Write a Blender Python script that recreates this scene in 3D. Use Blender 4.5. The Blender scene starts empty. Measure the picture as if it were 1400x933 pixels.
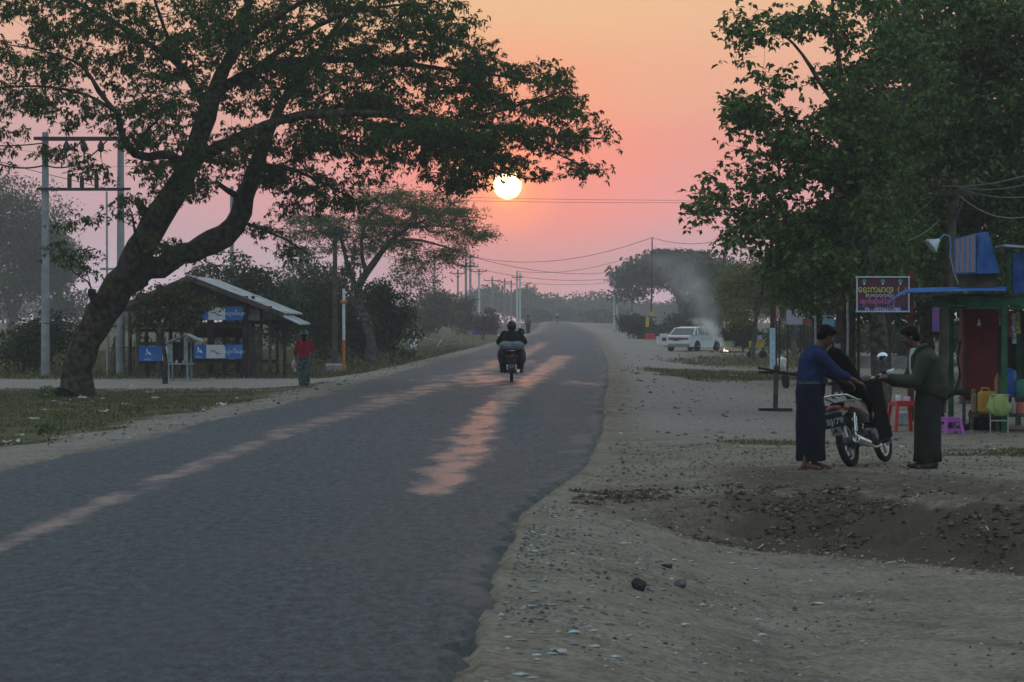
import bpy, bmesh, math, random
import numpy as np
from mathutils import Vector, Matrix
R = math.radians
SC = bpy.context.scene
COL = SC.collection
rng = np.random.default_rng(7)
random.seed(7)

# ------------------------------------------------------------------ camera
F = 3500.0                      # focal length in pixels of the 1400 px wide photograph
CAMZ = 1.75
HOR = 440.0
cd = bpy.data.cameras.new('camera'); cam = bpy.data.objects.new('camera', cd); COL.objects.link(cam)
cd.sensor_width = 36.0; cd.lens = 36.0 * F / 1400.0
cd.shift_y = -(466.5 - HOR) / 1400.0
cam.location = (0, 0, CAMZ); cam.rotation_euler = (R(90), 0, 0)
cd.clip_start = 0.1; cd.clip_end = 6000
cd.dof.use_dof = True; cd.dof.focus_distance = 66.0; cd.dof.aperture_fstop = 11.0
SC.camera = cam

# ------------------------------------------------------------------ world
SUN_AZ = -0.1            # degrees to the right of +Y
SUN_EL = 3.05
sx = math.sin(R(SUN_AZ)) * math.cos(R(SUN_EL)); sy = math.cos(R(SUN_AZ)) * math.cos(R(SUN_EL)); sz = math.sin(R(SUN_EL))
SUN_DIR = Vector((sx, sy, sz))
world = bpy.data.worlds.new('World'); SC.world = world; world.use_nodes = True
nt = world.node_tree; nt.nodes.clear(); N = nt.nodes.new; L = nt.links.new
out = N('ShaderNodeOutputWorld'); bg = N('ShaderNodeBackground'); L(bg.outputs[0], out.inputs[0])
tc = N('ShaderNodeTexCoord'); nrm = N('ShaderNodeVectorMath'); nrm.operation = 'NORMALIZE'; L(tc.outputs['Generated'], nrm.inputs[0])
sep = N('ShaderNodeSeparateXYZ'); L(nrm.outputs[0], sep.inputs[0])
def wm(op, a, b=None, c=None):
    n = N('ShaderNodeMath'); n.operation = op
    for k, v in enumerate((a, b, c)):
        if v is None: continue
        if isinstance(v, (int, float)): n.inputs[k].default_value = v
        else: L(v, n.inputs[k])
    return n.outputs[0]
def wramp(fac, stops, interp='LINEAR'):
    n = N('ShaderNodeValToRGB'); L(fac, n.inputs[0]); cr = n.color_ramp; cr.interpolation = interp
    while len(cr.elements) > 1: cr.elements.remove(cr.elements[-1])
    cr.elements[0].position = stops[0][0]; cr.elements[0].color = (*stops[0][1], 1)
    for p, c in stops[1:]:
        e = cr.elements.new(p); e.color = (*c, 1)
    return n.outputs[0]
def wmix(fac, a, b, mode='MIX'):
    n = N('ShaderNodeMix'); n.data_type = 'RGBA'; n.blend_type = mode; n.clamp_factor = True
    for sock, v in ((n.inputs[0], fac), (n.inputs[6], a), (n.inputs[7], b)):
        if isinstance(v, (int, float)): sock.default_value = v
        elif isinstance(v, tuple): sock.default_value = (*v, 1)
        else: L(v, sock)
    return n.outputs[2]
def lin(r, g, b):
    f = lambda c: (c/255/12.92) if c/255 <= 0.04045 else ((c/255+0.055)/1.055)**2.4
    return (f(r), f(g), f(b))
elev = wm('MULTIPLY', wm('ARCSINE', sep.outputs['Z']), 180/math.pi)          # degrees
azim = wm('MULTIPLY', wm('ARCTAN2', sep.outputs['X'], sep.outputs['Y']), 180/math.pi)
dotn = N('ShaderNodeVectorMath'); dotn.operation = 'DOT_PRODUCT'; L(nrm.outputs[0], dotn.inputs[0]); dotn.inputs[1].default_value = SUN_DIR
sang = wm('MULTIPLY', wm('ARCCOSINE', wm('MINIMUM', dotn.outputs['Value'], 1.0)), 180/math.pi)
e01 = wm('DIVIDE', wm('ADD', elev, 1.0), 16.0)                                # -1..15 deg -> 0..1
def E(d): return (d + 1) / 16.0
warm = wramp(e01, [(0, lin(205,170,182)), (E(0.3), lin(205,170,180)), (E(1.3), lin(202,160,166)), (E(2.6), lin(232,150,144)),
                   (E(3.8), lin(232,148,130)), (E(5.2), lin(228,163,130)), (E(7.2), lin(224,178,136)), (1, lin(200,185,165))], 'EASE')
cool = wramp(e01, [(0, lin(196,182,196)), (E(0.6), lin(200,180,192)), (E(2.2), lin(186,158,166)), (E(4.0), lin(196,156,154)),
                   (E(6.5), lin(214,166,144)), (1, lin(190,175,165))], 'EASE')
daz = wm('ABSOLUTE', wm('SUBTRACT', azim, 0.8))
sky1 = wmix(wramp(wm('DIVIDE', daz, 12.0), [(0, (0,0,0)), (1, (1,1,1))], 'EASE'), warm, cool)
glow = wramp(wm('DIVIDE', sang, 4.2), [(0, (1,1,1)), (0.10, (.80,.80,.80)), (0.30, (.42,.42,.42)), (1, (0,0,0))], 'EASE')
sky1b = wmix(glow, sky1, lin(255, 140, 112))
halo = wramp(wm('DIVIDE', sang, 1.5), [(0, (1,1,1)), (0.22, (.75,.75,.75)), (0.45, (.25,.25,.25)), (1, (0,0,0))], 'EASE')
sky2 = wmix(halo, sky1b, (1.30, .50, .20))
# the physical sky for the rest of the dome
nis = N('ShaderNodeTexSky'); nis.sky_type = 'NISHITA'; nis.sun_disc = False
nis.sun_elevation = R(SUN_EL); nis.sun_rotation = R(SUN_AZ); nis.air_density = 1.2; nis.dust_density = 2.5; nis.ozone_density = 2.0
NISK = 0.10
nisx = wmix(1.0, nis.outputs[0], (NISK*1.0, NISK*1.0, NISK*1.0), 'MULTIPLY')
zk = wramp(wm('MAXIMUM', sep.outputs['Z'], 0.0), [(0, (.42,.43,.45)), (.35, (.85,.85,.85)), (1, (1.25,1.25,1.25))])
dome = wmix(1.0, nisx, wmix(1.0, (0.38, 0.46, 0.50), zk, 'MULTIPLY'), 'ADD')       # twilight blue of the hazy zenith and east
far = wramp(wm('DIVIDE', sang, 60.0), [(0.18, (0,0,0)), (0.6, (1,1,1))], 'EASE')
sky3 = wmix(far, sky2, dome)
disc = wramp(wm('DIVIDE', sang, 0.6), [(0.0, (1,1,1)), (0.46, (1,1,1)), (0.50, (.30,.30,.30)), (0.56, (0,0,0))])
sky4 = wmix(disc, sky3, (7.0, 4.6, 1.9))
L(sky4, bg.inputs[0]); bg.inputs[1].default_value = 1.0
world.cycles.sampling_method = 'MANUAL'; world.cycles.sample_map_resolution = 1024

# ------------------------------------------------------------------ sun
sd = bpy.data.lights.new('sun', 'SUN'); sun = bpy.data.objects.new('sun', sd); COL.objects.link(sun)
sd.energy = 0.05; sd.angle = R(0.53); sd.color = (1.0, 0.34, 0.15)
sun.rotation_euler = SUN_DIR.to_track_quat('Z', 'Y').to_euler()

# ------------------------------------------------------------------ render settings
SC.view_settings.view_transform = 'Standard'; SC.view_settings.look = 'None'
SC.view_settings.exposure = 0.31; SC.view_settings.gamma = 1.0; SC.view_settings.use_curve_mapping = False
SC.render.engine = 'CYCLES'
SC.cycles.use_denoising = True; SC.cycles.denoiser = 'OPENIMAGEDENOISE'
SC.cycles.max_bounces = 6; SC.cycles.diffuse_bounces = 3; SC.cycles.glossy_bounces = 3; SC.cycles.transmission_bounces = 4
SC.cycles.volume_bounces = 1; SC.cycles.transparent_max_bounces = 6
SC.cycles.sample_clamp_indirect = 4.0; SC.cycles.sample_clamp_direct = 0.0
SC.cycles.caustics_reflective = False; SC.cycles.caustics_refractive = False

# ------------------------------------------------------------------ helpers
def px(x, y, D): return Vector(((x - 700.0) / F * D, D, CAMZ - (y - HOR) / F * D))

MATS = {}
def mat(name, col, rough=0.8, metal=0.0, var=0.0, scale=6.0, bump=0.0, spec=0.3, col2=None, trans=0.0, coord='Object'):
    """procedural Principled material: base colour broken up by noise, optional bump"""
    if name in MATS: return MATS[name]
    m = bpy.data.materials.new(name); m.use_nodes = True; t = m.node_tree; n = t.nodes; bs = n['Principled BSDF']
    bs.inputs['Roughness'].default_value = rough; bs.inputs['Metallic'].default_value = metal
    bs.inputs['Specular IOR Level'].default_value = spec if rough < .7 else min(spec, .08)
    c = n.new('ShaderNodeTexCoord'); no = n.new('ShaderNodeTexNoise'); no.inputs['Scale'].default_value = scale; no.inputs['Detail'].default_value = 5
    t.links.new(c.outputs[coord], no.inputs['Vector'])
    rp = n.new('ShaderNodeValToRGB'); t.links.new(no.outputs['Fac'], rp.inputs[0])
    a = tuple(max(0, v*(1-var)) for v in col); b = col2 if col2 else tuple(min(1, v*(1+var)) for v in col)
    rp.color_ramp.elements[0].position = 0.35; rp.color_ramp.elements[0].color = (*a, 1)
    rp.color_ramp.elements[1].position = 0.68; rp.color_ramp.elements[1].color = (*b, 1)
    t.links.new(rp.outputs[0], bs.inputs['Base Color'])
    if bump > 0:
        bp = n.new('ShaderNodeBump'); bp.inputs['Strength'].default_value = 0.6; bp.inputs['Distance'].default_value = bump
        t.links.new(no.outputs['Fac'], bp.inputs['Height']); t.links.new(bp.outputs[0], bs.inputs['Normal'])
    MATS[name] = m; return m

def leafmat(name, cols, rough=0.6, trans=0.35, spec=0.12):
    """leaf material: one colour of the list per leaf, light passing through"""
    if name in MATS: return MATS[name]
    m = bpy.data.materials.new(name); m.use_nodes = True; t = m.node_tree; n = t.nodes
    bs = n['Principled BSDF']; bs.inputs['Roughness'].default_value = rough; bs.inputs['Specular IOR Level'].default_value = spec
    at = n.new('ShaderNodeAttribute'); at.attribute_name = 'rnd'; rp = n.new('ShaderNodeValToRGB'); t.links.new(at.outputs['Fac'], rp.inputs[0])
    cr = rp.color_ramp
    cr.elements[0].position = cols[0][0]; cr.elements[0].color = (*cols[0][1], 1)
    cr.elements[1].position = cols[1][0]; cr.elements[1].color = (*cols[1][1], 1)
    for p, c in cols[2:]:
        e = cr.elements.new(p); e.color = (*c, 1)
    t.links.new(rp.outputs[0], bs.inputs['Base Color'])
    tr = n.new('ShaderNodeBsdfTranslucent'); t.links.new(rp.outputs[0], tr.inputs[0])
    mx = n.new('ShaderNodeMixShader'); mx.inputs[0].default_value = trans
    t.links.new(bs.outputs[0], mx.inputs[1]); t.links.new(tr.outputs[0], mx.inputs[2])
    t.links.new(mx.outputs[0], n['Material Output'].inputs['Surface'])
    MATS[name] = m; return m

def frame_of(d):
    d = Vector(d).normalized(); u = Vector((0, 0, 1)) if abs(d.z) < 0.9 else Vector((1, 0, 0))
    a = d.cross(u).normalized(); return a, a.cross(d).normalized()

class MB:
    def __init__(s): s.v = []; s.f = []; s.mi = []; s.cur = 0; s.smooth = []
    def add(s, vs, fs, sm=False):
        b = len(s.v); s.v += [tuple(v) for v in vs]
        for f in fs: s.f.append(tuple(i + b for i in f)); s.mi.append(s.cur); s.smooth.append(sm)
        return s
    def box(s, c, d, rz=0, rx=0, ry=0, bev=0.0):
        hx, hy, hz = d[0]/2, d[1]/2, d[2]/2
        M = Matrix.Translation(Vector(c)) @ Matrix.Rotation(rz, 4, 'Z') @ Matrix.Rotation(ry, 4, 'Y') @ Matrix.Rotation(rx, 4, 'X')
        if bev > 0:
            b = min(bev, hx*.9, hy*.9, hz*.9); pts = []
            for z, k in ((-hz, b), (-hz+b, 0), (hz-b, 0), (hz, b)):
                X, Y = hx - k, hy - k; q = max(b - k, b*0.0) if k == 0 else b*0.5
                ring = [(X, -Y+q), (X, Y-q), (X-q, Y), (-X+q, Y), (-X, Y-q), (-X, -Y+q), (-X+q, -Y), (X-q, -Y)]
                pts += [(p[0], p[1], z) for p in ring]
            fs = [tuple(range(7, -1, -1)), tuple(range(24, 32))]
            for r in range(3):
                for i in range(8): j = (i+1) % 8; fs.append((r*8+i, r*8+j, r*8+8+j, r*8+8+i))
            return s.add([M @ Vector(p) for p in pts], fs)
        P = [(-hx,-hy,-hz),(hx,-hy,-hz),(hx,hy,-hz),(-hx,hy,-hz),(-hx,-hy,hz),(hx,-hy,hz),(hx,hy,hz),(-hx,hy,hz)]
        return s.add([M @ Vector(p) for p in P], [(0,3,2,1),(4,5,6,7),(0,1,5,4),(1,2,6,5),(2,3,7,6),(3,0,4,7)])
    def bar(s, a, b, w, h=None):
        """rectangular bar from a to b"""
        a = Vector(a); b = Vector(b); h = h or w; u, v = frame_of(b - a)
        vs = [p + u*(i*w/2) + v*(j*h/2) for p in (a, b) for i, j in ((-1,-1),(1,-1),(1,1),(-1,1))]
        return s.add(vs, [(0,3,2,1),(4,5,6,7),(0,1,5,4),(1,2,6,5),(2,3,7,6),(3,0,4,7)])
    def tube(s, pts, rad, n=8, caps=True):
        pts = [Vector(p) for p in pts]; k = len(pts)
        if isinstance(rad, (int, float)): rad = [rad]*k
        vs = []; up = None
        for i in range(k):
            d = (pts[min(i+1, k-1)] - pts[max(i-1, 0)])
            if d.length < 1e-9: d = Vector((0,0,1))
            d.normalize()
            if up is None: u, _ = frame_of(d)
            else:
                u = up - d*up.dot(d)
                u = u.normalized() if u.length > 1e-6 else frame_of(d)[0]
            up = u; w = d.cross(u)
            for j in range(n):
                a = 2*math.pi*j/n; vs.append(pts[i] + (u*math.cos(a) + w*math.sin(a))*rad[i])
        fs = [(i*n+j, i*n+(j+1)%n, (i+1)*n+(j+1)%n, (i+1)*n+j) for i in range(k-1) for j in range(n)]
        s.add(vs, fs, True)
        if caps: s.add([vs[j] for j in range(n)], [tuple(range(n-1, -1, -1))]); s.add(vs[-n:], [tuple(range(n))])
        return s
    def lathe(s, c, prof, n=16, axis=(0,0,1), sxy=(1,1)):
        """prof: list of (radius, height along axis)"""
        c = Vector(c); ax = Vector(axis).normalized(); u, w = frame_of(ax); vs = []
        for r, h in prof:
            for j in range(n):
                a = 2*math.pi*j/n; vs.append(c + ax*h + (u*math.cos(a)*sxy[0] + w*math.sin(a)*sxy[1])*r)
        fs = [(i*n+j, i*n+(j+1)%n, (i+1)*n+(j+1)%n, (i+1)*n+j) for i in range(len(prof)-1) for j in range(n)]
        s.add(vs, fs, True)
        if prof[0][0] > 1e-4: s.add(vs[:n], [tuple(range(n-1,-1,-1))])
        if prof[-1][0] > 1e-4: s.add(vs[-n:], [tuple(range(n))])
        return s
    def ell(s, c, r, n=12, M=None):
        c = Vector(c); vs = []; rows = max(6, n//2)
        for i in range(rows+1):
            th = math.pi*i/rows
            for j in range(n):
                a = 2*math.pi*j/n; p = Vector((r[0]*math.sin(th)*math.cos(a), r[1]*math.sin(th)*math.sin(a), -r[2]*math.cos(th)))
                if M is not None: p = M @ p
                vs.append(c + p)
        fs = [(i*n+j, i*n+(j+1)%n, (i+1)*n+(j+1)%n, (i+1)*n+j) for i in range(rows) for j in range(n)]
        return s.add(vs, fs, True)
    def loft(s, rings, n=20, fold=0, amp=0.0, caps=True, ph=0.0):
        """rings: (centre, rx, ry, rotz) stacked; optional cloth folds"""
        vs = []
        for q, (c, rx_, ry_, rz) in enumerate(rings):
            c = Vector(c); t = q/(len(rings)-1)
            for j in range(n):
                a = 2*math.pi*j/n; k = 1 + (amp*t*math.sin(fold*a+ph) if fold else 0) + (amp*.5*t*math.sin((fold*2.3)*a+ph*2+q*.4) if fold else 0)
                x, y = rx_*k*math.cos(a), ry_*k*math.sin(a)
                vs.append(c + Vector((x*math.cos(rz)-y*math.sin(rz), x*math.sin(rz)+y*math.cos(rz), 0)))
        fs = [(i*n+j, i*n+(j+1)%n, (i+1)*n+(j+1)%n, (i+1)*n+j) for i in range(len(rings)-1) for j in range(n)]
        s.add(vs, fs, True)
        if caps: s.add(vs[:n], [tuple(range(n-1,-1,-1))]); s.add(vs[-n:], [tuple(range(n))])
        return s
    def prism(s, poly, axis_vec, origin=(0,0,0), ux=(1,0,0), uz=(0,0,1)):
        """extrude a 2D outline (a,b)->origin+a*ux+b*uz by axis_vec"""
        o = Vector(origin); ux = Vector(ux); uz = Vector(uz); e = Vector(axis_vec); n = len(poly)
        A = [o + ux*p[0] + uz*p[1] for p in poly]
        return s.add(A + [a + e for a in A], [tuple(range(n)), tuple(range(2*n-1, n-1, -1))] + [((i+1) % n, i, n+i, n+(i+1)%n) for i in range(n)])
    def build(s, name, mats, parent=None, loc=None, smooth_angle=None):
        me = bpy.data.meshes.new(name); me.from_pydata(s.v, [], s.f)
        mats = mats if isinstance(mats, (list, tuple)) else [mats]
        for m in mats: me.materials.append(m)
        if len(s.f):
            me.polygons.foreach_set('material_index', s.mi); me.polygons.foreach_set('use_smooth', s.smooth)
        bm = bmesh.new(); bm.from_mesh(me); bmesh.ops.recalc_face_normals(bm, faces=bm.faces); bm.to_mesh(me); bm.free()
        o = bpy.data.objects.new(name, me); COL.objects.link(o)
        if parent is not None: o.parent = parent
        if loc is not None: o.location = loc
        return o

def tag(o, label=None, cat=None, group=None, kind=None):
    if label: o['label'] = label
    if cat: o['category'] = cat
    if group: o['group'] = group
    if kind: o['kind'] = kind
    return o
def thing(name, label, cat, loc=(0,0,0), rz=0, group=None):
    o = bpy.data.objects.new(name, None); COL.objects.link(o); o.location = loc; o.rotation_euler = (0, 0, rz); o.empty_display_size = 0.1
    return tag(o, label, cat, group)
def copy_tree(o, parent=None):
    c = o.copy(); COL.objects.link(c); c.parent = parent
    for ch in [k for k in list(bpy.data.objects) if k.parent == o]: copy_tree(ch, c)
    return c
def text_part(name, body, size, m, parent, loc, rot=(R(90),0,0), align='CENTER', ext=0.002, xs=1.0):
    cu = bpy.data.curves.new(name, 'FONT'); cu.body = body; cu.size = size; cu.align_x = align; cu.align_y = 'CENTER'; cu.extrude = ext
    cu.resolution_u = 3; cu.materials.append(m)
    o = bpy.data.objects.new(name, cu); COL.objects.link(o); o.parent = parent; o.location = loc; o.rotation_euler = rot; o.scale = (xs, 1, 1)
    return o
def fast_mesh(name, V, Fq, mats, attr=None, mi=None, smooth=False, parent=None):
    """numpy mesh from vertex array and an (n,4) or (n,3) face array"""
    me = bpy.data.meshes.new(name); V = np.asarray(V, np.float32); Fq = np.asarray(Fq, np.int32); k = Fq.shape[1]
    me.vertices.add(len(V)); me.vertices.foreach_set('co', V.ravel())
    me.loops.add(Fq.size); me.loops.foreach_set('vertex_index', Fq.ravel())
    me.polygons.add(len(Fq)); me.polygons.foreach_set('loop_start', np.arange(0, Fq.size, k, dtype=np.int32))
    if mi is not None: me.polygons.foreach_set('material_index', np.asarray(mi, np.int32))
    me.polygons.foreach_set('use_smooth', np.full(len(Fq), smooth))
    for m in (mats if isinstance(mats, (list, tuple)) else [mats]): me.materials.append(m)
    if attr is not None:
        for an, (dom, val) in attr.items():
            a = me.attributes.new(an, 'FLOAT', dom); a.data.foreach_set('value', np.asarray(val, np.float32))
    me.update(calc_edges=True)
    o = bpy.data.objects.new(name, me); COL.objects.link(o)
    if parent is not None: o.parent = parent
    return o
def sstep(a, b, x): t = np.clip((np.asarray(x, float) - a) / (b - a), 0, 1); return t*t*(3-2*t)

# ------------------------------------------------------------------ value noise for terrain and scatter
_P = np.random.default_rng(3).random((256, 256))
def vnoise(x, y):
    x = np.asarray(x, float); y = np.asarray(y, float)
    xi = np.floor(x).astype(int); yi = np.floor(y).astype(int); fx = x-xi; fy = y-yi
    fx = fx*fx*(3-2*fx); fy = fy*fy*(3-2*fy)
    g = lambda a, b: _P[a & 255, b & 255]
    return (g(xi,yi)*(1-fx)+g(xi+1,yi)*fx)*(1-fy) + (g(xi,yi+1)*(1-fx)+g(xi+1,yi+1)*fx)*fy - 0.5
def fbm(x, y, o=4):
    s = 0; a = 1.0
    for k in range(o): s = s + a*vnoise(x*2**k + 17*k, y*2**k + 31*k); a *= 0.5
    return s
# ================================================================== GROUND AND ROAD
RR_Y = [-60, 5, 12, 18, 23.5, 30.6, 40, 58, 90, 155, 240, 350, 540, 900]
RR_X = [-0.3, -.28, -.25, -.10, .10, .87, 1.43, 2.13, 3.42, 5.3, 7.3, 8.8, 11.0, 14]
RL_Y = [-60, 5, 12, 20, 30.6, 58, 77, 107, 133, 240, 350, 540, 900]
RL_X = [-7.3, -7.3, -7.1, -6.6, -6.03, -4.47, -3.8, -2.6, -1.5, 2.7, 4.9, 7.6, 10.6]
def edgeR(y): return np.interp(y, RR_Y, RR_X)
def edgeL(y): return np.interp(y, RL_Y, RL_X)
def roadz(y): y = np.asarray(y, float); return 0.0035*np.log1p(np.exp((y-35)/6.0))*6.0 - 0.0035*np.maximum(y-560, 0)*1.6
def yb(x): return np.interp(x, [-1, 1.05, 2.8, 4.5, 8, 14], [24.9, 24.6, 24.5, 22.5, 21.5, 20.5])
def gz(x, y, fine=True):
    x = np.asarray(x, float); y = np.asarray(y, float)
    z = roadz(y); er = edgeR(y); el = edgeL(y)
    sr = x - er; sl = el - x
    dR = np.interp(y, [0, 33, 40, 60, 90, 150, 300], [0.0, 0.0, 0.03, .13, .22, .29, .30])
    dL = np.interp(y, [0, 20, 30, 70, 100, 300], [.10, .10, .15, .29, .38, .35])
    z = z - dR*sstep(0.0, 4, sr) - dL*sstep(0.0, 3.5, sl)
    b = yb(x)
    low = 1 - sstep(0, 1.5, y - b - 0.10*fbm(x*1.3, y*1.3, 3))
    z = z - 0.44*low*sstep(0.15, 2.4, sr)
    z = z + 0.07*sstep(0.5, 2.5, sr)*sstep(b+1.2, b+2.0, y)*(1-sstep(31, 36, y))
    z = z - 0.03*(sstep(-0.05, 0.25, sr) + sstep(-0.05, 0.25, sl))
    if fine:
        off = sstep(0.1, 1.0, np.maximum(sr, sl))
        z = z + off*(0.035*fbm(x*.35, y*.35, 4) + 0.010*fbm(x*2.1+9, y*2.1, 3) + .006*fbm(x*6, y*6, 2))
        for xc in (1.95, 2.32): z = z - .022*np.exp(-((x-xc-(y-20)*.05)/.07)**2)*sstep(13,15,y)*(1-sstep(22,23,y))
        bank = low*(1-low)*4*sstep(0.25, 2.0, sr)
        z = z + bank*0.20*fbm(x*2.6, y*2.6+5, 4) + bank*.07*fbm(x*9, y*9, 3)
        lump = sstep(b+0.8, b+1.6, y)*(1-sstep(b+3, b+5.5, y))*sstep(.6, 2, sr)
        z = z + lump*0.10*np.maximum(fbm(x*3.1+3, y*3.1, 3), -.1) + lump*.03*fbm(x*11, y*11, 2)
        z = np.where((sr < 0) & (sl < 0), roadz(y) - 0.07, z)
    return z
def G(x, y): return float(gz(x, y))
def gpt(x, y, s=0.0): return Vector((x, y, G(x, y) - s))
def atpx(xp, D, s=0.0):
    x = (xp-700)/F*D; return gpt(x, D, s)

def axis(parts):
    a = []
    for s, e, st in parts: a += list(np.arange(s, e, st))
    return np.array(a + [parts[-1][1]])
ys = axis([(-60, 8, 4), (8, 12, .25), (12, 36, .07), (36, 60, .16), (60, 120, .5), (120, 300, 2.5), (300, 800, 12)])
xs = axis([(-480, -200, 40), (-200, -40, 8), (-40, -14, 1.0), (-14, -5.5, .16), (-5.5, -1, .5), (-1, 6.2, .07), (6.2, 14, .22), (14, 40, 1), (40, 200, 8), (200, 480, 40)])
X, Y = np.meshgrid(xs, ys); Z = gz(X, Y)
nx, ny = len(xs), len(ys)
idx = np.arange(nx*ny).reshape(ny, nx)
FQ = np.stack([idx[:-1,:-1], idx[:-1,1:], idx[1:,1:], idx[1:,:-1]], -1).reshape(-1, 4)
sr = X - edgeR(Y); sl = edgeL(Y) - X
n1 = fbm(X*.25, Y*.25, 4); n2 = fbm(X*.9+40, Y*.9, 4)
greenL = sstep(1.0, 2.6, sl + n2*1.2)*(1 - sstep(70, 75, Y + n1*3)) + sstep(0.5, 2.5, sl)*sstep(85, 90, Y + n1*3)
sideroad = sstep(0.3, 1.5, sl)*sstep(72, 76, Y)*(1-sstep(84, 88, Y))
def blob(cx, cy, rx, ry): return np.clip(1.25 - np.sqrt(((X-cx)/rx)**2 + ((Y-cy)/ry)**2) + n2*.5, 0, 1)
greenR = np.maximum.reduce([blob(7.4, 85, 3.4, 8), blob(7.6, 34, 1.9, 2.6), blob(11, 34.5, 3.5, 3), blob(4.0, 37.5, .8, .9)*.6,
                            blob(13, 110, 6, 16), blob(16, 75, 5, 14)*.8, sstep(7.0, 10.0, sr)*sstep(120, 160, Y)])
green = np.clip(np.where(sl > 0, greenL, np.where(sr > 0, greenR, 0)), 0, 1)*(1-sideroad)
bb = yb(X); dug = sstep(-.3, .1, Y-bb + .15*n2)*(1-sstep(1.4, 2.0, Y-bb + .5*n2))*(.45*sstep(.1, .6, sr) + .55*sstep(1.0, 3.0, sr))
dug2 = .62*sstep(1.0, 2.2, Y-bb)*(1-sstep(4.5, 7.5, Y-bb+n1*2))*sstep(.7, 2.2, sr)
wet = .6*np.clip(1 - np.abs((Y - (19.3 - (X-2)*1.3 + n1*.8)))/1.1, 0, 1)*sstep(1.6, 3.8, X) * (Y < 23)
dark = np.clip(np.maximum.reduce([dug, dug2 + n2*.2*(dug2 > .05), wet]), 0, 1)
light = np.clip(sideroad + .6*sstep(0, .6, sl)*(1-sstep(.9, 2.2, sl + n2)) + .9*sstep(0.2, 1, sr)*sstep(36, 44, Y)*(1-sstep(3, 6, sr)) + .8*sstep(46,50,Y)*(1-sstep(60,66,Y))*sstep(2,3,sr), 0, 1)*(1-green*.8)

gm = bpy.data.materials.new('dirt_ground'); gm.use_nodes = True; t = gm.node_tree; n = t.nodes; bs = n['Principled BSDF']; LK = t.links.new
def NT(t, typ, **kw):
    q = t.nodes.new(typ)
    for k, v in kw.items(): setattr(q, k, v)
    return q
def noise(t, vec, scale, det=5, rough=.55):
    q = t.nodes.new('ShaderNodeTexNoise'); q.inputs['Scale'].default_value = scale; q.inputs['Detail'].default_value = det; q.inputs['Roughness'].default_value = rough
    t.links.new(vec, q.inputs['Vector']); return q.outputs['Fac']
def ramp(t, fac, stops):
    q = t.nodes.new('ShaderNodeValToRGB'); t.links.new(fac, q.inputs[0]); cr = q.color_ramp
    cr.elements[0].position, cr.elements[0].color = stops[0][0], (*stops[0][1], 1)
    cr.elements[1].position, cr.elements[1].color = stops[1][0], (*stops[1][1], 1)
    for p, c in stops[2:]:
        e = cr.elements.new(p); e.color = (*c, 1)
    return q.outputs[0]
def mixc(t, fac, a, b, mode='MIX'):
    q = t.nodes.new('ShaderNodeMix'); q.data_type = 'RGBA'; q.blend_type = mode
    for s, v in ((q.inputs[0], fac), (q.inputs[6], a), (q.inputs[7], b)):
        if isinstance(v, (int, float)): s.default_value = v
        elif isinstance(v, tuple): s.default_value = (*v, 1)
        else: t.links.new(v, s)
    return q.outputs[2]
def mth(t, op, a, b=None, c=None):
    q = t.nodes.new('ShaderNodeMath'); q.operation = op
    for k, v in enumerate((a, b, c)):
        if v is None: continue
        if isinstance(v, (int, float)): q.inputs[k].default_value = v
        else: t.links.new(v, q.inputs[k])
    return q.outputs[0]
def attr(t, name):
    q = t.nodes.new('ShaderNodeAttribute'); q.attribute_name = name; return q.outputs['Fac']
co = n.new('ShaderNodeTexCoord').outputs['Object']
nA = noise(t, co, 0.6, 6); nB = noise(t, co, 5.0, 6, .65); nC = noise(t, co, 38, 4, .7); nD = noise(t, co, 15, 4, .75)
base = mixc(t, nA, (0.125, 0.104, 0.077), (0.230, 0.196, 0.150))
base = mixc(t, mth(t, 'MULTIPLY', ramp(t, nB, [(.42, (0,0,0)), (.72, (1,1,1))]), .55), base, (0.30, 0.27, 0.225))
nW = noise(t, co, 0.9, 7, .7)
base = mixc(t, mth(t, 'MULTIPLY', ramp(t, nW, [(.46, (0,0,0)), (.60, (1,1,1))]), .60), base, (0.29, 0.255, 0.208))
base = mixc(t, mth(t, 'MULTIPLY', ramp(t, nW, [(.34, (1,1,1)), (.45, (0,0,0))]), .60), base, (0.080, 0.070, 0.060))
base = mixc(t, mth(t, 'MULTIPLY', attr(t, 'light'), .75), base, (0.30, 0.28, 0.265))
base = mixc(t, mth(t, 'MULTIPLY', ramp(t, nC, [(.50, (0,0,0)), (.66, (1,1,1))]), .35), base, (0.09, 0.08, 0.072))
base = mixc(t, mth(t, 'MULTIPLY', ramp(t, nD, [(.40, (1,1,1)), (.50, (0,0,0))]), .55), base, (0.075, 0.066, 0.056))
base = mixc(t, mth(t, 'MULTIPLY', ramp(t, nD, [(.56, (0,0,0)), (.64, (1,1,1))]), .5), base, (0.30, 0.275, 0.24))
gcol = mixc(t, nB, (0.040, 0.050, 0.022), (0.135, 0.125, 0.060))
gmask = ramp(t, mth(t, 'ADD', attr(t, 'green'), mth(t, 'MULTIPLY', mth(t, 'SUBTRACT', nB, .5), 1.0)), [(.35, (0,0,0)), (.62, (1,1,1))])
base = mixc(t, gmask, base, gcol)
dmask = ramp(t, mth(t, 'ADD', attr(t, 'dark'), mth(t, 'MULTIPLY', mth(t, 'SUBTRACT', nB, .5), 1.3)), [(.25, (0,0,0)), (.75, (1,1,1))])
base = mixc(t, mth(t, 'MULTIPLY', dmask, .92), base, mixc(t, nB, (0.040, 0.029, 0.021), (0.105, 0.078, 0.058)))
LK(base, bs.inputs['Base Color']); bs.inputs['Roughness'].default_value = .95; bs.inputs['Specular IOR Level'].default_value = .12
bp = n.new('ShaderNodeBump'); bp.inputs['Strength'].default_value = .9; bp.inputs['Distance'].default_value = .06
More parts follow.
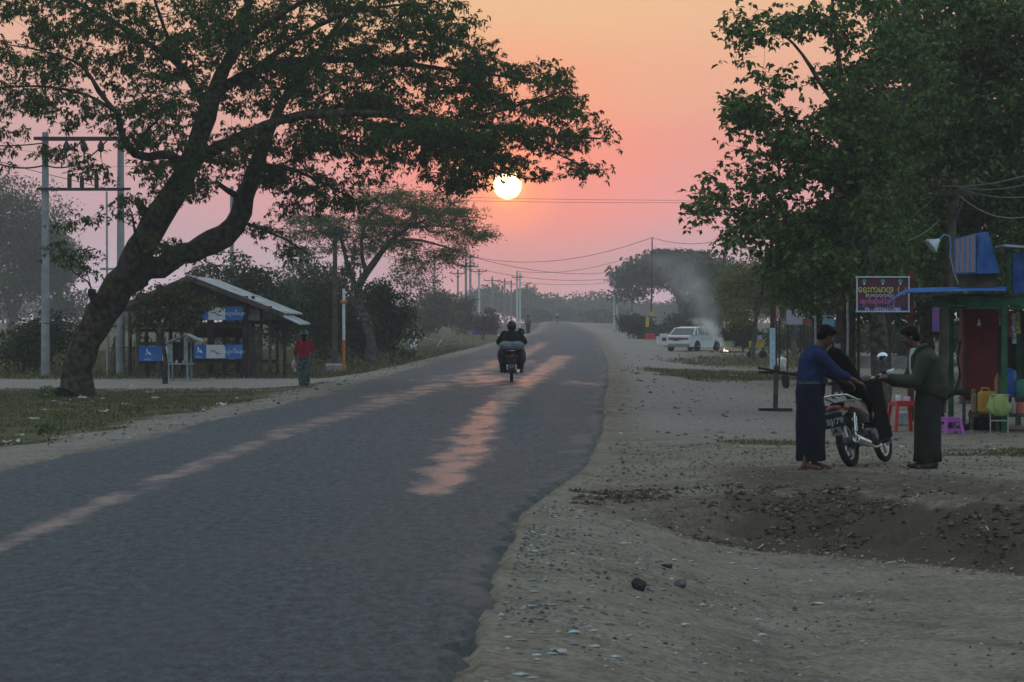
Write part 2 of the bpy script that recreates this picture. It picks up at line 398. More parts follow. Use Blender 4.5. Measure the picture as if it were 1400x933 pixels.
LK(mth(t, 'ADD', mth(t, 'ADD', mth(t, 'MULTIPLY', nB, .6), mth(t, 'MULTIPLY', nC, .25)), mth(t, 'MULTIPLY', nD, .6)), bp.inputs['Height']); LK(bp.outputs[0], bs.inputs['Normal'])
ground = fast_mesh('ground', np.stack([X, Y, Z], -1).reshape(-1, 3), FQ, gm,
                   {'green': ('POINT', green.ravel()), 'dark': ('POINT', dark.ravel()), 'light': ('POINT', light.ravel())}, smooth=True)
tag(ground, kind='structure')

# ---- asphalt sheet with ragged broken edges
yr = axis([(-60, 8, 4), (8, 60, .11), (60, 120, .35), (120, 300, 1.5), (300, 560, 5), (560, 790, 20)])
nu = 64; U = np.linspace(0, 1, nu)
U = U - 0.0; U = 0.5 - 0.5*np.cos(U*math.pi)*0.0 + (U-0.5)*1.0
eR = edgeR(yr) + 0.12*fbm(yr*1.1, yr*0+3, 5) + .13*fbm(yr*3.7, yr*0+13, 4) + .10*np.maximum(fbm(yr*.35, yr*0+9, 2), 0)
eL = edgeL(yr) + 0.14*fbm(yr*.9, yr*0+21, 5)
XR = eL[:, None] + (eR - eL)[:, None]*U[None, :]; YR = np.repeat(yr[:, None], nu, 1)
ZR = roadz(YR) + 0.012*fbm(XR*.5, YR*.16, 3)
ZR = ZR - np.where((U[None, :] == U[0]) | (U[None, :] == U[-1]), .09, 0)
ii = np.arange(nu*len(yr)).reshape(len(yr), nu)
FR = np.stack([ii[:-1,:-1], ii[:-1,1:], ii[1:,1:], ii[1:,:-1]], -1).reshape(-1, 4)
def stripe(pts, hw):
    py_, px_ = [p[1] for p in pts], [p[0] for p in pts]
    c = np.interp(YR, py_, px_); w = np.interp(YR, py_, hw)
    inside = (YR >= py_[0]-2) & (YR <= py_[-1]+2)
    return np.clip(1.25 - .62*np.abs(XR-c)/w, 0, 1)*inside*sstep(py_[0]-1.5, py_[0]+.5, YR)
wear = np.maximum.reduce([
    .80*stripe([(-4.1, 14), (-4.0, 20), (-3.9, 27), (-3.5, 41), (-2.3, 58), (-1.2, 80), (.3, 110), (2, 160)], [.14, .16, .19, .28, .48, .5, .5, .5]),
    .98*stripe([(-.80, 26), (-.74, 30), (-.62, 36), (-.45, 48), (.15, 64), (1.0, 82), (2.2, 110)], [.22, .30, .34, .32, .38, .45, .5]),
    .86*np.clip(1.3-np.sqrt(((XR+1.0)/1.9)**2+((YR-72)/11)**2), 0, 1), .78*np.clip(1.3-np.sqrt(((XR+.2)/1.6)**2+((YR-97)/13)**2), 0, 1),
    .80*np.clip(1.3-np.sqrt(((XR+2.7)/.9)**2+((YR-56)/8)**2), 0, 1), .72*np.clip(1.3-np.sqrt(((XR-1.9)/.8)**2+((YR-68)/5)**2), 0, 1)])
rm = bpy.data.materials.new('worn_asphalt'); rm.use_nodes = True; t = rm.node_tree; n = t.nodes; bs = n['Principled BSDF']; LK = t.links.new
co = n.new('ShaderNodeTexCoord').outputs['Object']
mp = n.new('ShaderNodeMapping'); LK(co, mp.inputs[0]); mp.inputs['Scale'].default_value = (1.5, .5, 1)
mp2 = n.new('ShaderNodeMapping'); LK(co, mp2.inputs[0]); mp2.inputs['Scale'].default_value = (1.2, .12, 1)
nS = noise(t, mp.outputs[0], 1.3, 8, .68); nF = noise(t, co, 22, 5, .85); nL = noise(t, mp2.outputs[0], 1.0, 5, .6); nG = noise(t, co, 0.35, 4)
w = attr(t, 'wear')
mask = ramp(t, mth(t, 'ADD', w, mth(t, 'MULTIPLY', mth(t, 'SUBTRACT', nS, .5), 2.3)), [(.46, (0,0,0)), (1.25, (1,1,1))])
c0 = mixc(t, ramp(t, nF, [(.36,(0,0,0)),(.66,(1,1,1))]), (0.020, 0.024, 0.029), (0.095, 0.105, 0.118))
mp3 = n.new('ShaderNodeMapping'); LK(co, mp3.inputs[0]); mp3.inputs['Scale'].default_value = (1, .45, 1)
nM = noise(t, mp3.outputs[0], 10, 7, .95)
c0 = mixc(t, ramp(t, nM, [(.42,(0,0,0)),(.60,(1,1,1))]), mixc(t, .85, c0, (0.006,0.012,0.018)), mixc(t, .80, c0, (0.110,0.165,0.205)))
c0 = mixc(t, mth(t, 'MULTIPLY', ramp(t, nL, [(.45, (0,0,0)), (.65, (1,1,1))]), .38), c0, (0.070, 0.082, 0.098))
c0 = mixc(t, mth(t, 'MULTIPLY', ramp(t, nG, [(.5, (0,0,0)), (.75, (1,1,1))]), .3), c0, (0.11, 0.105, 0.10))
c0 = mixc(t, mth(t, 'MULTIPLY', attr(t, 'dust'), .6), c0, (0.17, 0.155, 0.14))
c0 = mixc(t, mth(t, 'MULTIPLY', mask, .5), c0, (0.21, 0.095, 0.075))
LK(c0, bs.inputs['Base Color'])
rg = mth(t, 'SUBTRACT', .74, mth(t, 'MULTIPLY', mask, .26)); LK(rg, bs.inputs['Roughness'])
bs.inputs['Specular IOR Level'].default_value = .32
bp = n.new('ShaderNodeBump'); bp.inputs['Distance'].default_value = .035
LK(mth(t, 'SUBTRACT', .9, mth(t, 'MULTIPLY', mask, .80)), bp.inputs['Strength']); LK(mth(t, 'ADD', mth(t, 'MULTIPLY', nM, 1.6), mth(t, 'MULTIPLY', nF, .5)), bp.inputs['Height']); LK(bp.outputs[0], bs.inputs['Normal'])
dust = np.clip(.9*(1-sstep(0, .30, np.minimum(XR-eL[:, None], eR[:, None]-XR) + .5*fbm(XR*2, YR*.7, 3))), 0, 1)
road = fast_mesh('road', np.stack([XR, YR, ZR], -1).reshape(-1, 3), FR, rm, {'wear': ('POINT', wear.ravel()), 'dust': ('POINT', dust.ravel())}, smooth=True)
tag(road, kind='structure')

# ---- gravel, chips and straw (nobody could count them)
def gravel(name, X0, Y0, S, m, flat=.55):
    k = len(X0); base = np.array([(1,0,0),(0,1,0),(-1,0,0),(0,-1,0),(0,0,1),(0,0,-1)], float)
    V = base[None]*S[:, None, None]*(0.6 + .8*rng.random((k, 6, 1))); V[..., 2] *= flat
    a = rng.random(k)*6.28; c, s = np.cos(a)[:, None], np.sin(a)[:, None]
    V = np.stack([V[..., 0]*c - V[..., 1]*s, V[..., 0]*s + V[..., 1]*c, V[..., 2]], -1)
    V += np.stack([X0, Y0, gz(X0, Y0) + S*.12], -1)[:, None]
    T = np.array([(0,1,4),(1,2,4),(2,3,4),(3,0,4),(1,0,5),(2,1,5),(3,2,5),(0,3,5)])
    Fc = (T[None] + (np.arange(k)*6)[:, None, None]).reshape(-1, 3)
    o = fast_mesh(name, V.reshape(-1, 3), Fc, m, {'rnd': ('FACE', np.repeat(rng.random(k), 8))})
    return tag(o, kind='stuff')
stone = leafmat('stone_chips', [(0, (.05,.048,.046)), (.5, (.13,.125,.12)), (.85, (.24,.23,.215)), (1, (.42,.41,.39))], rough=.9, trans=0)
k = 11000; Yg = 11.5 + 14*rng.random(k)**.85; Xg = edgeR(Yg) + .1 + rng.random(k)**2.1*6.5; kq = fbm(Xg*1.1+7, Yg*.7, 4) > -.25 + .5*rng.random(k); Xg = Xg[kq]; Yg = Yg[kq]; k = len(Xg)
gravel('gravel', Xg, Yg, .004 + .020*rng.random(k)**4, stone)
k = 9000; Yg = 25 + 12*rng.random(k); Xg = edgeR(Yg) + .2 + rng.random(k)*8
gravel('dirt_clods', Xg, Yg, .004 + .024*rng.random(k)**6, leafmat('clods', [(0, (.06,.048,.04)), (.6, (.11,.092,.075)), (1, (.22,.2,.17))], rough=.95, trans=0), .8)
k = 3600; Yg = 38 + 90*rng.random(k)**1.4; sd_ = rng.random(k) < .6; Xg = np.where(sd_, edgeR(Yg) + .2 + 9*rng.random(k), edgeL(Yg) - .1 - 2.5*rng.random(k))
gravel('roadside_rubble', Xg, Yg, .012 + .05*rng.random(k)**5, stone)
k = 26000; Xc = .6 + 7.2*rng.random(k); Yc = yb(Xc) - .2 + 2.4*rng.random(k); kq = fbm(Xc*1.6, Yc*2.2, 4) > -.05 + .3*rng.random(k); Xc = Xc[kq]; Yc = Yc[kq]; k = len(Xc)
gravel('bank_clods', Xc, Yc, .005 + .034*rng.random(k)**7, leafmat('bank_soil', [(0, (.030,.022,.017)), (.6, (.085,.065,.050)), (1, (.17,.145,.12))], rough=.97, trans=0), .75)
k = 420; Yc = 12 + 12*rng.random(k); Xc = edgeR(Yc) + .15 + 2.6*rng.random(k)**1.5
gravel('flat_chips', Xc, Yc, .012 + .035*rng.random(k)**3, leafmat('blue_grey_chips', [(0, (.10,.12,.13)), (.6, (.22,.27,.29)), (1, (.42,.48,.50))], rough=.8, trans=0), .22)
def straw(name, X0, Y0, Ls, m, lift=.012):
    k = len(X0); a = rng.random(k)*3.14; dx, dy = np.cos(a)*Ls/2, np.sin(a)*Ls/2; w = .0035 + .006*rng.random(k)
    nxx, nyy = -np.sin(a)*w, np.cos(a)*w; z0 = gz(X0-dx, Y0-dy)+lift+.02*rng.random(k); z1 = gz(X0+dx, Y0+dy)+lift+.02*rng.random(k)
    V = np.stack([np.stack([X0-dx-nxx, Y0-dy-nyy, z0], -1), np.stack([X0-dx+nxx, Y0-dy+nyy, z0+.004], -1),
                  np.stack([X0+dx+nxx, Y0+dy+nyy, z1+.004], -1), np.stack([X0+dx-nxx, Y0+dy-nyy, z1], -1)], 1)
    Fc = np.arange(k*4).reshape(k, 4)
    return tag(fast_mesh(name, V.reshape(-1, 3), Fc, m, {'rnd': ('FACE', rng.random(k))}), kind='stuff')
k = 900; Xs = 1.5 + 7*rng.random(k); Ys = yb(Xs) - .25 + .3*rng.standard_normal(k)
straw('straw_litter', Xs, Ys, .02 + .06*rng.random(k)**1.5, leafmat('straw', [(0, (.16,.12,.07)), (1, (.42,.36,.26))], rough=.9, trans=.1))
k = 900; Xs = .5 + 8*rng.random(k); Ys = 12.5 + 22*rng.random(k)
straw('wood_chips', Xs, Ys, .03 + .06*rng.random(k), MATS['straw'])

# ---- grass
def grass(name, X0, Y0, H, m, wd=.006):
    k = len(X0); a = rng.random(k)*6.28; lx, ly = rng.standard_normal(k)*.45*H, rng.standard_normal(k)*.45*H
    Z0 = gz(X0, Y0)-.01; wx, wy = np.cos(a)*wd, np.sin(a)*wd
    V = np.stack([np.stack([X0-wx, Y0-wy, Z0], -1), np.stack([X0+wx, Y0+wy, Z0], -1), np.stack([X0+lx*.4+wx*.6, Y0+ly*.4+wy*.6, Z0+H*.6], -1), np.stack([X0+lx, Y0+ly, Z0+H], -1)], 1)
    Fc = np.arange(k*4).reshape(k, 4)
    return tag(fast_mesh(name, V.reshape(-1, 3), Fc, m, {'rnd': ('FACE', rng.random(k))}), kind='stuff')
gl = leafmat('grass_blades', [(0, (.030,.045,.016)), (.40, (.07,.08,.03)), (.70, (.14,.125,.06)), (1, (.27,.23,.13))], rough=.7, trans=.3)
k = 95000; Yg = 33 + 41*rng.random(k); Xg = edgeL(Yg) - 1.2 - 9.5*rng.random(k)**1.1
keep = fbm(Xg*.9+40, Yg*.9, 4)*1.0 + np.clip((edgeL(Yg)-Xg-1.0)/3.0, 0, 1)*.75 > .40
Xg, Yg = Xg[keep], Yg[keep]; grass('grass', Xg, Yg, .02 + .06*rng.random(len(Xg))**2.5, gl, .010)
k = 60000; Yg = 86 + 70*rng.random(k); Xg = edgeL(Yg) - 1.5 - 22*rng.random(k)
grass('grass', Xg, Yg, .05 + .16*rng.random(k)**2, gl, .016)
def gblob(cx, cy, rx, ry, k, h, w_=.008):
    a = rng.random(k)*6.28; r = np.sqrt(rng.random(k)); x = cx + rx*r*np.cos(a); y = cy + ry*r*np.sin(a)
    kp = (fbm(x*.9+40, y*.9, 4)*.9 + (1-r)*1.1 > .25) & (x > edgeR(y)+.4); return x[kp], y[kp], (h*(.4+.6*rng.random(k)))[kp]
parts_ = [gblob(7.4, 85, 4.2, 9, 14000, .12), gblob(7.6, 34, 2.2, 2.8, 9000, .05), gblob(11, 34.5, 3.6, 3.2, 7000, .06), gblob(4.0, 37.5, 1.0, 1.0, 1500, .05),
          gblob(14, 112, 8, 20, 15000, .18), gblob(16, 75, 6, 15, 9000, .16)]
grass('grass', np.concatenate([p[0] for p in parts_]), np.concatenate([p[1] for p in parts_]), np.concatenate([p[2] for p in parts_]), gl, .010)

# ---- stones lying on the dirt
def rock(loc, s, m, label, seed):
    r_ = np.random.default_rng(seed); bm = bmesh.new(); bmesh.ops.create_icosphere(bm, subdivisions=3, radius=1)
    dirs = [Vector(r_.standard_normal(3)).normalized() for _ in range(9)]; lim = [.62+.3*r_.random() for _ in dirs]
    for v in bm.verts:
        p = v.co.copy()
        for d, l in zip(dirs, lim):
            q = p.dot(d)
            if q > l: p -= d*(q-l)
        v.co = Vector((p.x*s[0], p.y*s[1], p.z*s[2])) * (1+.04*r_.standard_normal())
    me = bpy.data.meshes.new('rock'); bm.to_mesh(me); bm.free(); me.materials.append(m)
    o = bpy.data.objects.new('rock', me); COL.objects.link(o); o.location = loc; tag(o, label, 'rock', 'loose rocks on the dirt shoulder')
rk = mat('rock_dark', (.045,.043,.042), .85, var=.4, scale=14, bump=.01)
rk2 = mat('rock_grey', (.11,.115,.12), .85, var=.3, scale=14, bump=.01)
def rk_at(xp, yp, D, s, m, l, sd_): 
    p = atpx(xp, D); p.z += s[2]*.55; rock(p, s, m, l, sd_)
rk_at(873, 817, 18.4, (.062,.055,.058), rk, 'largest black rock on the dirt shoulder beside the road', 1)
rk_at(930, 795, 19.5, (.05,.045,.042), rk2, 'rounded grey rock just behind the largest black one', 2)
rk_at(912, 771, 20.9, (.055,.03,.022), rk, 'flat dark stone farthest of the four shoulder rocks', 3)
rk_at(1077, 926, 13.9, (.05,.035,.024), rk, 'low dark rock at the very bottom edge of the picture', 4)
# ================================================================== TREES
def spline(pts, step=0.35):
    """Catmull-Rom through (Vector, radius) points, resampled"""
    P = [Vector(p) for p, r in pts]; Rr = [r for p, r in pts]; out = []
    for i in range(len(P)-1):
        p0 = P[max(i-1, 0)]; p1 = P[i]; p2 = P[i+1]; p3 = P[min(i+2, len(P)-1)]
        k = max(2, int((p2-p1).length/step))
        for j in range(k):
            t = j/k; t2 = t*t; t3 = t2*t
            q = 0.5*((2*p1) + (p2-p0)*t + (2*p0-5*p1+4*p2-p3)*t2 + (3*p1-p0-3*p2+p3)*t3)
            out.append((q, Rr[i]*(1-t)+Rr[i+1]*t))
    out.append((P[-1], Rr[-1])); return out

LEAF_T = {'lance': [(0,0,0),(-.5,.35,-.05),(0,1,-.15),(.5,.35,-.05)],
          'broad': [(0,0,0),(-.5,.45,-.03),(0,1,-.1),(.5,.45,-.03)]}
def leaves_np(C, size, aspect, r_, droop=.5, dirs=None):
    """one folded four-cornered leaf per centre; returns verts (n*4,3)"""
    k = len(C); a = r_.random(k)*6.283; el = -droop + r_.standard_normal(k)*.45
    d = np.stack([np.cos(a)*np.cos(el), np.sin(a)*np.cos(el), np.sin(el)], -1)
    if dirs is not None: d = d*.7 + dirs*.6; d /= np.linalg.norm(d, axis=1)[:, None] + 1e-9
    up = r_.standard_normal((k, 3))*.7 + np.array([0, 0, 1.0]); s = np.cross(d, up); s /= np.linalg.norm(s, axis=1)[:, None] + 1e-9
    nrm_ = np.cross(s, d)
    sz_ = (size*(.65 + .7*r_.random(k)))[:, None]
    V = np.stack([C, C + d*sz_*.42 - s*sz_*aspect*.5 + nrm_*sz_*.05, C + d*sz_ - nrm_*sz_*.10, C + d*sz_*.42 + s*sz_*aspect*.5 + nrm_*sz_*.05], 1)
    return V.reshape(-1, 3)

def grow_tree(name, label, cat, limbs, clusters, bark, leaf, lsize, aspect=.45, nleaf=26, spread=.28, twig=.012, seed=1, group=None,
              droop=.5, kids=('trunk', 'crown'), seglen=.30, extra_kids=None, flat=.6, maxd=1e9, sprays=0, rosette=1):
    """limbs: lists of (point, radius); clusters: (n,3) leaf-clump centres, each joined to the nearest wood by a bent twig"""
    r_ = np.random.default_rng(seed); base = Vector(limbs[0][0][0]); mb = MB(); nodes = []; rads = []
    for li, lb in enumerate(limbs):
        sp = spline(lb, seglen); pts = []; rr = []
        for k, (q, rad) in enumerate(sp):
            j = Vector(r_.standard_normal(3))*rad*.10
            pts.append(q - base + j); rr.append(rad*(1+.07*r_.standard_normal()))
            nodes.append(q - base); rads.append(rad)
        mb.tube(pts, rr, 12 if lb[0][1] > .15 else (8 if lb[0][1] > .05 else 5))
    C = np.asarray(clusters, float) - np.array(base); nd = np.array([tuple(q) for q in nodes]); nr = np.array(rads)
    dist = np.array([np.min(((nd - c)**2).sum(1)) for c in C]); order = np.argsort(dist)
    LC = []; LD = []
    for oi in order:
        c = C[oi]; dd = np.sqrt(((nd - c)**2).sum(1)) + nr*1.2; k = int(np.argmin(dd)); a = Vector(nd[k]); b = Vector(c); Ls = (b-a).length
        if Ls < .05 or Ls > maxd or dd[k] > max(1.6, spread*5): continue
        m = (a+b)*.5 + Vector(r_.standard_normal(3))*Ls*.13 + Vector((0, 0, Ls*.10)); r0 = min(nr[k]*.6, twig*(1+1.4*Ls)); ns = max(3, int(Ls/.22))
        pts = []; rr = []
        for j in range(ns+1):
            t_ = j/ns; q = a*(1-t_)**2 + m*2*t_*(1-t_) + b*t_*t_; q = q + Vector(r_.standard_normal(3))*.012*Ls*(0 < j < ns); pts.append(q); rr.append(r0*(1-t_)+twig*.35*t_)
        mb.tube(pts, rr, 5 if r0 > .03 else 4, caps=False)
        nd = np.vstack([nd, [tuple(q) for q in pts[1:]]]); nr = np.concatenate([nr, rr[1:]])
        for s_ in range(sprays):
            g_ = np.clip(r_.standard_normal(3), -1.4, 1.4); e = b + Vector((g_[0]*spread*1.2, g_[1]*spread*1.2, g_[2]*spread*.6)); mb.tube([b, (b+e)*.5+Vector((0,0,.03)), e], [twig*.4, twig*.3, twig*.15], 3, caps=False)
            kk = max(3, nleaf//(sprays+1)); tt = r_.random((kk, 1)); LC.append(np.array(b)*(1-tt) + np.array(e)*tt + r_.standard_normal((kk, 3))*.05*(lsize/.14))
        kk = max(3, int(nleaf*(.5+r_.random())/(1+.5*sprays))); P_ = np.clip(r_.standard_normal((kk, 3)), -1.5, 1.5)*np.array([spread, spread, spread*flat])
        LC.append(np.array(b) + P_)
    LCc = np.concatenate(LC)
    if rosette > 1: LCc = np.repeat(LCc[::rosette], rosette, 0) + r_.standard_normal((len(LCc[::rosette])*rosette, 3))*lsize*.12
    V = leaves_np(LCc, lsize, aspect, r_, droop); k = len(LCc)
    root = thing(name, label, cat, base, 0, group)
    tr = mb.build(kids[0], bark, root)
    cr = fast_mesh(kids[1], V, np.arange(k*4).reshape(k, 4), leaf, {'rnd': ('FACE', np.clip(r_.random(k)*.8 + .2*r_.random(k), 0, 1))}, parent=root)
    return root

def ell_pts(specs, D0, r_, depth=2.2, sc=1.0, gate=-9, gs=(26, 15)):
    """leaf-clump centres spread through ellipsoids given by their outline (px, py, rx, ry, n[, depth offset])"""
    out_ = []
    for s in specs:
        cx, cy, rx, ry, k = s[:5]; off = s[5] if len(s) > 5 else 0
        a = r_.random(k)*6.283; q = np.sqrt(r_.random(k)); zz = r_.uniform(-1, 1, k)*depth*np.sqrt(1-q*q*.8)
        for X_, Y_, d_ in zip(cx + rx*q*np.cos(a), cy + ry*q*np.sin(a), D0 + off + zz):
            out_.append(tuple(px(X_, Y_, d_)))
    return [q for q in out_ if fbm(q[0]*F/q[1]/gs[0]+50, q[2]*F/q[1]/gs[1]+20, 3) > gate]

bark = mat('bark_dark', (.030,.025,.020), .95, var=.5, scale=7, bump=.06, col2=(.10,.082,.065), spec=.1)
bark_g = mat('bark_grey', (.06,.055,.05), .95, var=.4, scale=8, bump=.02, col2=(.15,.14,.125))
leafA = leafmat('leaf_rain_tree', [(0, (.026,.055,.014)), (.5, (.050,.100,.024)), (.9, (.085,.14,.035)), (1, (.16,.16,.04))], trans=.4)
leafB = leafmat('leaf_feathery', [(0, (.045,.080,.028)), (.6, (.090,.140,.042)), (1, (.15,.19,.06))], trans=.35)
leafC = leafmat('leaf_broad', [(0, (.026,.056,.018)), (.45, (.065,.120,.034)), (.78, (.14,.21,.06)), (.96, (.14,.16,.06)), (1, (.30,.16,.06))], trans=.3, rough=.45)
leafD = leafmat('leaf_dark_bush', [(0, (.014,.032,.011)), (.7, (.032,.062,.020)), (1, (.06,.095,.03))], trans=.25)  # darker green leaves for the dense bushes and the deepest tree
leafE = leafmat('leaf_yellow_green', [(0, (.08,.11,.03)), (.6, (.17,.20,.055)), (1, (.26,.25,.08))], trans=.35)
leafF = leafmat('leaf_far', [(0, (.028,.050,.022)), (.6, (.050,.082,.034)), (1, (.08,.11,.045))], trans=.25)
leafG = leafmat('leaf_dry_brown', [(0, (.08,.06,.04)), (.6, (.13,.105,.07)), (1, (.17,.15,.10))], trans=.2)
leafH = leafmat('leaf_autumn', [(0, (.022,.040,.014)), (.6, (.045,.065,.02)), (.86, (.10,.075,.02)), (.93, (.32,.13,.02)), (1, (.45,.17,.02))], trans=.35)

# ---- the big leaning tree at the left
DT = 66.0; tr_ = np.random.default_rng(11)
def T(x, y, d=0.0): return px(x, y, DT + d)
def rp(w): return w/2/F*DT          # trunk width in the photograph -> radius in metres
big_limbs = [
    [(T(104, 548), rp(62)), (T(103, 525), rp(50)), (T(112, 485), rp(44)), (T(128, 445, .1), rp(42)), (T(152, 410, .2), rp(47)), (T(178, 372, .2), rp(50)),
     (T(200, 325), rp(40)), (T(222, 285, -.2), rp(37)), (T(246, 250, -.3), rp(33)), (T(264, 218, -.4), rp(30)), (T(282, 160, -.5), rp(26)), (T(302, 105, -.4), rp(20)), (T(328, 45, 0), rp(14)), (T(350, -30, .5), rp(9)), (T(360, -90, .8), rp(4))],
    [(T(165, 388, .2), rp(38)), (T(205, 368, .7), rp(34)), (T(248, 350, 1.1), rp(32)), (T(290, 332, 1.5), rp(32)), (T(322, 308, 1.8), rp(31)), (T(334, 272, 2.1), rp(26)),
     (T(350, 225, 2.4), rp(22)), (T(368, 180, 2.8), rp(16)), (T(392, 130, 3.3), rp(12)), (T(430, 80, 3.8), rp(9)), (T(470, 20, 4.2), rp(6)), (T(500, -50, 4.5), rp(3))],
    # long horizontal limb to the right
    [(T(262, 222, -.4), rp(20)), (T(300, 200, -.8), rp(16)), (T(345, 180, -1.1), rp(14)), (T(400, 160, -1.4), rp(13)), (T(470, 155, -1.7), rp(12)), (T(540, 158, -1.8), rp(10)), (T(620, 168, -1.7), rp(8)),
     (T(700, 178, -1.4), rp(6)), (T(765, 186, -1.0), rp(4)), (T(822, 190, -.6), rp(2))],
    [(T(540, 158, -1.8), rp(7)), (T(585, 185, -2.2), rp(6)), (T(630, 212, -2.4), rp(4.5)), (T(670, 230, -2.3), rp(3)), (T(720, 245, -2), rp(2))],
    [(T(620, 168, -1.7), rp(5)), (T(690, 150, -1.0), rp(4)), (T(740, 135, -.5), rp(2.5)), (T(780, 120, 0), rp(1.5))],
    [(T(700, 178, -1.4), rp(4)), (T(750, 205, -1.6), rp(3)), (T(800, 228, -1.6), rp(1.6))],
    [(T(296, 125, -.4), rp(16)), (T(345, 98, .3), rp(13)), (T(400, 84, .9), rp(11)), (T(470, 82, 1.3), rp(9)), (T(540, 86, 1.6), rp(7)), (T(610, 95, 1.8), rp(5)), (T(690, 105, 1.9), rp(3)), (T(745, 118, 2), rp(1.5))],
    [(T(345, 98, .3), rp(10)), (T(395, 60, 1.2), rp(8)), (T(450, 28, 2.0), rp(6)), (T(520, 10, 2.4), rp(4)), (T(590, 5, 2.6), rp(2))],
    [(T(318, 70, -.2), rp(12)), (T(370, 30, -1.2), rp(9)), (T(430, -5, -2.2), rp(6)), (T(520, -30, -2.8), rp(3))],
    # curved limbs to the left
    [(T(256, 232, -.3), rp(16)), (T(232, 212, -.8), rp(13)), (T(205, 214, -1.4), rp(12)), (T(184, 210, -1.8), rp(11)), (T(168, 188, -2.1), rp(10)), (T(160, 155, -2.3), rp(8)), (T(135, 125, -2.6), rp(6)), (T(112, 90, -2.8), rp(4)), (T(60, 70, -3), rp(2.5)), (T(0, 60, -3.2), rp(1.5))],
    [(T(160, 155, -2.3), rp(5)), (T(120, 130, -3), rp(4)), (T(60, 118, -3.4), rp(3)), (T(-10, 120, -3.8), rp(2)), (T(-80, 110, -4), rp(1.2))],
    [(T(284, 150, -.5), rp(13)), (T(245, 90, .2), rp(10)), (T(195, 55, .8), rp(8)), (T(140, 22, 1.2), rp(6)), (T(70, -10, 1.5), rp(4)), (T(-20, -30, 1.8), rp(2))],
    [(T(245, 90, .2), rp(7)), (T(225, 40, -.6), rp(5)), (T(205, -20, -1.2), rp(3))],
    [(T(184, 210, -1.8), rp(6)), (T(195, 185, -2.6), rp(4)), (T(215, 165, -3.2), rp(2.5))],
    [(T(334, 272, 2.1), rp(12)), (T(312, 262, 1.6), rp(9)), (T(300, 252, 1.2), rp(6))],
    [(T(350, 225, 2.4), rp(9)), (T(400, 232, 2.8), rp(6)), (T(440, 250, 3.0), rp(4)), (T(480, 270, 3.1), rp(2))],
    [(T(322, 300, 1.8), rp(6)), (T(360, 315, 2.3), rp(4)), (T(395, 330, 2.6), rp(2.5)), (T(425, 350, 2.8), rp(1.5))],
    [(T(180, 372, 0), rp(14)), (T(192, 355, -1.0), rp(7)), (T(185, 320, -1.8), rp(4)), (T(180, 290, -2.2), rp(2))],
    [(T(140, 425, 0), rp(16)), (T(128, 408, -.5), rp(13)), (T(126, 396, -.6), rp(10))],          # broken stubs
    [(T(205, 300, 0), rp(15)), (T(190, 280, -.3), rp(12)), (T(188, 272, -.4), rp(8))],
    [(T(126, 400, -.6), rp(3)), (T(120, 385, -1), rp(2.4)), (T(100, 372, -1.4), rp(2)), (T(95, 350, -1.6), rp(1.2))],
]
big_cl = ell_pts([
    (40, 30, 110, 60, 105, 0), (130, 60, 90, 70, 95, 1), (40, 110, 60, 40, 34, -3), (20, 165, 40, 40, 18, -3), (100, 150, 45, 28, 22, -2.5), (60, -40, 160, 50, 60, 0),
    (230, 50, 90, 60, 105, 1), (300, 40, 80, 60, 85, -1), (230, 130, 60, 45, 60, -1), (180, 165, 45, 40, 34, -2), (225, 195, 40, 20, 22, -1.5), (215, 240, 35, 22, 22, -1),
    (380, 60, 80, 60, 90, 1), (450, 40, 80, 50, 85, 1), (520, 40, 80, 48, 85, 1), (590, 40, 60, 45, 70, .5), (630, 75, 50, 36, 55, .5), (420, -50, 240, 50, 70, 0),
    (380, 130, 80, 40, 75, 0), (460, 125, 80, 40, 80, 0), (540, 120, 80, 38, 85, 0), (620, 125, 70, 36, 75, 0), (690, 120, 50, 34, 50, 0), (730, 100, 40, 16, 18, .5), (752, 130, 34, 26, 26, 0),
    (780, 155, 32, 22, 22, -.5), (812, 185, 24, 10, 12, -.6), (330, 200, 50, 26, 40, 0), (400, 190, 60, 28, 55, 0), (470, 185, 70, 26, 60, -.5), (550, 190, 70, 26, 65, -.8), (620, 200, 60, 26, 58, -1), (670, 200, 45, 22, 44, -1), (600, 172, 110, 14, 60, -1.6), (740, 182, 50, 10, 22, -1.2), (700, 150, 60, 16, 30, -.8),
    (750, 200, 40, 14, 16, -1), (800, 230, 20, 12, 9, -1.5), (628, 245, 36, 18, 30, -1.5), (690, 228, 40, 9, 16, -2), (590, 240, 50, 22, 32, -1), (525, 230, 45, 20, 26, 0), (735, 235, 22, 8, 5, -1.8),
    (345, 235, 35, 22, 22, 1.5), (400, 240, 42, 24, 34, 2), (450, 260, 42, 20, 24, 2.5), (395, 285, 36, 14, 12, 2.5), (475, 275, 30, 14, 10, 2.8),
    (270, 235, 36, 24, 20, -1), (255, 262, 34, 14, 9, -1), (290, 205, 30, 20, 18, -.5),
    (185, 290, 28, 22, 11, -2), (105, 305, 28, 12, 7, -2.2), (95, 345, 26, 22, 9, -1.6), (120, 370, 18, 12, 5, -1.4), (345, 312, 34, 8, 8, 2.2), (395, 345, 24, 10, 8, 2.7), (225, 345, 18, 16, 10, -1),
    (70, 205, 45, 16, 9, -2.5), (125, 230, 30, 16, 10, -2.2), (20, 215, 24, 12, 6, -3)], DT, tr_, 2.6, gate=-.24)
grow_tree('leaning_tree', 'huge leaning dark tree with forked trunk and a crown spreading over the road', 'tree', big_limbs, big_cl, bark, leafA,
          .125, .36, nleaf=62, spread=.28, twig=.012, seed=5, droop=.65, sprays=3, flat=.35, rosette=5)

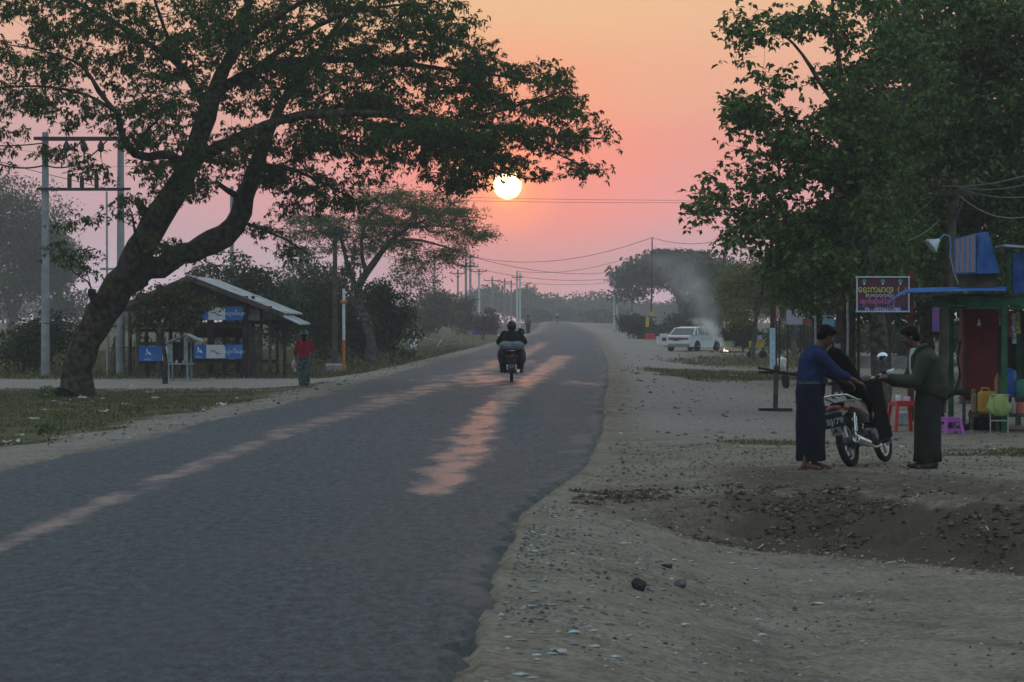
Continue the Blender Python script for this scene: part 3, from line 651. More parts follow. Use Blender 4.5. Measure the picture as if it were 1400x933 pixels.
# ---- feathery acacia beyond it
DA = 104.0
def A(x, y, d=0.0): return px(x, y, DA + d)
ra = lambda w: w/2/F*DA
ac_l = [[(A(506, 493), ra(16)), (A(507, 465), ra(13)), (A(500, 440), ra(12)), (A(491, 415, .2), ra(12)), (A(489, 395), ra(12)), (A(502, 372, -.3), ra(10)), (A(518, 350, -.5), ra(8)), (A(532, 332, -.6), ra(6)), (A(560, 310, -.8), ra(4)), (A(600, 295, -1), ra(2))],
        [(A(489, 398), ra(9)), (A(478, 370, .6), ra(7)), (A(470, 340, 1), ra(6)), (A(460, 315, 1.4), ra(4)), (A(440, 300, 1.6), ra(2.5)), (A(410, 305, 1.6), ra(1.5))],
        [(A(500, 372, -.3), ra(7)), (A(494, 340, .4), ra(5)), (A(500, 305, .8), ra(4)), (A(520, 280, 1), ra(2.5)), (A(540, 262, 1), ra(1.5))],
        [(A(532, 332, -.6), ra(5)), (A(565, 328, -1.2), ra(4)), (A(600, 335, -1.6), ra(3)), (A(630, 345, -1.8), ra(1.6))],
        [(A(560, 310, -.8), ra(3)), (A(610, 310, -1.6), ra(2.2)), (A(650, 320, -1.8), ra(1.3)), (A(676, 324, -1.8), ra(.8))]]
ac_c = ell_pts([(540, 290, 60, 24, 75), (600, 300, 45, 22, 60), (640, 318, 34, 12, 34), (590, 335, 50, 22, 65), (620, 352, 24, 14, 24), (570, 362, 26, 12, 22), (480, 305, 50, 26, 66), (430, 310, 40, 18, 36), (400, 318, 14, 14, 8),
                (520, 265, 40, 14, 24), (580, 278, 50, 16, 30), (500, 340, 30, 18, 26), (455, 335, 22, 12, 12), (540, 320, 50, 24, 60), (660, 322, 16, 5, 6), (430, 300, 46, 10, 30), (620, 295, 40, 10, 26)], DA, np.random.default_rng(3), 2.6, gate=-.25, gs=(22, 9))
grow_tree('acacia_tree', 'slender pale-trunked feathery tree over the bushes left of the road', 'tree', ac_l, ac_c, bark_g, leafB, .15, .26, nleaf=46, spread=.34, twig=.013, seed=6, sprays=3, droop=.3, flat=.28)

# ---- the mass of broad-leaved trees at the right (three separate trees)
DR = 50.0
def B_(x, y, d=0.0): return px(x, y, DR + d)
rb = lambda w, D=DR: w/2/F*D
r1_l = [[(atpx(1205, 51, .1), rb(34)), (B_(1203, 480, 1), rb(26)), (B_(1196, 420, 1), rb(24)), (B_(1180, 350, .8), rb(20)), (B_(1168, 270, .5), rb(17)), (B_(1160, 190, 0), rb(12)), (B_(1150, 110, -.3), rb(8)), (B_(1140, 30, -.5), rb(5)), (B_(1135, -50, -.5), rb(2))],
        [(B_(1184, 360, .8), rb(13)), (B_(1140, 320, 0), rb(10)), (B_(1090, 300, -.6), rb(7)), (B_(1030, 290, -1), rb(5)), (B_(985, 285, -1.2), rb(3)), (B_(948, 288, -1.3), rb(1.5))],
        [(B_(1170, 280, .5), rb(12)), (B_(1120, 230, .8), rb(8)), (B_(1075, 190, 1), rb(6)), (B_(1040, 155, 1), rb(4)), (B_(1010, 135, 1), rb(2))],
        [(B_(1158, 170, 0), rb(9)), (B_(1120, 110, -.5), rb(6)), (B_(1085, 60, -.8), rb(4)), (B_(1045, 30, -.8), rb(2.5)), (B_(1005, 30, -.8), rb(1.2))],
        [(B_(1166, 250, .5), rb(11)), (B_(1210, 190, -.6), rb(8)), (B_(1245, 120, -1), rb(5)), (B_(1270, 50, -1), rb(3))]]
r1_c = ell_pts([(1110, 340, 60, 50, 150), (1055, 300, 40, 32, 46), (985, 262, 34, 22, 24, -.5), (965, 290, 26, 16, 16, -.5), (1010, 320, 24, 14, 14, -.5), (1080, 245, 60, 40, 95), (1150, 190, 60, 50, 110), (1080, 180, 40, 26, 34), (1030, 150, 34, 18, 30, .5), (1008, 165, 14, 18, 10, .5),
                (1150, 110, 40, 44, 48), (1085, 28, 50, 18, 26), (1030, 35, 30, 24, 26, -.5), (1010, 75, 10, 12, 5, -.5), (1160, 20, 60, 40, 60), (1190, 270, 60, 70, 180), (1180, 360, 60, 40, 110), (1240, 120, 50, 70, 130),
                (1020, 215, 24, 10, 5), (1120, 400, 56, 28, 60, 1.5), (1050, 115, 40, 20, 12)], DR, np.random.default_rng(21), 2.2, gate=-.10)
grow_tree('broad_leaf_tree', 'broad-leaved tree whose ragged left branches hang against the orange sky', 'tree', r1_l, r1_c, bark_g, leafC, .125, .58, nleaf=34, spread=.25, twig=.011, seed=8, sprays=2, rosette=4, group='broad-leaved trees behind the stall')
D2 = 57.0
def B2(x, y, d=0.0): return px(x, y, D2 + d)
r2_l = [[(atpx(1330, 57, .1), rb(40, D2)), (B2(1332, 400), rb(34, D2)), (B2(1328, 300), rb(30, D2)), (B2(1335, 210), rb(26, D2)), (B2(1338, 130), rb(20, D2)), (B2(1350, 50), rb(14, D2)), (B2(1365, -40), rb(7, D2))],
        [(B2(1332, 280), rb(18, D2)), (B2(1290, 210, -1), rb(12, D2)), (B2(1262, 140, -1.5), rb(9, D2)), (B2(1240, 60, -1.8), rb(6, D2)), (B2(1235, -20, -2), rb(3, D2))],
        [(B2(1336, 180), rb(14, D2)), (B2(1380, 120, -.8), rb(10, D2)), (B2(1430, 60, -1), rb(6, D2))],
        [(B2(1330, 320), rb(14, D2)), (B2(1290, 290, -1), rb(9, D2)), (B2(1250, 280, -1.5), rb(5, D2))]]
r2_c = ell_pts([(1290, 40, 90, 60, 220), (1380, 30, 80, 60, 180), (1270, 140, 70, 60, 190), (1380, 140, 70, 60, 150), (1300, 240, 70, 60, 180), (1400, 240, 60, 60, 140), (1250, 320, 60, 50, 130), (1350, 320, 70, 50, 130), (1320, 390, 90, 30, 80), (1440, 180, 50, 180, 110)], D2, np.random.default_rng(22), 2.8, gate=-.30)
grow_tree('broad_leaf_tree', 'tall broad-leaved tree with a thick trunk directly behind the blue stall', 'tree', r2_l, r2_c, bark_g, leafC, .135, .6, nleaf=34, spread=.28, twig=.012, seed=9, sprays=1, group='broad-leaved trees behind the stall')
D3 = 74.0
def B3(x, y, d=0.0): return px(x, y, D3 + d)
r3_l = [[(atpx(1122, 74, .1), rb(20, D3)), (B3(1120, 400), rb(16, D3)), (B3(1130, 320), rb(12, D3)), (B3(1150, 240), rb(8, D3))],
        [(atpx(1160, 75, .1), rb(22, D3)), (B3(1163, 400), rb(17, D3)), (B3(1190, 300), rb(12, D3)), (B3(1230, 180), rb(8, D3))],
        [(atpx(1270, 77, .1), rb(22, D3)), (B3(1268, 400), rb(17, D3)), (B3(1290, 300), rb(12, D3)), (B3(1330, 180), rb(8, D3))]]
r3_c = ell_pts([(1110, 370, 60, 40, 90), (1170, 330, 80, 60, 130), (1250, 250, 90, 80, 170), (1350, 200, 90, 120, 180), (1230, 370, 80, 46, 110), (1340, 370, 80, 46, 110), (1250, 130, 90, 100, 130), (1180, 200, 50, 80, 80), (1400, 360, 50, 60, 80), (1180, 418, 90, 16, 30), (1300, 425, 90, 16, 30)], D3, np.random.default_rng(23), 3.2)
for i_ in (0,):
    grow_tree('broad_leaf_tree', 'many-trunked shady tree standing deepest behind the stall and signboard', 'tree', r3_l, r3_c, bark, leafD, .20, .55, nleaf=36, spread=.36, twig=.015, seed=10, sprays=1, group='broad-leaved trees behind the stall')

# ---- bushes and distant trees: trunk, limbs and leaf clumps through the crown's volume
def crown_tree(name, label, cat, base, h, w, leaf, lsize, ncl, seed, group=None, nleaf=26, trunk_r=.15, low=.35, depth=None, kids=('trunk', 'crown'), flat_top=.0, spread=None, bark_=None, aspect=.5, shape=1.0, sprays=0):
    r_ = np.random.default_rng(seed); base = Vector(base); depth = depth or w; c = base + Vector((0, 0, h*(low + (1-low)*.5))); rz_ = h*(1-low)*.5
    nb = 7; bl = [(c + Vector((r_.uniform(-.6, .6)*w*.5, r_.uniform(-.6, .6)*depth*.5, r_.uniform(-.45, .6)*rz_)), r_.uniform(.35, .62)) for _ in range(nb)]
    P_ = []
    while len(P_) < ncl:
        b, s = bl[r_.integers(nb)]; v = r_.standard_normal(3); v /= np.linalg.norm(v); v *= r_.random()**.45
        p = b + Vector((v[0]*w*.5*s, v[1]*depth*.5*s, v[2]*rz_*s*1.2))
        if p.z > base.z + h*low*.7 - .02: P_.append(tuple(p))
    limbs = [[(base - Vector((0, 0, .1)), trunk_r*1.25), (base + Vector((0, 0, h*low*.6)), trunk_r), (base + Vector((w*.03, 0, h*low+.1*h)), trunk_r*.75), (c + Vector((0, 0, rz_*.5)), trunk_r*.2)]]
    for b, s in bl[:5]:
        q0 = base + Vector((0, 0, h*low*(.7+.5*r_.random()))); limbs.append([(q0, trunk_r*.55), ((q0 + b)*.5 + Vector((0, 0, .05*h)), trunk_r*.35), (b, trunk_r*.15)])
    return grow_tree(name, label, cat, limbs, P_, bark_ or bark_g, leaf, lsize, aspect, nleaf, spread or w*.07, trunk_r*.09+.004, seed, group, kids=kids, seglen=max(.4, h*.08), sprays=sprays)
def bush(label, xp, D, wpx, toppx, leaf, lsize, ncl, seed, group=None, name='bush', cat='bush', depth=None, nleaf=30, low=.02, **kw):
    b = atpx(xp, D); h = CAMZ - (toppx-HOR)/F*D - b.z; w = wpx/F*D
    return crown_tree(name, label, cat, b, h, w, leaf, lsize, ncl, seed, group, nleaf=nleaf, trunk_r=kw.pop('tr', .05), low=low, depth=depth or w*.7, kids=kw.pop('kids', ('stem', 'foliage')), **kw)
gB = 'dark bushes along the left roadside'
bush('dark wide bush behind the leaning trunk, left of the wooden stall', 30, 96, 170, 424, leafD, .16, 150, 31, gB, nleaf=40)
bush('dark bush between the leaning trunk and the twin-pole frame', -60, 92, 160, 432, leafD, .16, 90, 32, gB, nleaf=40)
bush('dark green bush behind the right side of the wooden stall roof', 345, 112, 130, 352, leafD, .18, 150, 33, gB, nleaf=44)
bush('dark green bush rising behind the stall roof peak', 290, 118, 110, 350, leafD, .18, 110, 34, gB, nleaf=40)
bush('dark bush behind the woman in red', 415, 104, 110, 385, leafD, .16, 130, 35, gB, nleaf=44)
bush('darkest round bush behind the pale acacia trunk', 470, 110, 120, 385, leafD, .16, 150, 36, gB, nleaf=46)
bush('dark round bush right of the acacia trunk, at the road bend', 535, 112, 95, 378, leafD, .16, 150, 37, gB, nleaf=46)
bush('mid green tree-like bush behind the grey pole', 440, 135, 120, 345, leafF, .22, 120, 38, gB, nleaf=40)
bush('dry brownish bush behind the dark one at the bend', 585, 230, 90, 392, leafG, .3, 110, 39, gB, nleaf=36)
bush('dry grey-brown bush above the heap of cut branches', 625, 255, 80, 405, leafG, .32, 90, 40, gB, nleaf=36)
bush('tall bare-looking brown shrub behind the acacia crown', 560, 240, 90, 350, leafG, .28, 90, 41, gB, nleaf=18)
bush('brown low bush in front of the far blue hut', 660, 215, 60, 425, leafG, .25, 60, 42, gB, nleaf=36)
def far_tree(label, xp, D, wpx, toppx, leaf, lsize, ncl, seed, group, low=.3, **kw):
    b = atpx(xp, D); h = CAMZ - (toppx-HOR)/F*D - b.z; w = wpx/F*D
    return crown_tree('tree', label, 'tree', b, h, w, leaf, lsize, ncl, seed, group, trunk_r=kw.pop('tr', max(.12, h*.022)), low=low, **kw)
gF = 'hazy distant trees'
far_tree('tall hazy tree at the left edge of the picture', 15, 290, 190, 250, leafF, .38, 560, 51, gF, low=.08, nleaf=56)
far_tree('hazy dark tree behind the twin-pole frame', -50, 250, 160, 330, leafF, .38, 130, 53, gF, low=.1, nleaf=34)
far_tree('lower hazy tree at the far left with open twiggy crown', 80, 310, 110, 300, leafF, .40, 240, 52, gF, low=.15, nleaf=36)
far_tree('low hazy tree seen through the gap under the leaning trunk', 130, 300, 160, 398, leafF, .5, 90, 54, gF, low=.05, nleaf=34)
far_tree('wide low hazy tree behind the stall at the far left field', 230, 310, 150, 402, leafF, .5, 90, 55, gF, low=.05, nleaf=34)
far_tree('hazy tree at the right edge of the far left woods', 395, 210, 100, 348, leafF, .34, 120, 56, gF, low=.1, nleaf=30)
# woods closing the view down the road
wdk = 1.62
wd = [(560, 400, 80, 408), (615, 420, 80, 402), (690, 430, 90, 392), (735, 440, 80, 398), (770, 460, 60, 408), (812, 470, 80, 407), (860, 480, 80, 410), (905, 450, 80, 414), (650, 450, 70, 398)]
desc = ['leftmost of the hazy trees closing the view down the road', 'hazy tree behind the far blue hut', 'tallest hazy tree left of where the road vanishes', 'rounded hazy tree just left of where the road vanishes', 'low hazy tree directly above the end of the road',
        'hazy tree just right of the end of the road', 'hazy tree behind the pair of white poles on the right', 'hazy low tree between the white poles and the smoke', 'hazy tree behind the cluster of far left poles']
for k_, ((a, d, w_, tp), ds) in enumerate(zip(wd, desc)):
    far_tree(ds, a, d*wdk, w_*1.25, tp, leafF, 1.2, 85, 70+k_, 'hazy trees where the road ends', low=.0, nleaf=34)
for k_, (a, d, w_, tp, ds) in enumerate([(470, 380, 110, 405, 'far hazy tree line piece behind the acacia'), (960, 420, 120, 405, 'far hazy tree behind the parked sedan'), (1040, 400, 120, 400, 'far hazy tree behind the right roadside trees'),
                                         (360, 380, 130, 402, 'far hazy tree beyond the left bushes'), (1130, 380, 120, 400, 'far hazy tree seen under the broad-leaved trees'), (20, 390, 160, 392, 'farthest hazy tree at the left field edge')]):
    far_tree(ds, a, d*1.5, w_, tp, leafF, 1.0, 70, 90+k_, 'hazy trees where the road ends', low=.0, nleaf=32)
# hazy flat-topped rain tree and its neighbours on the right
DQ = 370.0
def Q(x, y, d=0.0): return px(x, y, DQ + d)
rq = lambda w: w/2/F*DQ
q_l = [[(atpx(935, DQ, .1), rq(16)), (Q(934, 430), rq(13)), (Q(930, 410), rq(12)), (Q(915, 385), rq(8)), (Q(890, 365), rq(5)), (Q(860, 362), rq(2.5))],
       [(Q(932, 410), rq(9)), (Q(945, 380, 1), rq(7)), (Q(960, 355, 2), rq(3))], [(Q(918, 388), rq(6)), (Q(920, 365, -2), rq(4)), (Q(925, 350, -3), rq(2))], [(Q(905, 375), rq(4)), (Q(875, 385, -2), rq(3)), (Q(850, 392, -3), rq(1.5))]]
q_c = ell_pts([(925, 352, 42, 9, 90), (890, 362, 34, 9, 65), (862, 372, 24, 7, 36), (960, 362, 36, 16, 80), (905, 380, 50, 12, 60), (870, 392, 26, 8, 22), (935, 378, 40, 18, 60), (848, 380, 12, 5, 8), (855, 405, 16, 8, 10)], DQ, np.random.default_rng(31), 8)
grow_tree('rain_tree', 'hazy flat-topped spreading tree beyond the smoke', 'tree', q_l, q_c, bark_g, leafF, .66, .5, nleaf=24, spread=.9, twig=.06, seed=12, flat=.4)
far_tree('dark rounded tree rising behind the parked sedan', 985, 225, 90, 352, leafF, .32, 260, 61, gF, low=.1, nleaf=34)
far_tree('yellow-green tree right of the leaning pole', 1030, 118, 110, 348, leafE, .17, 300, 62, gF, low=.22, nleaf=34)
far_tree('second yellow-green tree half hidden by the broad-leaved tree', 1085, 128, 110, 355, leafE, .18, 230, 63, gF, low=.25, nleaf=34)
far_tree('dark tree behind the leaning pole and the fire', 955, 260, 60, 385, leafF, .38, 120, 64, gF, low=.05, nleaf=34)
gR = 'bushes on the right roadside'
bush('far hazy hedge right of the road end', 830, 540, 70, 424, leafF, .8, 90, 142, 'hedges where the road ends', nleaf=40)
bush('far hazy hedge left of the road end', 735, 545, 60, 424, leafF, .8, 80, 143, 'hedges where the road ends', nleaf=40)
bush('far hazy hedge straight beyond the road end', 785, 620, 70, 424, leafF, .9, 90, 144, 'hedges where the road ends', nleaf=40)
bush('low dark green bush right of the road, behind the red base', 872, 215, 75, 432, leafF, .26, 150, 43, gR, nleaf=40)
bush('low bush behind the parked sedan roof', 930, 225, 70, 430, leafF, .24, 110, 44, gR, nleaf=40)
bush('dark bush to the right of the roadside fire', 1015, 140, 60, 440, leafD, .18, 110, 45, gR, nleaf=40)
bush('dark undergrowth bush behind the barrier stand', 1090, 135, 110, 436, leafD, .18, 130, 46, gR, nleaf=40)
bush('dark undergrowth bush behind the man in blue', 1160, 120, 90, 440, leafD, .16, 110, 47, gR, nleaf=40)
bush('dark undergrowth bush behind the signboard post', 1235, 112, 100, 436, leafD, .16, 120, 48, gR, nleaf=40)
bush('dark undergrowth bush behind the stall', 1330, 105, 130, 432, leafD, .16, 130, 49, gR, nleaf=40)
# orange-tinged small tree in front of the stall
DS_ = 80.0
def S_(x, y, d=0.0): return px(x, y, DS_ + d)
rs_ = lambda w: w/2/F*DS_
s_l = [[(atpx(225, 80, .05), rs_(8)), (S_(226, 490), rs_(6)), (S_(222, 460), rs_(5)), (S_(230, 430), rs_(4)), (S_(240, 400), rs_(2))], [(S_(224, 470), rs_(4)), (S_(205, 440, .4), rs_(3)), (S_(198, 410, .6), rs_(1.6))], [(S_(226, 440), rs_(3)), (S_(260, 425, -.3), rs_(2)), (S_(285, 425, -.4), rs_(1))]]
s_c = ell_pts([(205, 412, 28, 24, 34), (245, 420, 34, 26, 56), (282, 420, 16, 16, 20), (225, 442, 44, 12, 26), (240, 396, 30, 10, 12), (185, 440, 14, 20, 8)], DS_, np.random.default_rng(41), .9, gate=-.12, gs=(14, 12))
grow_tree('small_tree', 'small tree with orange autumn leaves in front of the wooden stall', 'tree', s_l, s_c, bark, leafH, .13, .6, nleaf=26, spread=.16, twig=.008, seed=13, sprays=1)
gw = 'weeds on the left verge'
def weed(xp, D, h, w, ncl, seed, label):
    crown_tree('weed', label, 'weed', atpx(xp, D), h, w, leafA, .05, ncl, seed, gw, nleaf=10, trunk_r=.006, low=.25, kids=('stem', 'foliage'), spread=.035)
weed(84, 42, .42, .25, 26, 1, 'spindly dark weed on the verge in front of the leaning trunk')
weed(66, 37, .35, .45, 40, 2, 'bushy weed low on the verge, closest to the left edge')
weed(178, 50, .30, .5, 40, 3, 'bushy weed on the verge nearest the asphalt')
weed(60, 58, .5, .7, 50, 4, 'leafy weed at the left of the leaning trunk base')
# ================================================================== POLES AND WIRES
conc = mat('pole_concrete', (.30,.31,.33), .85, var=.18, scale=3, bump=.004)
wood = mat('weathered_wood', (.085,.072,.06), .9, var=.4, scale=5, bump=.006)
wood_d = mat('dark_wood', (.035,.028,.024), .9, var=.45, scale=5, bump=.006)
metal_d = mat('dark_steel', (.05,.05,.055), .55, metal=.6, var=.3, scale=10)
metal_g = mat('galvanised_steel', (.35,.37,.40), .5, metal=.6, var=.2, scale=8)
ceram = mat('insulator_ceramic', (.10,.06,.05), .3, var=.2)
white_p = mat('white_paint_worn', (.62,.64,.66), .7, var=.12, scale=7)
blue_p = mat('pale_blue_paint', (.36,.50,.60), .6, var=.15, scale=6)
orange_p = mat('orange_paint', (.55,.16,.03), .6, var=.2, scale=9)
black_w = mat('cable_black', (.02,.02,.022), .6)
grey_w = mat('cable_grey', (.22,.22,.22), .7)
gP = 'power poles along the road'
def pole(label, xp, D, topy, w0=.13, w1=.09, m=None, arms=((0.5, 1.6),), lean=(0,0), cat='power pole', group=gP, ins=True, extra=0):
    b = atpx(xp, D, .1); h = CAMZ - (topy-HOR)/F*D - b.z
    root = thing('power_pole', label, cat, b, 0, group); mb = MB()
    top = Vector((lean[0], lean[1], h)); mb.tube([(0,0,0), top*.5, top], [w0, (w0+w1)/2, w1], 10); mb.build('shaft', m or conc, root)
    for dz, L_ in arms:
        q = top*((h-dz)/h); a = MB(); a.box((q.x, q.y-.12, q.z), (L_, .10, .10)); a.bar((q.x-L_*.32, q.y-.12, q.z), (q.x, q.y-.10, q.z-.5), .05); a.bar((q.x+L_*.32, q.y-.12, q.z), (q.x, q.y-.10, q.z-.5), .05)
        a.build('crossarm', metal_d, root)
        if ins:
            for t_ in (-.45, 0, .45):
                i_ = MB(); i_.lathe((q.x+L_*t_, q.y-.12, q.z+.05), [(.02,0),(.02,.06),(.07,.07),(.05,.13),(.065,.15),(.03,.22)], 8); i_.build('insulator', ceram, root)
    return root, b + top
P = {}
P['l1'] = pole('grey concrete pole behind the white and orange marker post', 458, 99, 300, .12, .08, m=wood, arms=((.5, 1.2),))[1]
P['l2'] = pole('hazy pole above the heap of cut branches', 594, 242, 345, .14, .10)[1]
P['l3'] = pole('tall hazy pole first of the pair right of the acacia crown', 637, 262, 345, .15, .11, arms=((.4,1.8),(1.4,1.8)))[1]
P['l4'] = pole('tall hazy pole second of the pair right of the acacia crown', 643, 275, 347, .15, .11, arms=((.4,1.8),(1.4,1.8)))[1]
P['l5'] = pole('hazy pole standing left of the tall pair, before the blue hut', 626, 290, 368, .14, .10)[1]
P['l6'] = pole('white pole with a wide crossarm in front of the far blue hut', 655, 322, 368, .17, .12, m=white_p, arms=((.3,2.0),))[1]
P['l7'] = pole('hazy pole just right of the far blue hut', 673, 360, 378, .15, .11, arms=((.6,2.4),))[1]
P['l8'] = pole('hazy pole directly above the motorcycle rider helmet', 690, 390, 381, .15, .11, arms=((.5,2.2),))[1]
P['l9'] = pole('hazy pole between the helmet pole and the far white pair', 699, 405, 384, .15, .11, arms=((.5,2.2),))[1]
P['l10'] = pole('left one of the far white pair of poles above the rider', 707, 372, 371, .16, .13, m=white_p, arms=((.9,1.6),))[1]
P['l11'] = pole('right one of the far white pair of poles above the rider', 711, 376, 373, .16, .13, m=white_p, arms=())[1]
P['r1'] = pole('left one of the white pole pair where the right verge vanishes', 840, 372, 372, .17, .13, m=white_p, arms=((.8,1.2),))[1]
P['r2'] = pole('right one of the white pole pair where the right verge vanishes', 844, 378, 368, .17, .13, m=white_p, arms=())[1]
P['r3'] = pole('thin dark pole rising out of the red base beside the right verge', 890, 213, 325, .07, .05, m=metal_d, arms=(), lean=(.1, 0))[1]
P['r5'] = pole('short dark hazy pole inside the flat-topped tree', 864, 330, 350, .09, .06, m=metal_d, arms=())[1]
P['r6'] = pole('leaning wooden pole behind the parked sedan fire', 981, 178, 314, .13, .09, m=wood, arms=((.7,.9),), lean=(.62, 0))[1]
P['r7'] = pole('dark pole with pale blue lower half behind the barrier stand', 1057, 95, 262, .10, .07, m=wood_d, arms=(), lean=(-.08, 0))[1]
mb = MB(); b = atpx(1057, 95); mb.tube([b + Vector((0,0,-.02)), b + Vector((-.01,0,1.55))], .125, 10); o = mb.build('paint_sleeve', blue_p); r7 = [q for q in bpy.data.objects if q.name.startswith('power_pole') and 'pale blue lower' in q['label']][0]
o.data.transform(Matrix.Translation(-r7.location)); o.parent = r7
pr8, P['r8'] = pole('leaning wooden pole beside the blue stall, with a small crossarm', 1285, 51, 258, .12, .08, m=wood, arms=((.10,.75),), lean=(.29, 0), ins=True)
# concrete foot of the left pole
mb = MB(); mb.box((0,0,.1), (.75,.6,.42), bev=.05); o = mb.build('concrete_footing', conc, None, atpx(459, 97.8)); o.parent = None; tag(o, 'pale concrete block at the foot of the grey left pole', 'footing')
# H-frame with transformer gear
root = thing('twin_pole_frame', 'twin concrete poles joined by two crossbars, seen left of the leaning tree', 'power frame', atpx(62, 91))
b0 = atpx(62, 91) - root.location; b1 = atpx(165, 91.6) - root.location; hz_ = lambda y: CAMZ - (y-HOR)/F*91 - root.location.z
for q in (b0, b1):
    mb = MB(); mb.tube([q - Vector((0,0,.3)), (q.x, q.y, hz_(181))], [.16, .115], 12); mb.build('pole', conc, root)
for yy, w_ in ((190, .12), (259, .09)):
    mb = MB(); mb.box(((b0.x+b1.x)/2 + (.1 if yy > 200 else 0), -.18, hz_(yy)), (b1.x-b0.x+.75, .10, w_)); mb.box(((b0.x+b1.x)/2, .18, hz_(yy)), (b1.x-b0.x+.4, .10, w_)); mb.build('crossbar', metal_d, root)
for xx in (92, 116, 139):
    X_ = (xx-62)/F*91; mb = MB(); z_ = hz_(193); mb.lathe((X_, -.18, z_-.42), [(.03,0),(.09,.05),(.12,.16),(.12,.26),(.07,.34),(.03,.42)], 12); mb.tube([(X_, -.18, z_-.42), (X_, -.18, z_-.62)], .025, 6); mb.build('fuse_insulator', metal_d, root)
for xx, hh in ((95, .5), (112, .45), (132, .5)):
    X_ = (xx-62)/F*91; mb = MB(); z_ = hz_(259); mb.lathe((X_, 0, z_+.05), [(.06,0),(.08,.05),(.08,hh-.08),(.05,hh)], 10); mb.build('arrester', metal_d, root)
for xx in (92, 116, 139):
    X_ = (xx-62)/F*91; mb = MB(); mb.tube([(X_, -.18, hz_(197)-.5), (X_+.12, -.1, hz_(235)), (X_+.05, 0, hz_(250))], .012, 4); mb.build('jumper_cable', black_w, root)
mb = MB(); q = atpx(146, 90) - root.location
b = atpx(147, 90); mb.tube([(0,0,-.1), (-.03,0,CAMZ-(262-HOR)/F*90-b.z)], [.045,.035], 8); mb.box((0,0,CAMZ-(368-HOR)/F*90-b.z), (.5,.12,.08)); o = mb.build('thin_mast', metal_g, None, b); tag(o, 'thin grey mast with a short arm between the twin poles and the trunk', 'mast')
mb = MB(); b = atpx(317, 130); mb.tube([(0,0,0), (0,0,CAMZ-(255-HOR)/F*130-b.z)], [.13,.09], 8); o = mb.build('power_pole', conc, None, b); tag(o, 'pale pole top glimpsed between the forked limbs above the stall roof', 'power pole', gP)

def wire(label, a, b, sag, r=.012, m=None, group='overhead wires', n=18):
    a = Vector(a); b = Vector(b); mb = MB(); pts = []
    for k in range(n+1):
        t_ = k/n; q = a.lerp(b, t_); q.z -= sag*4*t_*(1-t_); pts.append(q - a)
    mb.tube(pts, r, 5); o = mb.build('overhead_wire', m or black_w, None, a); tag(o, label, 'wire', group)
wire('upper of two thin wires crossing the sky level with the sun', px(560, 268, 180), px(1010, 274, 180), .1, .012)
wire('lower of two thin wires crossing the sky level with the sun', px(560, 273, 181), px(1010, 277, 181), .1, .012)
wire('sagging wire from the thin dark pole to the tall left pair, upper one', P['r3'], P['l3'] + Vector((0,0,-.3)), 1.3, .022)
wire('sagging wire from the thin dark pole to the leaning pole', P['r3'], P['r6'] + Vector((0,0,-.7)), .4, .02)
wire('sagging wire from the tall left pair to the far right white poles', P['l4'] + Vector((0,0,-.3)), P['r1'], .9, .03)
wire('lower wire spanning from the hut pole to the far right poles', P['l6'], P['r1'] + Vector((0,0,-.9)), .8, .028)
wire('wire from the short dark pole to the pole pair in the distance', P['r5'] + Vector((0,0,-.1)), P['l10'], .9, .028)
wire('lowest faint wire above the end of the road', P['l11'] + Vector((0,0,-1.4)), P['r2'] + Vector((0,0,-1.9)), .4, .025)
wire('wire running between the left pole and the next along the road', P['l1'], P['l2'], .8, .02)
wire('wire running between the acacia poles and the tall pair', P['l2'], P['l3'], .4, .02)
wire('wire from the tall pair on to the hut pole', P['l4'], P['l6'], .3, .02)
wire('thick cable sagging from the left edge to the twin-pole frame', px(-60, 190, 91), px(62, 226, 90.8), .45, .03)
wire('thick cable curving up from the left twin pole under its top crossbar', px(62, 226, 90.8), px(150, 188, 90.6), .45, .028)
wire('straight cable reaching the top crossbar from the left edge', px(-60, 194, 92), px(58, 196, 91), .12, .025)
wire('thin cable slanting down from the left edge behind the frame', px(-60, 205, 95), px(165, 262, 92), .05, .012)
wire('cable from the right twin pole leaving towards the trunk', px(165, 300, 91), px(330, 345, 80), .35, .015)
wire('cable crossing low at the frame to the trunk', px(60, 442, 90.5), px(160, 446, 89), .05, .02)
wire('uppermost pale wire from the stall pole to the right edge', P['r8'] + Vector((-.25,0,.05)), px(1560, 160, 44), .35, .012, grey_w)
wire('second pale wire from the stall pole to the right edge', P['r8'] + Vector((0,0,.05)), px(1560, 165, 43), .45, .010, grey_w)
wire('pale wire drooping between the stall pole and the right edge', P['r8'] + Vector((.1,0,0)), px(1520, 230, 43), .32, .010, grey_w)
wire('lowest pale wire hanging in a deep loop right of the stall pole', P['r8'] + Vector((.05,0,-.1)), px(1500, 235, 42), .62, .012, grey_w)
wire('thin wire running down from the stall pole behind the signboard', P['r8'] + Vector((-.2,0,0)), px(1130, 372, 60), .15, .008, grey_w)
wire('tangle of wire in the trees left of the stall pole', px(1190, 320, 49), px(1285, 300, 50), .28, .010, grey_w)

# white and orange marker post
root = thing('marker_post', 'slim marker post, white above and orange below, beside the acacia', 'marker post', atpx(470, 96))
h_ = lambda y: CAMZ-(y-HOR)/F*96-root.location.z
mb = MB(); mb.tube([(0,0,-.1), (0,0,h_(465))], .062, 10); mb.build('lower_post', orange_p, root)
mb = MB(); mb.tube([(0,0,h_(465)), (0,0,h_(395))], [.06,.055], 10); mb.build('upper_post', white_p, root)
mb = MB(); mb.box((0,-.02,h_(413)), (.26,.18,.12), bev=.03); mb.build('bracket', orange_p, root)

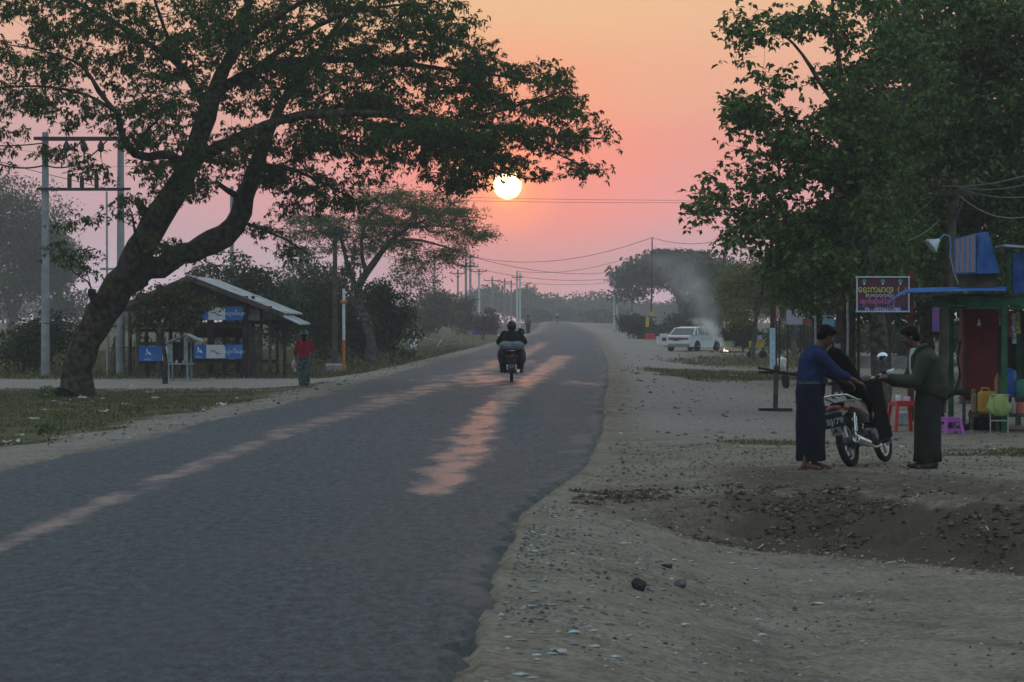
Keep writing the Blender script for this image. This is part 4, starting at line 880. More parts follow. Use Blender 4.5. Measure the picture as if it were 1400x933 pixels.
# ================================================================== WOODEN STALL WITH BANNERS
DW = 88.0
sroot = thing('wooden_stall', 'open wooden stall with a pale sheet roof and blue banners beside the dirt side road', 'stall', atpx(285, DW))
so = sroot.location
def W(x, y, D=DW): return px(x, y, D) - so
sheet = mat('roof_sheet', (.22,.23,.24), .6, metal=.3, var=.3, scale=1.6, col2=(.42,.46,.50))
ban_b = mat('banner_blue', (.02,.13,.46), .7, var=.3, scale=2, col2=(.05,.19,.50)); ban_w = mat('banner_white', (.52,.56,.60), .6, var=.1, scale=5)
ban_r = mat('banner_red', (.40,.06,.05), .6); ban_t = mat('banner_letter_white', (.65,.70,.75), .6)
cloth_g = mat('hung_cloth_grey', (.26,.27,.28), .9, var=.3, scale=6)
gzz = -.05
def roof_slab(name, a, b, D0, D1, th, m, dn=0.0, corr=True):
    """sheet roof from front edge a->b (pixels at D0) running back to D1, corrugated across"""
    A = W(*a, D0); B2_ = W(*b, D0); mb = MB(); n_ = 26; L_ = D1-D0
    vs = []
    for j in range(2):
        for k in range(n_+1):
            t_ = k/n_; q = Vector((0, L_*t_, 0)); z = .022*(1 if k % 2 else -1)
            e = (A if j == 0 else B2_) + q; vs.append(e + Vector((0,0,z)))
    vs2 = [v - Vector((0,0,th)) for v in vs]; k_ = n_+1
    fs = [(i, i+1, k_+i+1, k_+i) for i in range(n_)] + [(2*k_+i+1, 2*k_+i, 3*k_+i, 3*k_+i+1) for i in range(n_)] + [(0, k_, 3*k_, 2*k_), (n_, 2*k_+n_, 3*k_+n_, k_+n_)] + [(k_+i, k_+i+1, 3*k_+i+1, 3*k_+i) for i in range(n_)] + [(i+1, i, 2*k_+i, 2*k_+i+1) for i in range(n_)]
    mb.add(vs+vs2, fs); return mb.build(name, m, sroot)
roof_slab('roof', (258, 377), (386, 428), DW-.5, DW+8, .03, sheet)
roof_slab('roof', (259, 377), (150, 424), DW-.5, DW+8, .03, sheet)
roof_slab('roof_extension', (362, 421), (411, 443), DW-.1, DW+4.2, .03, sheet)
for a, b in (((258, 380), (388, 431)), ((258, 380), (150, 427))):
    mb = MB(); mb.bar(W(*a, DW-.52), W(*b, DW-.52), .05, .16); mb.build('barge_board', wood, sroot)
mb = MB()
mb.prism([(W(258,384).x, W(258,384).z), (W(352,419).x, W(352,419).z), (W(170,419).x, W(170,419).z)], (0,.05,0), (0, 0.0, 0)); mb.build('gable_wall', wood_d, sroot)
r_ = np.random.default_rng(4)
for xx, dd, w_ in [(188,0,.2),(201,3,.14),(217,0,.2),(232,4,.16),(261,0,.22),(287,2.5,.26),(308,5,.2),(334,0,.24),(346,1.5,.16),(356,3,.14),(369,0.4,.12),(380,2,.12),(389,.3,.13),(178,5,.16),(326,7.5,.18),(250,7.5,.16)]:
    mb = MB(); top = 405 if 200 < xx < 350 else (418 + max(0, (xx-350))*.55 if xx >= 350 else 415); q = W(xx, 517, DW+dd); q.z = G(q.x+so.x, q.y+so.y)-so.z-.05; tp = W(xx + r_.uniform(-2,2), top, DW+dd)
    if dd > 3: tp.z = W(xx, top-2, DW).z
    mb.tube([q, (q+tp)*.5 + Vector((r_.uniform(-.04,.04),0,0)), tp], [w_*.5, w_*.46, w_*.4], 7); mb.build('post', wood_d if r_.random() < .6 else wood, sroot)
for yy, d0, x0, x1 in ((494,0,258,335),(446,0,188,335),(496,0,186,235),(470,0,186,258),(421,.1,330,372),(452,4.5,190,340),(494,7.4,190,380),(441,2,335,400)):
    mb = MB(); mb.bar(W(x0, yy, DW+d0), W(x1, yy, DW+d0), .09, .12); mb.build('beam', wood_d, sroot)
mb = MB(); q = W(262, 495); e = W(333, 495); mb.box(((q.x+e.x)/2, 2.2, q.z-.04), (e.x-q.x, 4.4, .06)); mb.build('floor_platform', wood_d, sroot)
mb = MB()
for k in range(9):
    X_ = W(338+k*2.3, 500, DW+.3).x; mb.box((X_, .3, (W(0,447).z+gzz)/2), (.052, .03, W(0,447).z-gzz), ry=r_.uniform(-.02,.02))
mb.build('plank_screen', wood, sroot)
mb = MB()
for k in range(5): mb.box((W(335+k*4.4,430,DW+.2).x, .2, W(0,429).z), (.10,.02,.48))
mb.build('hung_cloths', cloth_g, sroot)
mb = MB(); q = W(190,505,DW+7.6); e = W(330,505,DW+7.6)
for k in range(5): mb.box(((q.x+e.x)/2, 7.6, gzz+.15+k*.09), (e.x-q.x, .02, .05))
mb.build('back_rail', wood_d, sroot)
# back wall of the upper storage part and dark goods on the shelf
mb = MB(); q = W(262,430,DW+4.4); e = W(332,430,DW+4.4); mb.box(((q.x+e.x)/2, 4.4, W(0,452).z), (e.x-q.x, .04, .55)); mb.build('back_wall', wood_d, sroot)
for xx, yy, w_, h2, mm in ((302,488,.22,.30,wood_d),(318,486,.18,.26,white_p),(272,488,.3,.22,wood),(325,485,.1,.22,ban_r),(290,487,.2,.25,wood_d)):
    mb = MB(); q = W(xx, 495, DW+1.2); mb.box((q.x, 1.2, q.z+h2/2), (w_, .2, h2), bev=.02); o = mb.build('goods_box', mm); o.location = so; tag(o, {302:'dark box on the stall platform, near the middle',318:'pale box on the stall platform, right of the middle',272:'brown box on the stall platform, far left',325:'small red box on the stall platform, far right',290:'dark box on the stall platform, second from the left'}[xx], 'box', 'goods on the wooden stall platform')
def banner(x0, y0, x1, y1, D, w0, w1, logo=True, txt=True, lab=None):
    a = W(x0, y0, D); b_ = W(x1, y1, D); cx = (a.x+b_.x)/2; cz = (a.z+b_.z)/2; w = b_.x-a.x; h = a.z-b_.z
    mb = MB(); mb.box((0,0,0), (w, .02, h)); bn = mb.build('banner', ban_b, sroot, (cx, D-DW, cz)); 
    if lab: bn['label'] = lab
    if w0 is not None:
        xa = W(w0,0,D).x-cx; xb = W(w1,0,D).x-cx; mb = MB(); mb.prism([(xa,-h*.48),(xb,-h*.48),(xb,h*.30),(xb-.06,h*.48),(xa,h*.48)], (0,-.004,0), (0,-.0105,0)); mb.build('white_panel', ban_w, bn)
        mb = MB(); mb.box(((xa+xb)/2, -.0175, -.02), (w*.12, .004, .035), ry=.5); mb.box(((xa+xb)/2-.12, -.0175, .03), (w*.08, .004, .03)); mb.box(((xa+xb)/2+.10, -.0175, -.07), (w*.10, .004, .02)); mb.build('picture_mark', ban_r, bn)
    if txt: text_part('lettering', 'တယ္လီေနာ', h*.36, ban_t, bn, (w*.5-.36, -.014, 0), xs=1.0)
    if logo:
        mb = MB(); cxl = -w*.5+.30
        for an, l_, wd in ((100, .16, .035), (215, .10, .03), (330, .15, .05), (20, .08, .03)):
            c_, s_ = math.cos(R(an)), math.sin(R(an)); mb.prism([(cxl - s_*wd*.2, c_*wd*.2), (cxl + c_*l_*.5 - s_*wd, s_*l_*.5 + c_*wd), (cxl + c_*l_, s_*l_), (cxl + c_*l_*.5 + s_*wd*.6, s_*l_*.5 - c_*wd*.6)], (0,-.004,0), (0,-.0105,.03))
        mb.build('logo_mark', ban_t, bn); text_part('lettering', 'telenor', h*.16, ban_t, bn, (cxl, -.014, -h*.38))
banner(260, 471.5, 331.5, 490.5, DW-.15, 282, 308, lab='lower blue banner on the front rail')
banner(258, 419.5, 333, 438, DW-.15, 285, 308, lab='upper blue banner under the gable')
banner(190, 473.5, 232, 494, DW-.12, 222, 232, txt=False, lab='blue banner half hidden behind the little shrine')

# ---- small roofed shrine on legs
root = thing('post_shrine', 'little pale roofed wooden shrine on thin legs in front of the stall', 'shrine', atpx(246, 84)); ro = root.location
def V_(x, y, D=84): return px(x, y, D) - ro
pale_w = mat('pale_weathered_wood', (.26,.30,.31), .85, var=.3, scale=7, bump=.004)
for xx, dd in ((231, 0), (256.5, 0), (236, .8), (262, .8)):
    mb = MB(); q = V_(xx, 520, 84+dd); q.z = -.04; tp = V_(xx-1.2, 468, 84+dd); mb.bar(q, tp, .06); mb.build('leg', pale_w, root)
for a, b in (((254, 458.5), (222.5, 471.5)), ((253.5, 458.5), (274, 468))):
    A_, B3_ = V_(*a, 83.9), V_(*b, 83.9); mb = MB(); e = Vector((0, 1.1, 0)); up = Vector((0,0,.045)); mb.add([A_, B3_, B3_+e, A_+e, A_+up, B3_+up, B3_+e+up, A_+e+up], [(0,3,2,1),(4,5,6,7),(0,1,5,4),(1,2,6,5),(2,3,7,6),(3,0,4,7)]); mb.build('roof', pale_w, root)
mb = MB(); q = V_(246, 498); mb.box((q.x, .42, q.z), (.72, .86, .04)); mb.build('shelf', pale_w, root)
mb = MB(); mb.box((V_(233.5,0).x, .0, V_(0,483).z), (.11, .03, .62)); mb.build('wall_board', pale_w, root); mb = MB(); mb.box((V_(254,0).x, .0, V_(0,481).z), (.13, .03, .72)); mb.build('wall_board', pale_w, root); mb = MB(); mb.box((V_(246,0).x, .85, V_(0,482).z), (.7, .03, .6)); mb.build('back_board', wood_d, root)
for k, (xx, mm, h2) in enumerate(((240, white_p, .12), (245, wood_d, .15), (249, metal_g, .10))):
    mb = MB(); q = V_(xx, 498) + ro; mb.lathe((q.x, 84.25, q.z+.02), [(.035,0),(.038,h2*.6),(.015,h2*.8),(.015,h2)], 8); o = mb.build('bottle', mm); tag(o, ('white bottle on the shrine shelf, first from the trunk side', 'dark bottle in the middle of the shrine shelf', 'grey bottle on the shrine shelf nearest the banner')[k], 'bottle', 'bottles on the shrine shelf')

# ---- fence of sticks left of the stall, heap of branches, far hut
mb = MB()
for k in range(26):
    xx = 150 + k*3.6; q = atpx(xx, 92 + r_.uniform(-.3,.3)) ; q0 = atpx(195, 92); q = q - q0; mb.tube([q, q + Vector((r_.uniform(-.12,.12), 0, r_.uniform(.9, 1.5)))], .02, 4)
for z_ in (.5, 1.0): mb.tube([atpx(148, 92) - atpx(195, 92) + Vector((0,-.04,z_)), atpx(242, 92) - atpx(195, 92) + Vector((0,-.04,z_+.05))], .018, 4)
tag(mb.build('stick_fence', wood, None, atpx(195, 92)), 'rough stick fence between the leaning tree and the stall', 'fence')
root = thing('branch_heap', 'tangled heap of cut dry branches on the left verge', 'branch heap', atpx(612, 150)); mb = MB()
stick = mat('dry_branches', (.19,.15,.12), .95, var=.3, scale=5)
for k in range(170):
    a = r_.random()*6.28; xx = r_.normal(0, 1.1); yy = r_.normal(0, .9); zz = abs(r_.normal(0, .22))*max(.2, 1-abs(xx)/3); L_ = .5+1.1*r_.random()
    d = Vector((math.cos(a), math.sin(a), r_.normal(.12, .22)))*L_; p0 = Vector((xx, yy, zz+.02)); mb.tube([p0, p0+d*.5+Vector((0,0,.06)), p0+d], [.022,.017,.008], 4)
mb.build('branches', stick, root); mb = MB()
for a, b in (((598,474),(607,459)), ((620,458),(632,472)), ((580,462),(590,466))):
    mb.tube([px(*a, 148) - root.location, px(*b, 148.5) - root.location], .045, 6)
mb.build('pale_limbs', mat('pale_limb', (.38,.33,.29), .9, var=.2), root)
# blue hut far away
root = thing('blue_hut', 'small blue-walled hut with a pale slanting roof far down the left side', 'hut', atpx(662, 262)); ho = root.location
def Hh(x, y, D=262): return px(x, y, D) - ho
mb = MB(); mb.box((0, 1.5, .85), (2.6, 3, 1.7)); mb.build('wall', mat('hut_blue', (.07,.12,.32), .8, var=.2), root)
mb = MB(); mb.box((.55, -.02, .75), (.8, .05, 1.5)); mb.build('door', mat('hut_red', (.22,.05,.05), .8, var=.2), root)
mb = MB(); mb.prism([(-1.9, 2.35), (1.9, 1.55), (1.9, 1.62), (-1.9, 2.43)], (0, 4.0, 0), (0, -.5, 0)); mb.build('roof', white_p, root)
mb = MB(); mb.box((-.6, -.03, 1.2), (1.1,.05,.5)); mb.build('shop_panel', blue_p, root)
# parked motorbike with a white front at the bend
root = thing('parked_motorbike', 'small parked motorbike with a white front, half inside the bush at the bend', 'motorbike', atpx(566, 128))
mb = MB(); mb.ell((0,0,.62), (.20,.30,.24)); mb.ell((.02,-.1,.88), (.16,.12,.10)); mb.build('fairing', white_p, root)
for yy in (-.45, .55):
    mb = MB(); mb.lathe((-.05,yy,.28), [(.18,-.0),(.28,.01),(.30,.05),(.28,.09),(.18,.1)], 14, axis=(1,0,0)); mb.build('wheel', black_w, root)
mb = MB(); mb.tube([(-.34,-.15,.98),(0,-.1,1.0),(.34,-.15,.98)], .018, 6); mb.build('handlebar', metal_d, root)
mb = MB(); mb.ell((0,.35,.75), (.13,.38,.09)); mb.build('seat', black_w, root)
mb = MB(); mb.bar((-.05,.5,.3), (0,-.4,.45), .10); mb.box((0,.1,.4), (.2,.3,.25), bev=.04); mb.build('engine', metal_d, root)

# ================================================================== RIGHT ROADSIDE THINGS
# red base with yellow flags at the thin pole
b = atpx(889, 211); root = thing('red_drum', 'red drum at the foot of the thin dark pole', 'drum', b)
mb = MB(); mb.lathe((0,0,0), [(.42,0),(.44,.05),(.42,.1),(.42,.36),(.44,.4),(.42,.46),(.38,.47)], 16); mb.build('body', mat('red_faded', (.42,.03,.03), .6, var=.2), root)
yel = mat('yellow_cloth', (.60,.42,.05), .8, var=.2)
for (xx, yy, ww, hh, l_) in ((885, 441, .30, .75, 'lower yellow flag on the thin dark pole'), (891, 429, .28, .35, 'upper small yellow flag on the thin dark pole')):
    mb = MB(); n_ = 6; vs = []
    for i in range(n_+1):
        for j in (0, 1): vs.append((ww*(i/n_-.5), .05*math.sin(i*1.3), hh*(j-.5)))
    vs += [(v[0], v[1]+.01, v[2]) for v in vs]; k2 = 2*(n_+1)
    mb.add(vs, [(2*i, 2*i+2, 2*i+3, 2*i+1) for i in range(n_)] + [(k2+2*i+1, k2+2*i+3, k2+2*i+2, k2+2*i) for i in range(n_)], True); o = mb.build('flag', yel, None, px(xx, yy, 212.8)); tag(o, l_, 'flag', 'yellow flags on the thin pole')
# distant blue tarpaulin shelter behind the bushes
root = thing('blue_shelter', 'far blue tarpaulin shelter showing above the right bushes', 'shelter', atpx(866, 300)); mb = MB(); mb.prism([(-1.5,1.1),(0,2.3),(1.5,1.1),(1.4,1.05),(0,2.2),(-1.4,1.05)], (0,3,0)); mb.build('tarpaulin', mat('tarp_blue', (.04,.16,.50), .6), root)
for xx in (-1.4, 1.4):
    mb = MB(); mb.bar((xx,.05,0), (xx,.05,1.1), .08); mb.build('post', wood, root)
# stepped white block in front of the sedan
root = thing('white_kerb_block', 'stepped white concrete block with a small maroon plate left of the sedan', 'concrete block', atpx(905, 138)); bo = root.location
def Kb(x, y, D=138): return px(x, y, D) - bo
mb = MB(); a_ = Kb(902.5,456); c_ = Kb(913.5,472); mb.box(((a_.x+c_.x)/2, .2, (a_.z+c_.z)/2-.02), (c_.x-a_.x, .4, a_.z-c_.z), bev=.02); mb.box((Kb(900,0).x, .2, Kb(0,466).z), (.17,.36,.46), bev=.02); mb.build('block', white_p, root)
mb = MB(); mb.box((Kb(908,0).x, -.012, Kb(0,464).z), (.24,.02,.18)); mb.build('plate', mat('maroon_plate', (.12,.04,.06), .5), root)

# ---- white sedan
DCAR = 146.0; cb = atpx(948, DCAR); yaw = R(-30)      # heads away from the camera, turned to the right
car = thing('sedan', 'old white sedan parked on the dirt with smoke drifting over its bonnet', 'car', cb, yaw)
paint = mat('car_white', (.55,.60,.64), .25, var=.04, spec=.5); glassm = mat('car_glass', (.03,.04,.05), .05, spec=.8); rubber = mat('tyre_rubber', (.02,.02,.02), .85)
# side profile (y forward, z up)
prof = [(-2.2,.34),(-2.24,.55),(-2.20,.86),(-2.12,.90),(-1.45,.93),(-1.30,.95),(.55,.95),(.75,.93),(1.95,.84),(2.12,.74),(2.16,.40),(2.1,.30)]
def archd(cy, y): return math.sqrt(max(0, .33**2-(y-cy)**2))
mb = MB(); n_ = len(prof); X_w = .80; secs = []
for s_ in (-1, 1):
    pass
poly = prof[:]
bot = []
for y in np.linspace(2.1, -2.2, 44):
    z = .26
    for cy in (-1.22, 1.30):
        if abs(y-cy) < .36: z = max(z, .28 + math.sqrt(.36**2-(y-cy)**2))
    bot.append((float(y), z))
poly = prof + bot[1:-1]
rings = [(-.80,.93),(-.84,1.0),(.84,1.0),(.80,.93)]
vs = []; N_ = len(poly)
for xx, k in rings:
    for (y, z) in poly: vs.append((xx, y*(1 if k == 1 else .985), (z-.5)*k+.5))
fs = [tuple(range(N_)), tuple(range(4*N_-1, 3*N_-1, -1))] + [((i+1) % N_ + r2*N_, i + r2*N_, i + (r2+1)*N_, (i+1) % N_ + (r2+1)*N_) for r2 in range(3) for i in range(N_)]
mb.add(vs, fs); mb.build('body', paint, car)
mb = MB(); gh = [(-1.50,.94,.76),(-1.02,1.32,.62),(-.2,1.38,.62),(.28,1.33,.62),(.85,.94,.74)]
vs = []
for y, z, hw in gh: vs += [(-hw, y, z), (hw, y, z)]
mb.add(vs + [(-.74,-1.0,.94),(.74,-1.0,.94),(-.74,.3,.94),(.74,.3,.94)], [(0,1,3,2),(2,3,5,4),(4,5,7,6),(6,7,9,8),(0,2,10),(2,4,12,10),(4,6,12),(6,8,12),(1,11,3),(3,11,13,5),(5,13,7),(7,13,9),(0,10,11,1),(10,12,13,11),(12,8,9,13)]); mb.build('cabin_glass', glassm, car)
mb = MB(); mb.add([(-.64,-1.05,1.325),(.64,-1.05,1.325),(.64,-.2,1.395),(-.64,-.2,1.395),(.64,.32,1.345),(-.64,.32,1.345),(-.64,-1.05,1.29),(.64,-1.05,1.29),(.64,-.2,1.355),(-.64,-.2,1.355),(.64,.32,1.30),(-.64,.32,1.30)],
    [(0,1,2,3),(3,2,4,5),(9,8,7,6),(11,10,8,9),(0,6,7,1),(5,4,10,11),(1,7,8,2),(2,8,10,4),(0,3,9,6),(3,5,11,9)])
for s_ in (-1, 1):
    mb.bar((s_*.76,-1.50,.94), (s_*.63,-1.03,1.33), .07, .05); mb.bar((s_*.745,-.98,.94), (s_*.635,-.85,1.34), .14, .03); mb.bar((s_*.745,-.05,.94), (s_*.635,-.08,1.36), .06, .03); mb.bar((s_*.75,.85,.94), (s_*.63,.30,1.33), .06, .05)
mb.build('roof', paint, car)
for s_ in (-1, 1):
    for cy in (-1.22, 1.30):
        mb = MB(); mb.lathe((s_*.82, cy, .30), [(.17,-.10),(.28,-.09),(.30,-.05),(.30,.05),(.28,.09),(.17,.10)], 20, axis=(1,0,0)); w_ = mb.build('wheel', rubber, car)
        mb = MB(); mb.lathe((s_*.82+s_*.07, cy, .30), [(.02,-.02),(.17,-.02),(.18,.0),(.06,.03),(.05,.04)], 16, axis=(s_,0,0)); mb.build('hubcap', metal_g, w_)
for s_ in (-1, 1):
    mb = MB(); mb.box((s_*.56, -2.225, .72), (.42,.05,.12), bev=.01); mb.build('tail_light', mat('tail_red', (.30,.015,.02), .3, spec=.6), car)
    mb = MB(); mb.box((s_*.60, 2.13, .62), (.34,.06,.14), bev=.01); mb.build('headlight', metal_g, car)
mb = MB(); mb.box((0, -2.225, .72), (.70,.045,.13)); mb.build('rear_garnish', mat('garnish_maroon', (.10,.02,.04), .4), car)
mb = MB(); mb.box((0, -2.255, .665), (.36,.02,.12)); mb.build('number_plate', mat('plate_dark', (.04,.05,.09), .5), car)
mb = MB(); mb.box((0, -2.27, .46), (1.66,.12,.14), bev=.03); mb.build('bumper', mat('bumper_white', (.48,.52,.55), .5), car)
mb = MB(); mb.box((0, 2.19, .44), (1.66,.12,.14), bev=.03); mb.build('bumper', MATS['bumper_white'], car)
for s_ in (-1, 1):
    mb = MB(); mb.box((s_*.845, -.45, .70), (.02,.14,.03)); mb.box((s_*.845, .45, .70), (.02,.14,.03)); mb.build('door_handle', metal_d, car)
    mb = MB(); mb.box((s_*.86, .62, .98), (.12,.08,.10), bev=.02); mb.build('wing_mirror', paint, car)

# ---- roadside fire and its smoke
fb = atpx(992, 139); root = thing('fire', 'small rubbish fire burning on the dirt beside the sedan', 'fire', fb)
em = bpy.data.materials.new('flame'); em.use_nodes = True; eb = em.node_tree.nodes['Principled BSDF']; eb.inputs['Base Color'].default_value = (.8,.3,.1,1)
en = em.node_tree.nodes.new('ShaderNodeTexNoise'); en.inputs['Scale'].default_value = 8; er = em.node_tree.nodes.new('ShaderNodeValToRGB'); em.node_tree.links.new(en.outputs[0], er.inputs[0])
er.color_ramp.elements[0].color = (1,.55,.28,1); er.color_ramp.elements[1].color = (1,.85,.65,1); em.node_tree.links.new(er.outputs[0], eb.inputs['Emission Color']); eb.inputs['Emission Strength'].default_value = 2.2
mb = MB()
for k, (xx, yy, h2) in enumerate(((-.08,0,.20),(.03,.05,.13),(.12,-.03,.10))): mb.lathe((xx,yy,.05), [(.02,0),(.05,h2*.2),(.035,h2*.5),(.015,h2*.8),(.0005,h2)], 7)
mb.build('flame', em, root); mb = MB()
for k in range(46):
    a = r_.random()*6.28; mb.box((r_.normal(.15,.45), r_.normal(0,.3), .03+abs(r_.normal(0,.05))), (.05+.25*r_.random(), .03+.1*r_.random(), .02+.03*r_.random()), rz=a, rx=r_.normal(0,.3))
mb.build('embers_and_rubbish', mat('burnt_rubbish', (.05,.035,.03), .9, col2=(.22,.12,.08), scale=2), root)
def smoke_mesh(name, lo, hi, r0, r1, label, dens, scale, bend=0.0):
    """plume between two points: density from noise, fading out towards the plume's edge and ends"""
    lo = Vector(lo); d = Vector(hi) - lo; mb = MB(); pts = []; rr = []
    for k in range(9): t_ = k/8; pts.append(Vector((d.x*t_ + bend*math.sin(t_*math.pi), d.y*t_, d.z*t_))); rr.append((r0*(1-t_)+r1*t_)*1.05)
    mb.tube(pts, rr, 16); o = mb.build(name, [], None, lo)
    m = bpy.data.materials.new(name + '_volume'); m.use_nodes = True; t = m.node_tree; t.nodes.remove(t.nodes['Principled BSDF'])
    v = t.nodes.new('ShaderNodeVolumePrincipled'); v.inputs['Color'].default_value = (.95,.93,.92,1); c = t.nodes.new('ShaderNodeTexCoord'); sp = t.nodes.new('ShaderNodeSeparateXYZ'); t.links.new(c.outputs['Object'], sp.inputs[0])
    tt = mth(t, 'DIVIDE', sp.outputs['Z'], d.z); cxx = mth(t, 'ADD', mth(t, 'MULTIPLY', tt, d.x), mth(t, 'MULTIPLY', mth(t, 'SINE', mth(t, 'MULTIPLY', tt, math.pi)), bend)); cyy = mth(t, 'MULTIPLY', tt, d.y)
    nz = noise(t, c.outputs['Object'], scale, 5, .65)
    dx = mth(t, 'SUBTRACT', sp.outputs['X'], cxx); dy = mth(t, 'SUBTRACT', sp.outputs['Y'], cyy)
    rad = mth(t, 'DIVIDE', mth(t, 'SQRT', mth(t, 'ADD', mth(t, 'MULTIPLY', dx, dx), mth(t, 'MULTIPLY', dy, dy))), mth(t, 'ADD', mth(t, 'MULTIPLY', tt, r1-r0), r0))
    edge = mth(t, 'MAXIMUM', mth(t, 'SUBTRACT', mth(t, 'ADD', mth(t, 'SUBTRACT', 1.0, rad), mth(t, 'MULTIPLY', mth(t, 'SUBTRACT', nz, .5), 2.6)), .12), 0.0)
    inside = mth(t, 'MAXIMUM', mth(t, 'SUBTRACT', 1.0, mth(t, 'POWER', rad, 4.0)), 0.0)
    ends = mth(t, 'MAXIMUM', mth(t, 'MINIMUM', mth(t, 'MULTIPLY', mth(t, 'SUBTRACT', 1.0, tt), 2.2), 1.0), 0.0)
    md = mth(t, 'MULTIPLY', mth(t, 'MULTIPLY', mth(t, 'MULTIPLY', edge, inside), ends), dens)
    t.links.new(md, v.inputs['Density']); t.links.new(v.outputs[0], t.nodes['Material Output'].inputs['Volume']); o.data.materials.append(m)
    tag(o, label, None, None, 'stuff'); return o
FP = lambda x, y, D=139: px(x, y, D)
smoke_mesh('smoke', FP(991,478), FP(955,434,140), .10, 1.15, 'white smoke blowing left from the fire', 2.8, 2.8, .15)
smoke_mesh('smoke', FP(968,450,141), FP(905,345,146), .9, 2.8, 'thinning smoke rising above the sedan', .30, 1.1, .6)

# ---- barrier stand
root = thing('barrier_stand', 'low wooden barrier: post on a foot plank carrying two rails', 'barrier', atpx(1060, 52)); 
h_ = lambda y: CAMZ-(y-HOR)/F*52-root.location.z
mb = MB(); mb.bar((0,0,0), (.02,0,h_(500)), .10, .09); mb.build('post', wood, root)
mb = MB(); mb.box((0,0,.03), (.68,.14,.06)); mb.build('foot_plank', wood_d, root)
mb = MB(); mb.tube([(-.36,-.06,h_(503)), (.75,-.02,h_(517))], .028, 6); mb.build('rail', wood_d, root)
mb = MB(); mb.tube([(-.34,.06,h_(509)), (.8,.1,h_(513))], .028, 6); mb.build('rail', wood_d, root)
mb = MB(); mb.loft([((.20,-.06,h_(513)), .07,.03,0), ((.20,-.06,h_(520)), .085,.05,0), ((.21,-.06,h_(528)), .07,.05,0), ((.21,-.06,h_(531)), .04,.03,0)], 12, 5, .1); o = mb.build('hanging_bag', black_w); o.location = root.location; tag(o, 'small dark bag hanging from the barrier rail', 'bag')

# ---- things in the shade behind the men
def flat_sign(name, label, cat, x0, y0, x1, y1, D, m, th=.03, legs=True, kidname='panel'):
    b = atpx((x0+x1)/2, D); root = thing(name, label, cat, b); w = (x1-x0)/F*D; z1 = CAMZ-(y0-HOR)/F*D-b.z; z0 = CAMZ-(y1-HOR)/F*D-b.z
    mb = MB(); mb.box((0,0,(z0+z1)/2), (w,th,z1-z0)); mb.build(kidname, m, root)
    if legs:
        for s_ in (-1,1): mb = MB(); mb.bar((s_*w*.42,.03+th,-.05), (s_*w*.42,.03+th,z1-.03), .05); mb.build('post', wood_d, root)
    return root
cl1 = mat('cloth_pale_mauve', (.34,.32,.42), .8, var=.15); 
flat_sign('hung_banner', 'pale mauve banner hung in the shade right of the painted pole', 'banner', 1075, 424, 1097, 444, 92, cl1)
flat_sign('tent_awning', 'faded red awning edge beside the pale mauve banner', 'awning', 1097, 436, 1125, 443, 93, mat('faded_red', (.20,.06,.06), .8, var=.3))
r9 = flat_sign('small_sign', 'small pale blue striped sign right above the head of the man in blue', 'sign', 1124.5, 431, 1141, 447, 60, mat('sign_pale_blue', (.20,.36,.50), .6, var=.12))
flat_sign('pale_notice', 'small pinkish notice between the two men in the background', 'notice', 1138, 470, 1149, 487, 62, mat('notice_pink', (.34,.25,.30), .8, var=.2))
flat_sign('small_sign', 'tiny red and white plate on the post beside the painted pole', 'sign', 1061, 421, 1066, 436, 90, mat('plate_pinkwhite', (.40,.22,.24), .7, var=.3))
flat_sign('low_wall', 'low pale wall seen between the men behind the motorcycle', 'wall', 1178, 487, 1285, 503, 72, mat('wall_pale', (.20,.20,.20), .9, var=.25, scale=4), th=.15, legs=False, kidname='wall_face')
root = thing('food_cart', 'far cart with white letters board and yellow lower panel in the shade', 'cart', atpx(1035, 120)); bo = root.location
def Kc(x, y, D=120): return px(x, y, D) - bo
mb = MB(); mb.box((Kc(1035,0).x, .3, Kc(0,471).z), (.62,.6,.32)); mb.build('lower_panel', yel, root)
mb = MB(); mb.box((Kc(1036,0).x, .3, Kc(0,462).z), (.42,.5,.22)); mb.build('glass_case', white_p, root)
mb = MB(); mb.box((Kc(1035,0).x, .3, Kc(0,456).z), (.8,.8,.05)); mb.build('roof', wood_d, root)
for xx in (-.28,.28):
    mb = MB(); mb.lathe((xx, .0, .2), [(.03,-.02),(.19,-.02),(.2,0),(.19,.02),(.03,.02)], 14, axis=(0,1,0)); mb.build('wheel', rubber, root)
    mb = MB(); mb.bar((xx,.3,0), (xx,.3,Kc(0,456).z), .04); mb.build('post', wood_d, root)
mb = MB(); b = atpx(1069, 100); z_ = CAMZ-(476-HOR)/F*100-b.z; mb.lathe((0,0,0), [(.15,0),(.20,.30),(.21,.34),(.05,.40),(.02,.44)], 14); o = mb.build('bucket', white_p, None, b); tag(o, 'pale covered bucket on the ground behind the painted pole', 'bucket')
for xx, D_, t_, l_ in ((1114, 62, 405, 'thin pale upright pole behind the man in blue'), (1158, 58, 355, 'thin twisted pole with cloth scraps left of the signboard')):
    b = atpx(xx, D_); mb = MB(); h2 = CAMZ-(t_-HOR)/F*D_-b.z; mb.tube([(0,0,-.05),(.02,0,h2*.5),(0,0,h2)], .03, 6); o = mb.build('bamboo_pole', pale_w, None, b); tag(o, l_, 'bamboo pole')
mb = MB(); b = px(1159, 363, 57.9); mb.loft([((0,0,-.25),.05,.04,0),((0.03,0,-.1),.09,.05,.3),((.02,0,.05),.06,.04,.6),((.05,0,.13),.03,.03,.9)], 10, 3, .2); o = mb.build('cloth_scrap', cl1, None, b); tag(o, 'pale scrap of cloth tied to the top of the twisted pole', 'cloth')

